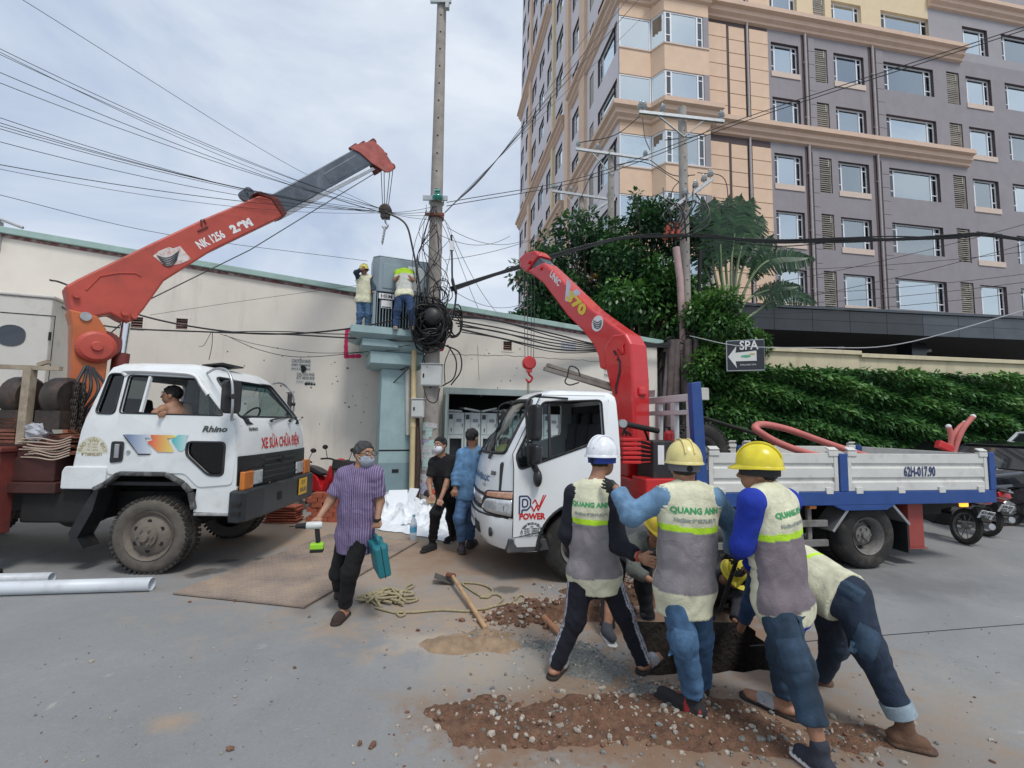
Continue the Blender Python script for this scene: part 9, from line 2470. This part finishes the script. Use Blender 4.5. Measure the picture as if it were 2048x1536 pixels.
# ---- man in the purple striped shirt
w7 = Person('man in purple striped shirt and face mask walking with drill and teal case', dict(head=(729, 908, 4.20), sha=(690, 950, 4.24), shb=(750, 948, 4.20), ela=(662, 1000, 4.22), wra=(638, 1036, 4.10), haa=(628, 1046, 3.98), elb=(760, 1002, 4.24), wrb=(755, 1040, 4.16), hab=(753, 1068, 4.12), hipa=(694, 1072, 4.30), hipb=(724, 1070, 4.26), kna=(676, 1146, 4.34), knb=(700, 1144, 4.20), ana=(680, 1176, 4.72), anb=(689, 1212, 4.27), toa=V3(-1.67, 4.62, .06), tob=V3(-1.51, 4.12, .03)), (.12, -1, 0), look=(.85, -.62, -.05))
w7.body(skin=(.34, .185, .115), feet='ab', hair=(.035, .036, .038), face=True, curl=1.1)
def pin(V, t, f, l):
 o = np.tile(A_((.135, .095, .20)), (len(V), 1)); o[(np.abs(l - .002) < .006) & (f > 0)] *= .6
 return o * (1 + .12 * nz3(V, 10)[:, None])
w7.trousers((.0045, .0045, .0055), (.092, .072, .060), wr=.008)
sh7 = w7.top(pin, .017, .40, -.26, wr=.013, armr=(.068, .072, .07), h=.0095)
mp_ = M_cloth.copy(); t_ = mp_.node_tree; N_ = t_.nodes; tc_ = N_.new('ShaderNodeTexCoord'); sx_ = N_.new('ShaderNodeSeparateXYZ'); t_.links.new(tc_.outputs['Object'], sx_.inputs[0])
def mth(op, a, b):
 n = N_.new('ShaderNodeMath'); n.operation = op; t_.links.new(a, n.inputs[0]); n.inputs[1].default_value = b; return n.outputs[0]
ms = mth('LESS_THAN', mth('FRACT', mth('MULTIPLY', sx_.outputs[0], 52), 0), .26); mx_ = N_.new('ShaderNodeMixRGB'); mx_.inputs[2].default_value = (.33, .28, .42, 1)
bs_ = N_['Principled BSDF']; t_.links.new(bs_.inputs['Base Color'].links[0].from_socket, mx_.inputs[1]); t_.links.new(ms, mx_.inputs[0]); t_.links.new(mx_.outputs[0], bs_.inputs['Base Color'])
sh7.data.materials[0] = mp_
w7.sandals((.035, .022, .018), (.045, .028, .022))
hd = w7.J['head']; L0 = w7.e.location
def mask_on(w, col):
 c = A_(w.J['head']); F, L_, U = A_(w.hf), A_(w.hl), A_(w.hu)
 def f(P):
  d = np.abs(ell(P, c + F * .030 - U * .055, w.hfr, (.076, .066, .062))) - .005
  d = np.maximum(d, -((P - c) @ F - .035)); d = np.maximum(d, (P - c) @ U + .012 - .1 * np.clip(.1 - (P - c) @ F, -1, 1)); return d
 grown('face_mask', [(f, c - .15, c + .15, .006, lambda V: A_(col) * (1 + .05 * np.sin((V - c) @ U * 420)[:, None]))], M_cloth, w.e)
 q = MB()
 for g in (-1, 1):
  for z in (-.02, -.075): q.tube([w.J['head'] + w.hl * g * .06 + w.hf * .055 + w.hu * (z - .01) - w.e.location, w.J['head'] + w.hl * g * .082 - w.hf * .015 + w.hu * (-.01) - w.e.location], .002, 4)
 q.build('mask_strap', M_plate_w, w.e)
mask_on(w7, (.34, .38, .44))
q = MB()
for g in (-1, 1):
 c = hd + w7.hf * .108 + w7.hl * g * .034 + w7.hu * .008 - L0
 q.tube([c + w7.hl * .027 * math.cos(a) + w7.hu * .019 * math.sin(a) for a in np.linspace(0, 2 * PI, 17)], .0022, 5)
 q.tube([c + w7.hl * g * .027, hd + w7.hl * g * .080 - w7.hf * .01 + w7.hu * .012 - L0], .0022, 5)
q.build('glasses', M_chass, w7.e)
q = MB(); wc = w7.J['wrb'] - L0; q.cyl(wc + Vector((0, 0, .012)), wc - Vector((0, 0, .014)), .034, n=16); q.build('wrist_watch', M_chass, w7.e)
dr = empty('cordless_drill', 'white and lime green cordless drill held by the striped-shirt man', 'drill', loc=w7.J['haa'] - Vector((0, 0, .02)), rz=R_(15)); dr.scale = (.85, .85, .85)
q = MB(); q.lathe([(.0, -.07), (.034, -.07), (.038, -.04), (.038, .06), (.030, .08), (0, .08)], (0, 0, .0), 'X', 16); q.build('motor_body', mat('drill_pale', (.55, .57, .55), .4, var=.05), dr, sm=40)
q = MB(); q.lathe([(.024, -.17), (.026, -.11), (.032, -.075)], (0, 0, 0), 'X', 14); q.cyl((-.17, 0, 0), (-.23, 0, 0), .006); q.build('chuck', M_chass, dr, sm=40)
q = MB(); q.bar((.03, 0, -.02), (.05, 0, -.17), .04, .045); q.build('grip', M_chass, dr, bev=.01)
q = MB(); q.box((.04, 0, -.205), (.13, .085, .06)); q.build('battery_shoe', mat('drill_lime', (.30, .62, .03), .4, var=.05), dr, bev=.012)
q = MB(); q.box((.04, 0, -.248), (.125, .08, .035)); q.build('battery', M_chass, dr, bev=.008)
cs_ = empty('tool_case', 'teal plastic tool case carried by the striped-shirt man', 'case', loc=w7.J['hab'] - Vector((.0, .0, .02)), rz=R_(-62))
M_case = mat('teal_case_plastic', (.015, .16, .19), .45, var=.08, vs=6)
q = MB(); q.bx(-.15, .15, -.055, .055, -.33, -.055); c_ = q.build('shell', M_case, cs_, bev=.018)
for xx in (-.10, .10): q = MB(); q.bx(xx - .022, xx + .022, -.062, .062, -.12, -.05); q.build('latch', M_case, cs_, bev=.006)
q = MB(); q.tube(spline([(-.07, 0, -.05), (-.065, 0, -.005), (0, 0, .005), (.065, 0, -.005), (.07, 0, -.05)], 4), .013, 8); q.build('handle', M_case, cs_, sm=60)
q = MB(); q.bx(-.152, .152, -.003, .003, -.332, -.053); q.build('seam', M_chass, cs_)
cs_.rotation_euler = (R_(12), R_(4), R_(-62))
# ---- man in black with a white mask
w8 = Person('man in black polo shirt and white face mask leaning on his knee by the pole', dict(head=(880, 890, 6.40), sha=(868, 925, 6.46), shb=(902, 921, 6.50), ela=(858, 965, 6.4), wra=(862, 990, 6.3), haa=(868, 1004, 6.24), elb=(892, 972, 6.36), wrb=(881, 998, 6.26), hab=(877, 1014, 6.20), hipa=(888, 992, 6.60), hipb=(906, 992, 6.62), kna=(872, 1026, 6.30), knb=(902, 1034, 6.70), ana=(865, 1080, 6.46), anb=(906, 1066, 6.98), toa=V3(-1.17, 6.30, .04), tob=V3(-.93, 6.80, .04)), (-.5, -.9, 0), look=(-.45, -.9, -.05), s_=1.0)
w8.body(skin=(.34, .18, .115), hair=(.008, .008, .009), face=True, curl=.35); w8.trousers((.005, .005, .006), (.092, .074, .060)); w8.top((.007, .007, .010), .022, .36, -.12, 'polo_shirt', armr=(.066, .068, .06)); w8.shoes((.012, .012, .013), (.02, .02, .02)); mask_on(w8, (.68, .70, .75))
# ---- man in denim, back turned
w9 = Person('man in light denim jacket and blue jeans, back turned, by the lorry front', dict(head=(945, 874, 6.22), sha=(925, 908, 6.24), shb=(964, 908, 6.30), ela=(912, 952, 6.20), wra=(910, 978, 6.14), haa=(909, 998, 6.10), elb=(972, 952, 6.34), wrb=(968, 982, 6.34), hab=(966, 1000, 6.34), hipa=(928, 992, 6.28), hipb=(948, 992, 6.32), kna=(919, 1036, 6.22), knb=(941, 1034, 6.40), ana=(924, 1082, 6.30), anb=(940, 1076, 6.58), toa=V3(-.68, 6.42, .04), tob=V3(-.50, 6.78, .04)), (.25, 1, 0), look=(.5, .85, 0))
w9.body(hair=(.008, .008, .009), curl=.5); w9.trousers(DEN((.07, .14, .27), .6), (.094, .078, .064), wr=.009); w9.top(DEN((.10, .21, .36), .4), .030, .90, -.06, 'denim_jacket', wr=.011, armr=(.072, .064, .054)); w9.shoes((.06, .05, .06), (.07, .06, .06))
# ---- driver leaning out of the old truck's window
w10 = Person('bare-shouldered driver leaning on the window sill of the old truck', dict(head=(343, 790, 5.52), sha=(327, 818, 5.44), shb=(372, 816, 5.66), ela=(312, 826, 5.33), wra=(330, 826, 5.27), haa=(318, 830, 5.22), elb=(385, 850, 5.6), wrb=(400, 860, 5.5), hipa=(352, 895, 5.55), hipb=(382, 895, 5.68), kna=(420, 900, 5.5), knb=(430, 900, 5.7), ana=(425, 960, 5.5), anb=(435, 960, 5.7)), (-.3, -1, 0), look=(-.95, -.3, -.08))
w10.body(skin=(.36, .19, .12), hair=(.008, .008, .009), face=True, curl=.7); w10.trousers((.03, .03, .04))
# ---- two men on the transformer platform
w11 = Person('platform worker in cream vest shading his eyes left of the transformer', dict(head=(728, 541, 9.62), sha=(718, 558, 9.66), shb=(742, 558, 9.7), ela=(712, 545, 9.52), wra=(724, 538, 9.46), haa=(730, 536, 9.45), elb=(748, 575, 9.6), wrb=(746, 585, 9.5), hipa=(720, 602, 9.66), hipb=(735, 602, 9.68), kna=(720, 630, 9.62), knb=(736, 630, 9.64), ana=(717, 656, 9.64), anb=(735, 656, 9.66), toa=V3(-3.2, 9.52, 3.74), tob=V3(-3.03, 9.54, 3.74)), (.4, -1, 0), look=(.8, -.6, 0), s_=.86)
w11.body(hair=(.01, .01, .01)); w11.trousers(DEN((.05, .11, .20), .5)); w11.top((.03, .05, .08), .012, .9, -.05, 'jersey'); w11.top(lambda V, t, f, l: np.tile(CREAM, (len(V), 1)), .035, 0, -.12, 'vest'); w11.helmet((.60, .55, .12))
w12 = Person('platform worker in blue jeans leaning into the open transformer box', dict(head=(811, 548, 9.85), sha=(796, 546, 9.58), shb=(821, 546, 9.58), ela=(790, 560, 9.36), wra=(798, 552, 9.3), elb=(826, 560, 9.36), wrb=(818, 552, 9.3), hipa=(800, 590, 9.26), hipb=(817, 590, 9.26), kna=(795, 622, 9.22), knb=(822, 622, 9.22), ana=(791, 653, 9.26), anb=(825, 653, 9.26), toa=V3(-2.5, 9.38, 3.74), tob=V3(-2.1, 9.38, 3.74)), (0, 1, 0), look=(0, 1, 0), s_=.9)
w12.body(hands=False, hair=(.01, .01, .01)); w12.trousers(DEN((.03, .065, .15), .5), (.105, .085, .07)); w12.top(lambda V, t, f, l: np.where((t > .8)[:, None], LIME * .7, np.where((t < .1)[:, None], CREAM, A_((.45, .46, .42)))), .035, .4, -.12, 'vest'); w12.shoes((.3, .27, .22), (.3, .28, .25)); w11.shoes((.08, .07, .06), (.1, .1, .1))
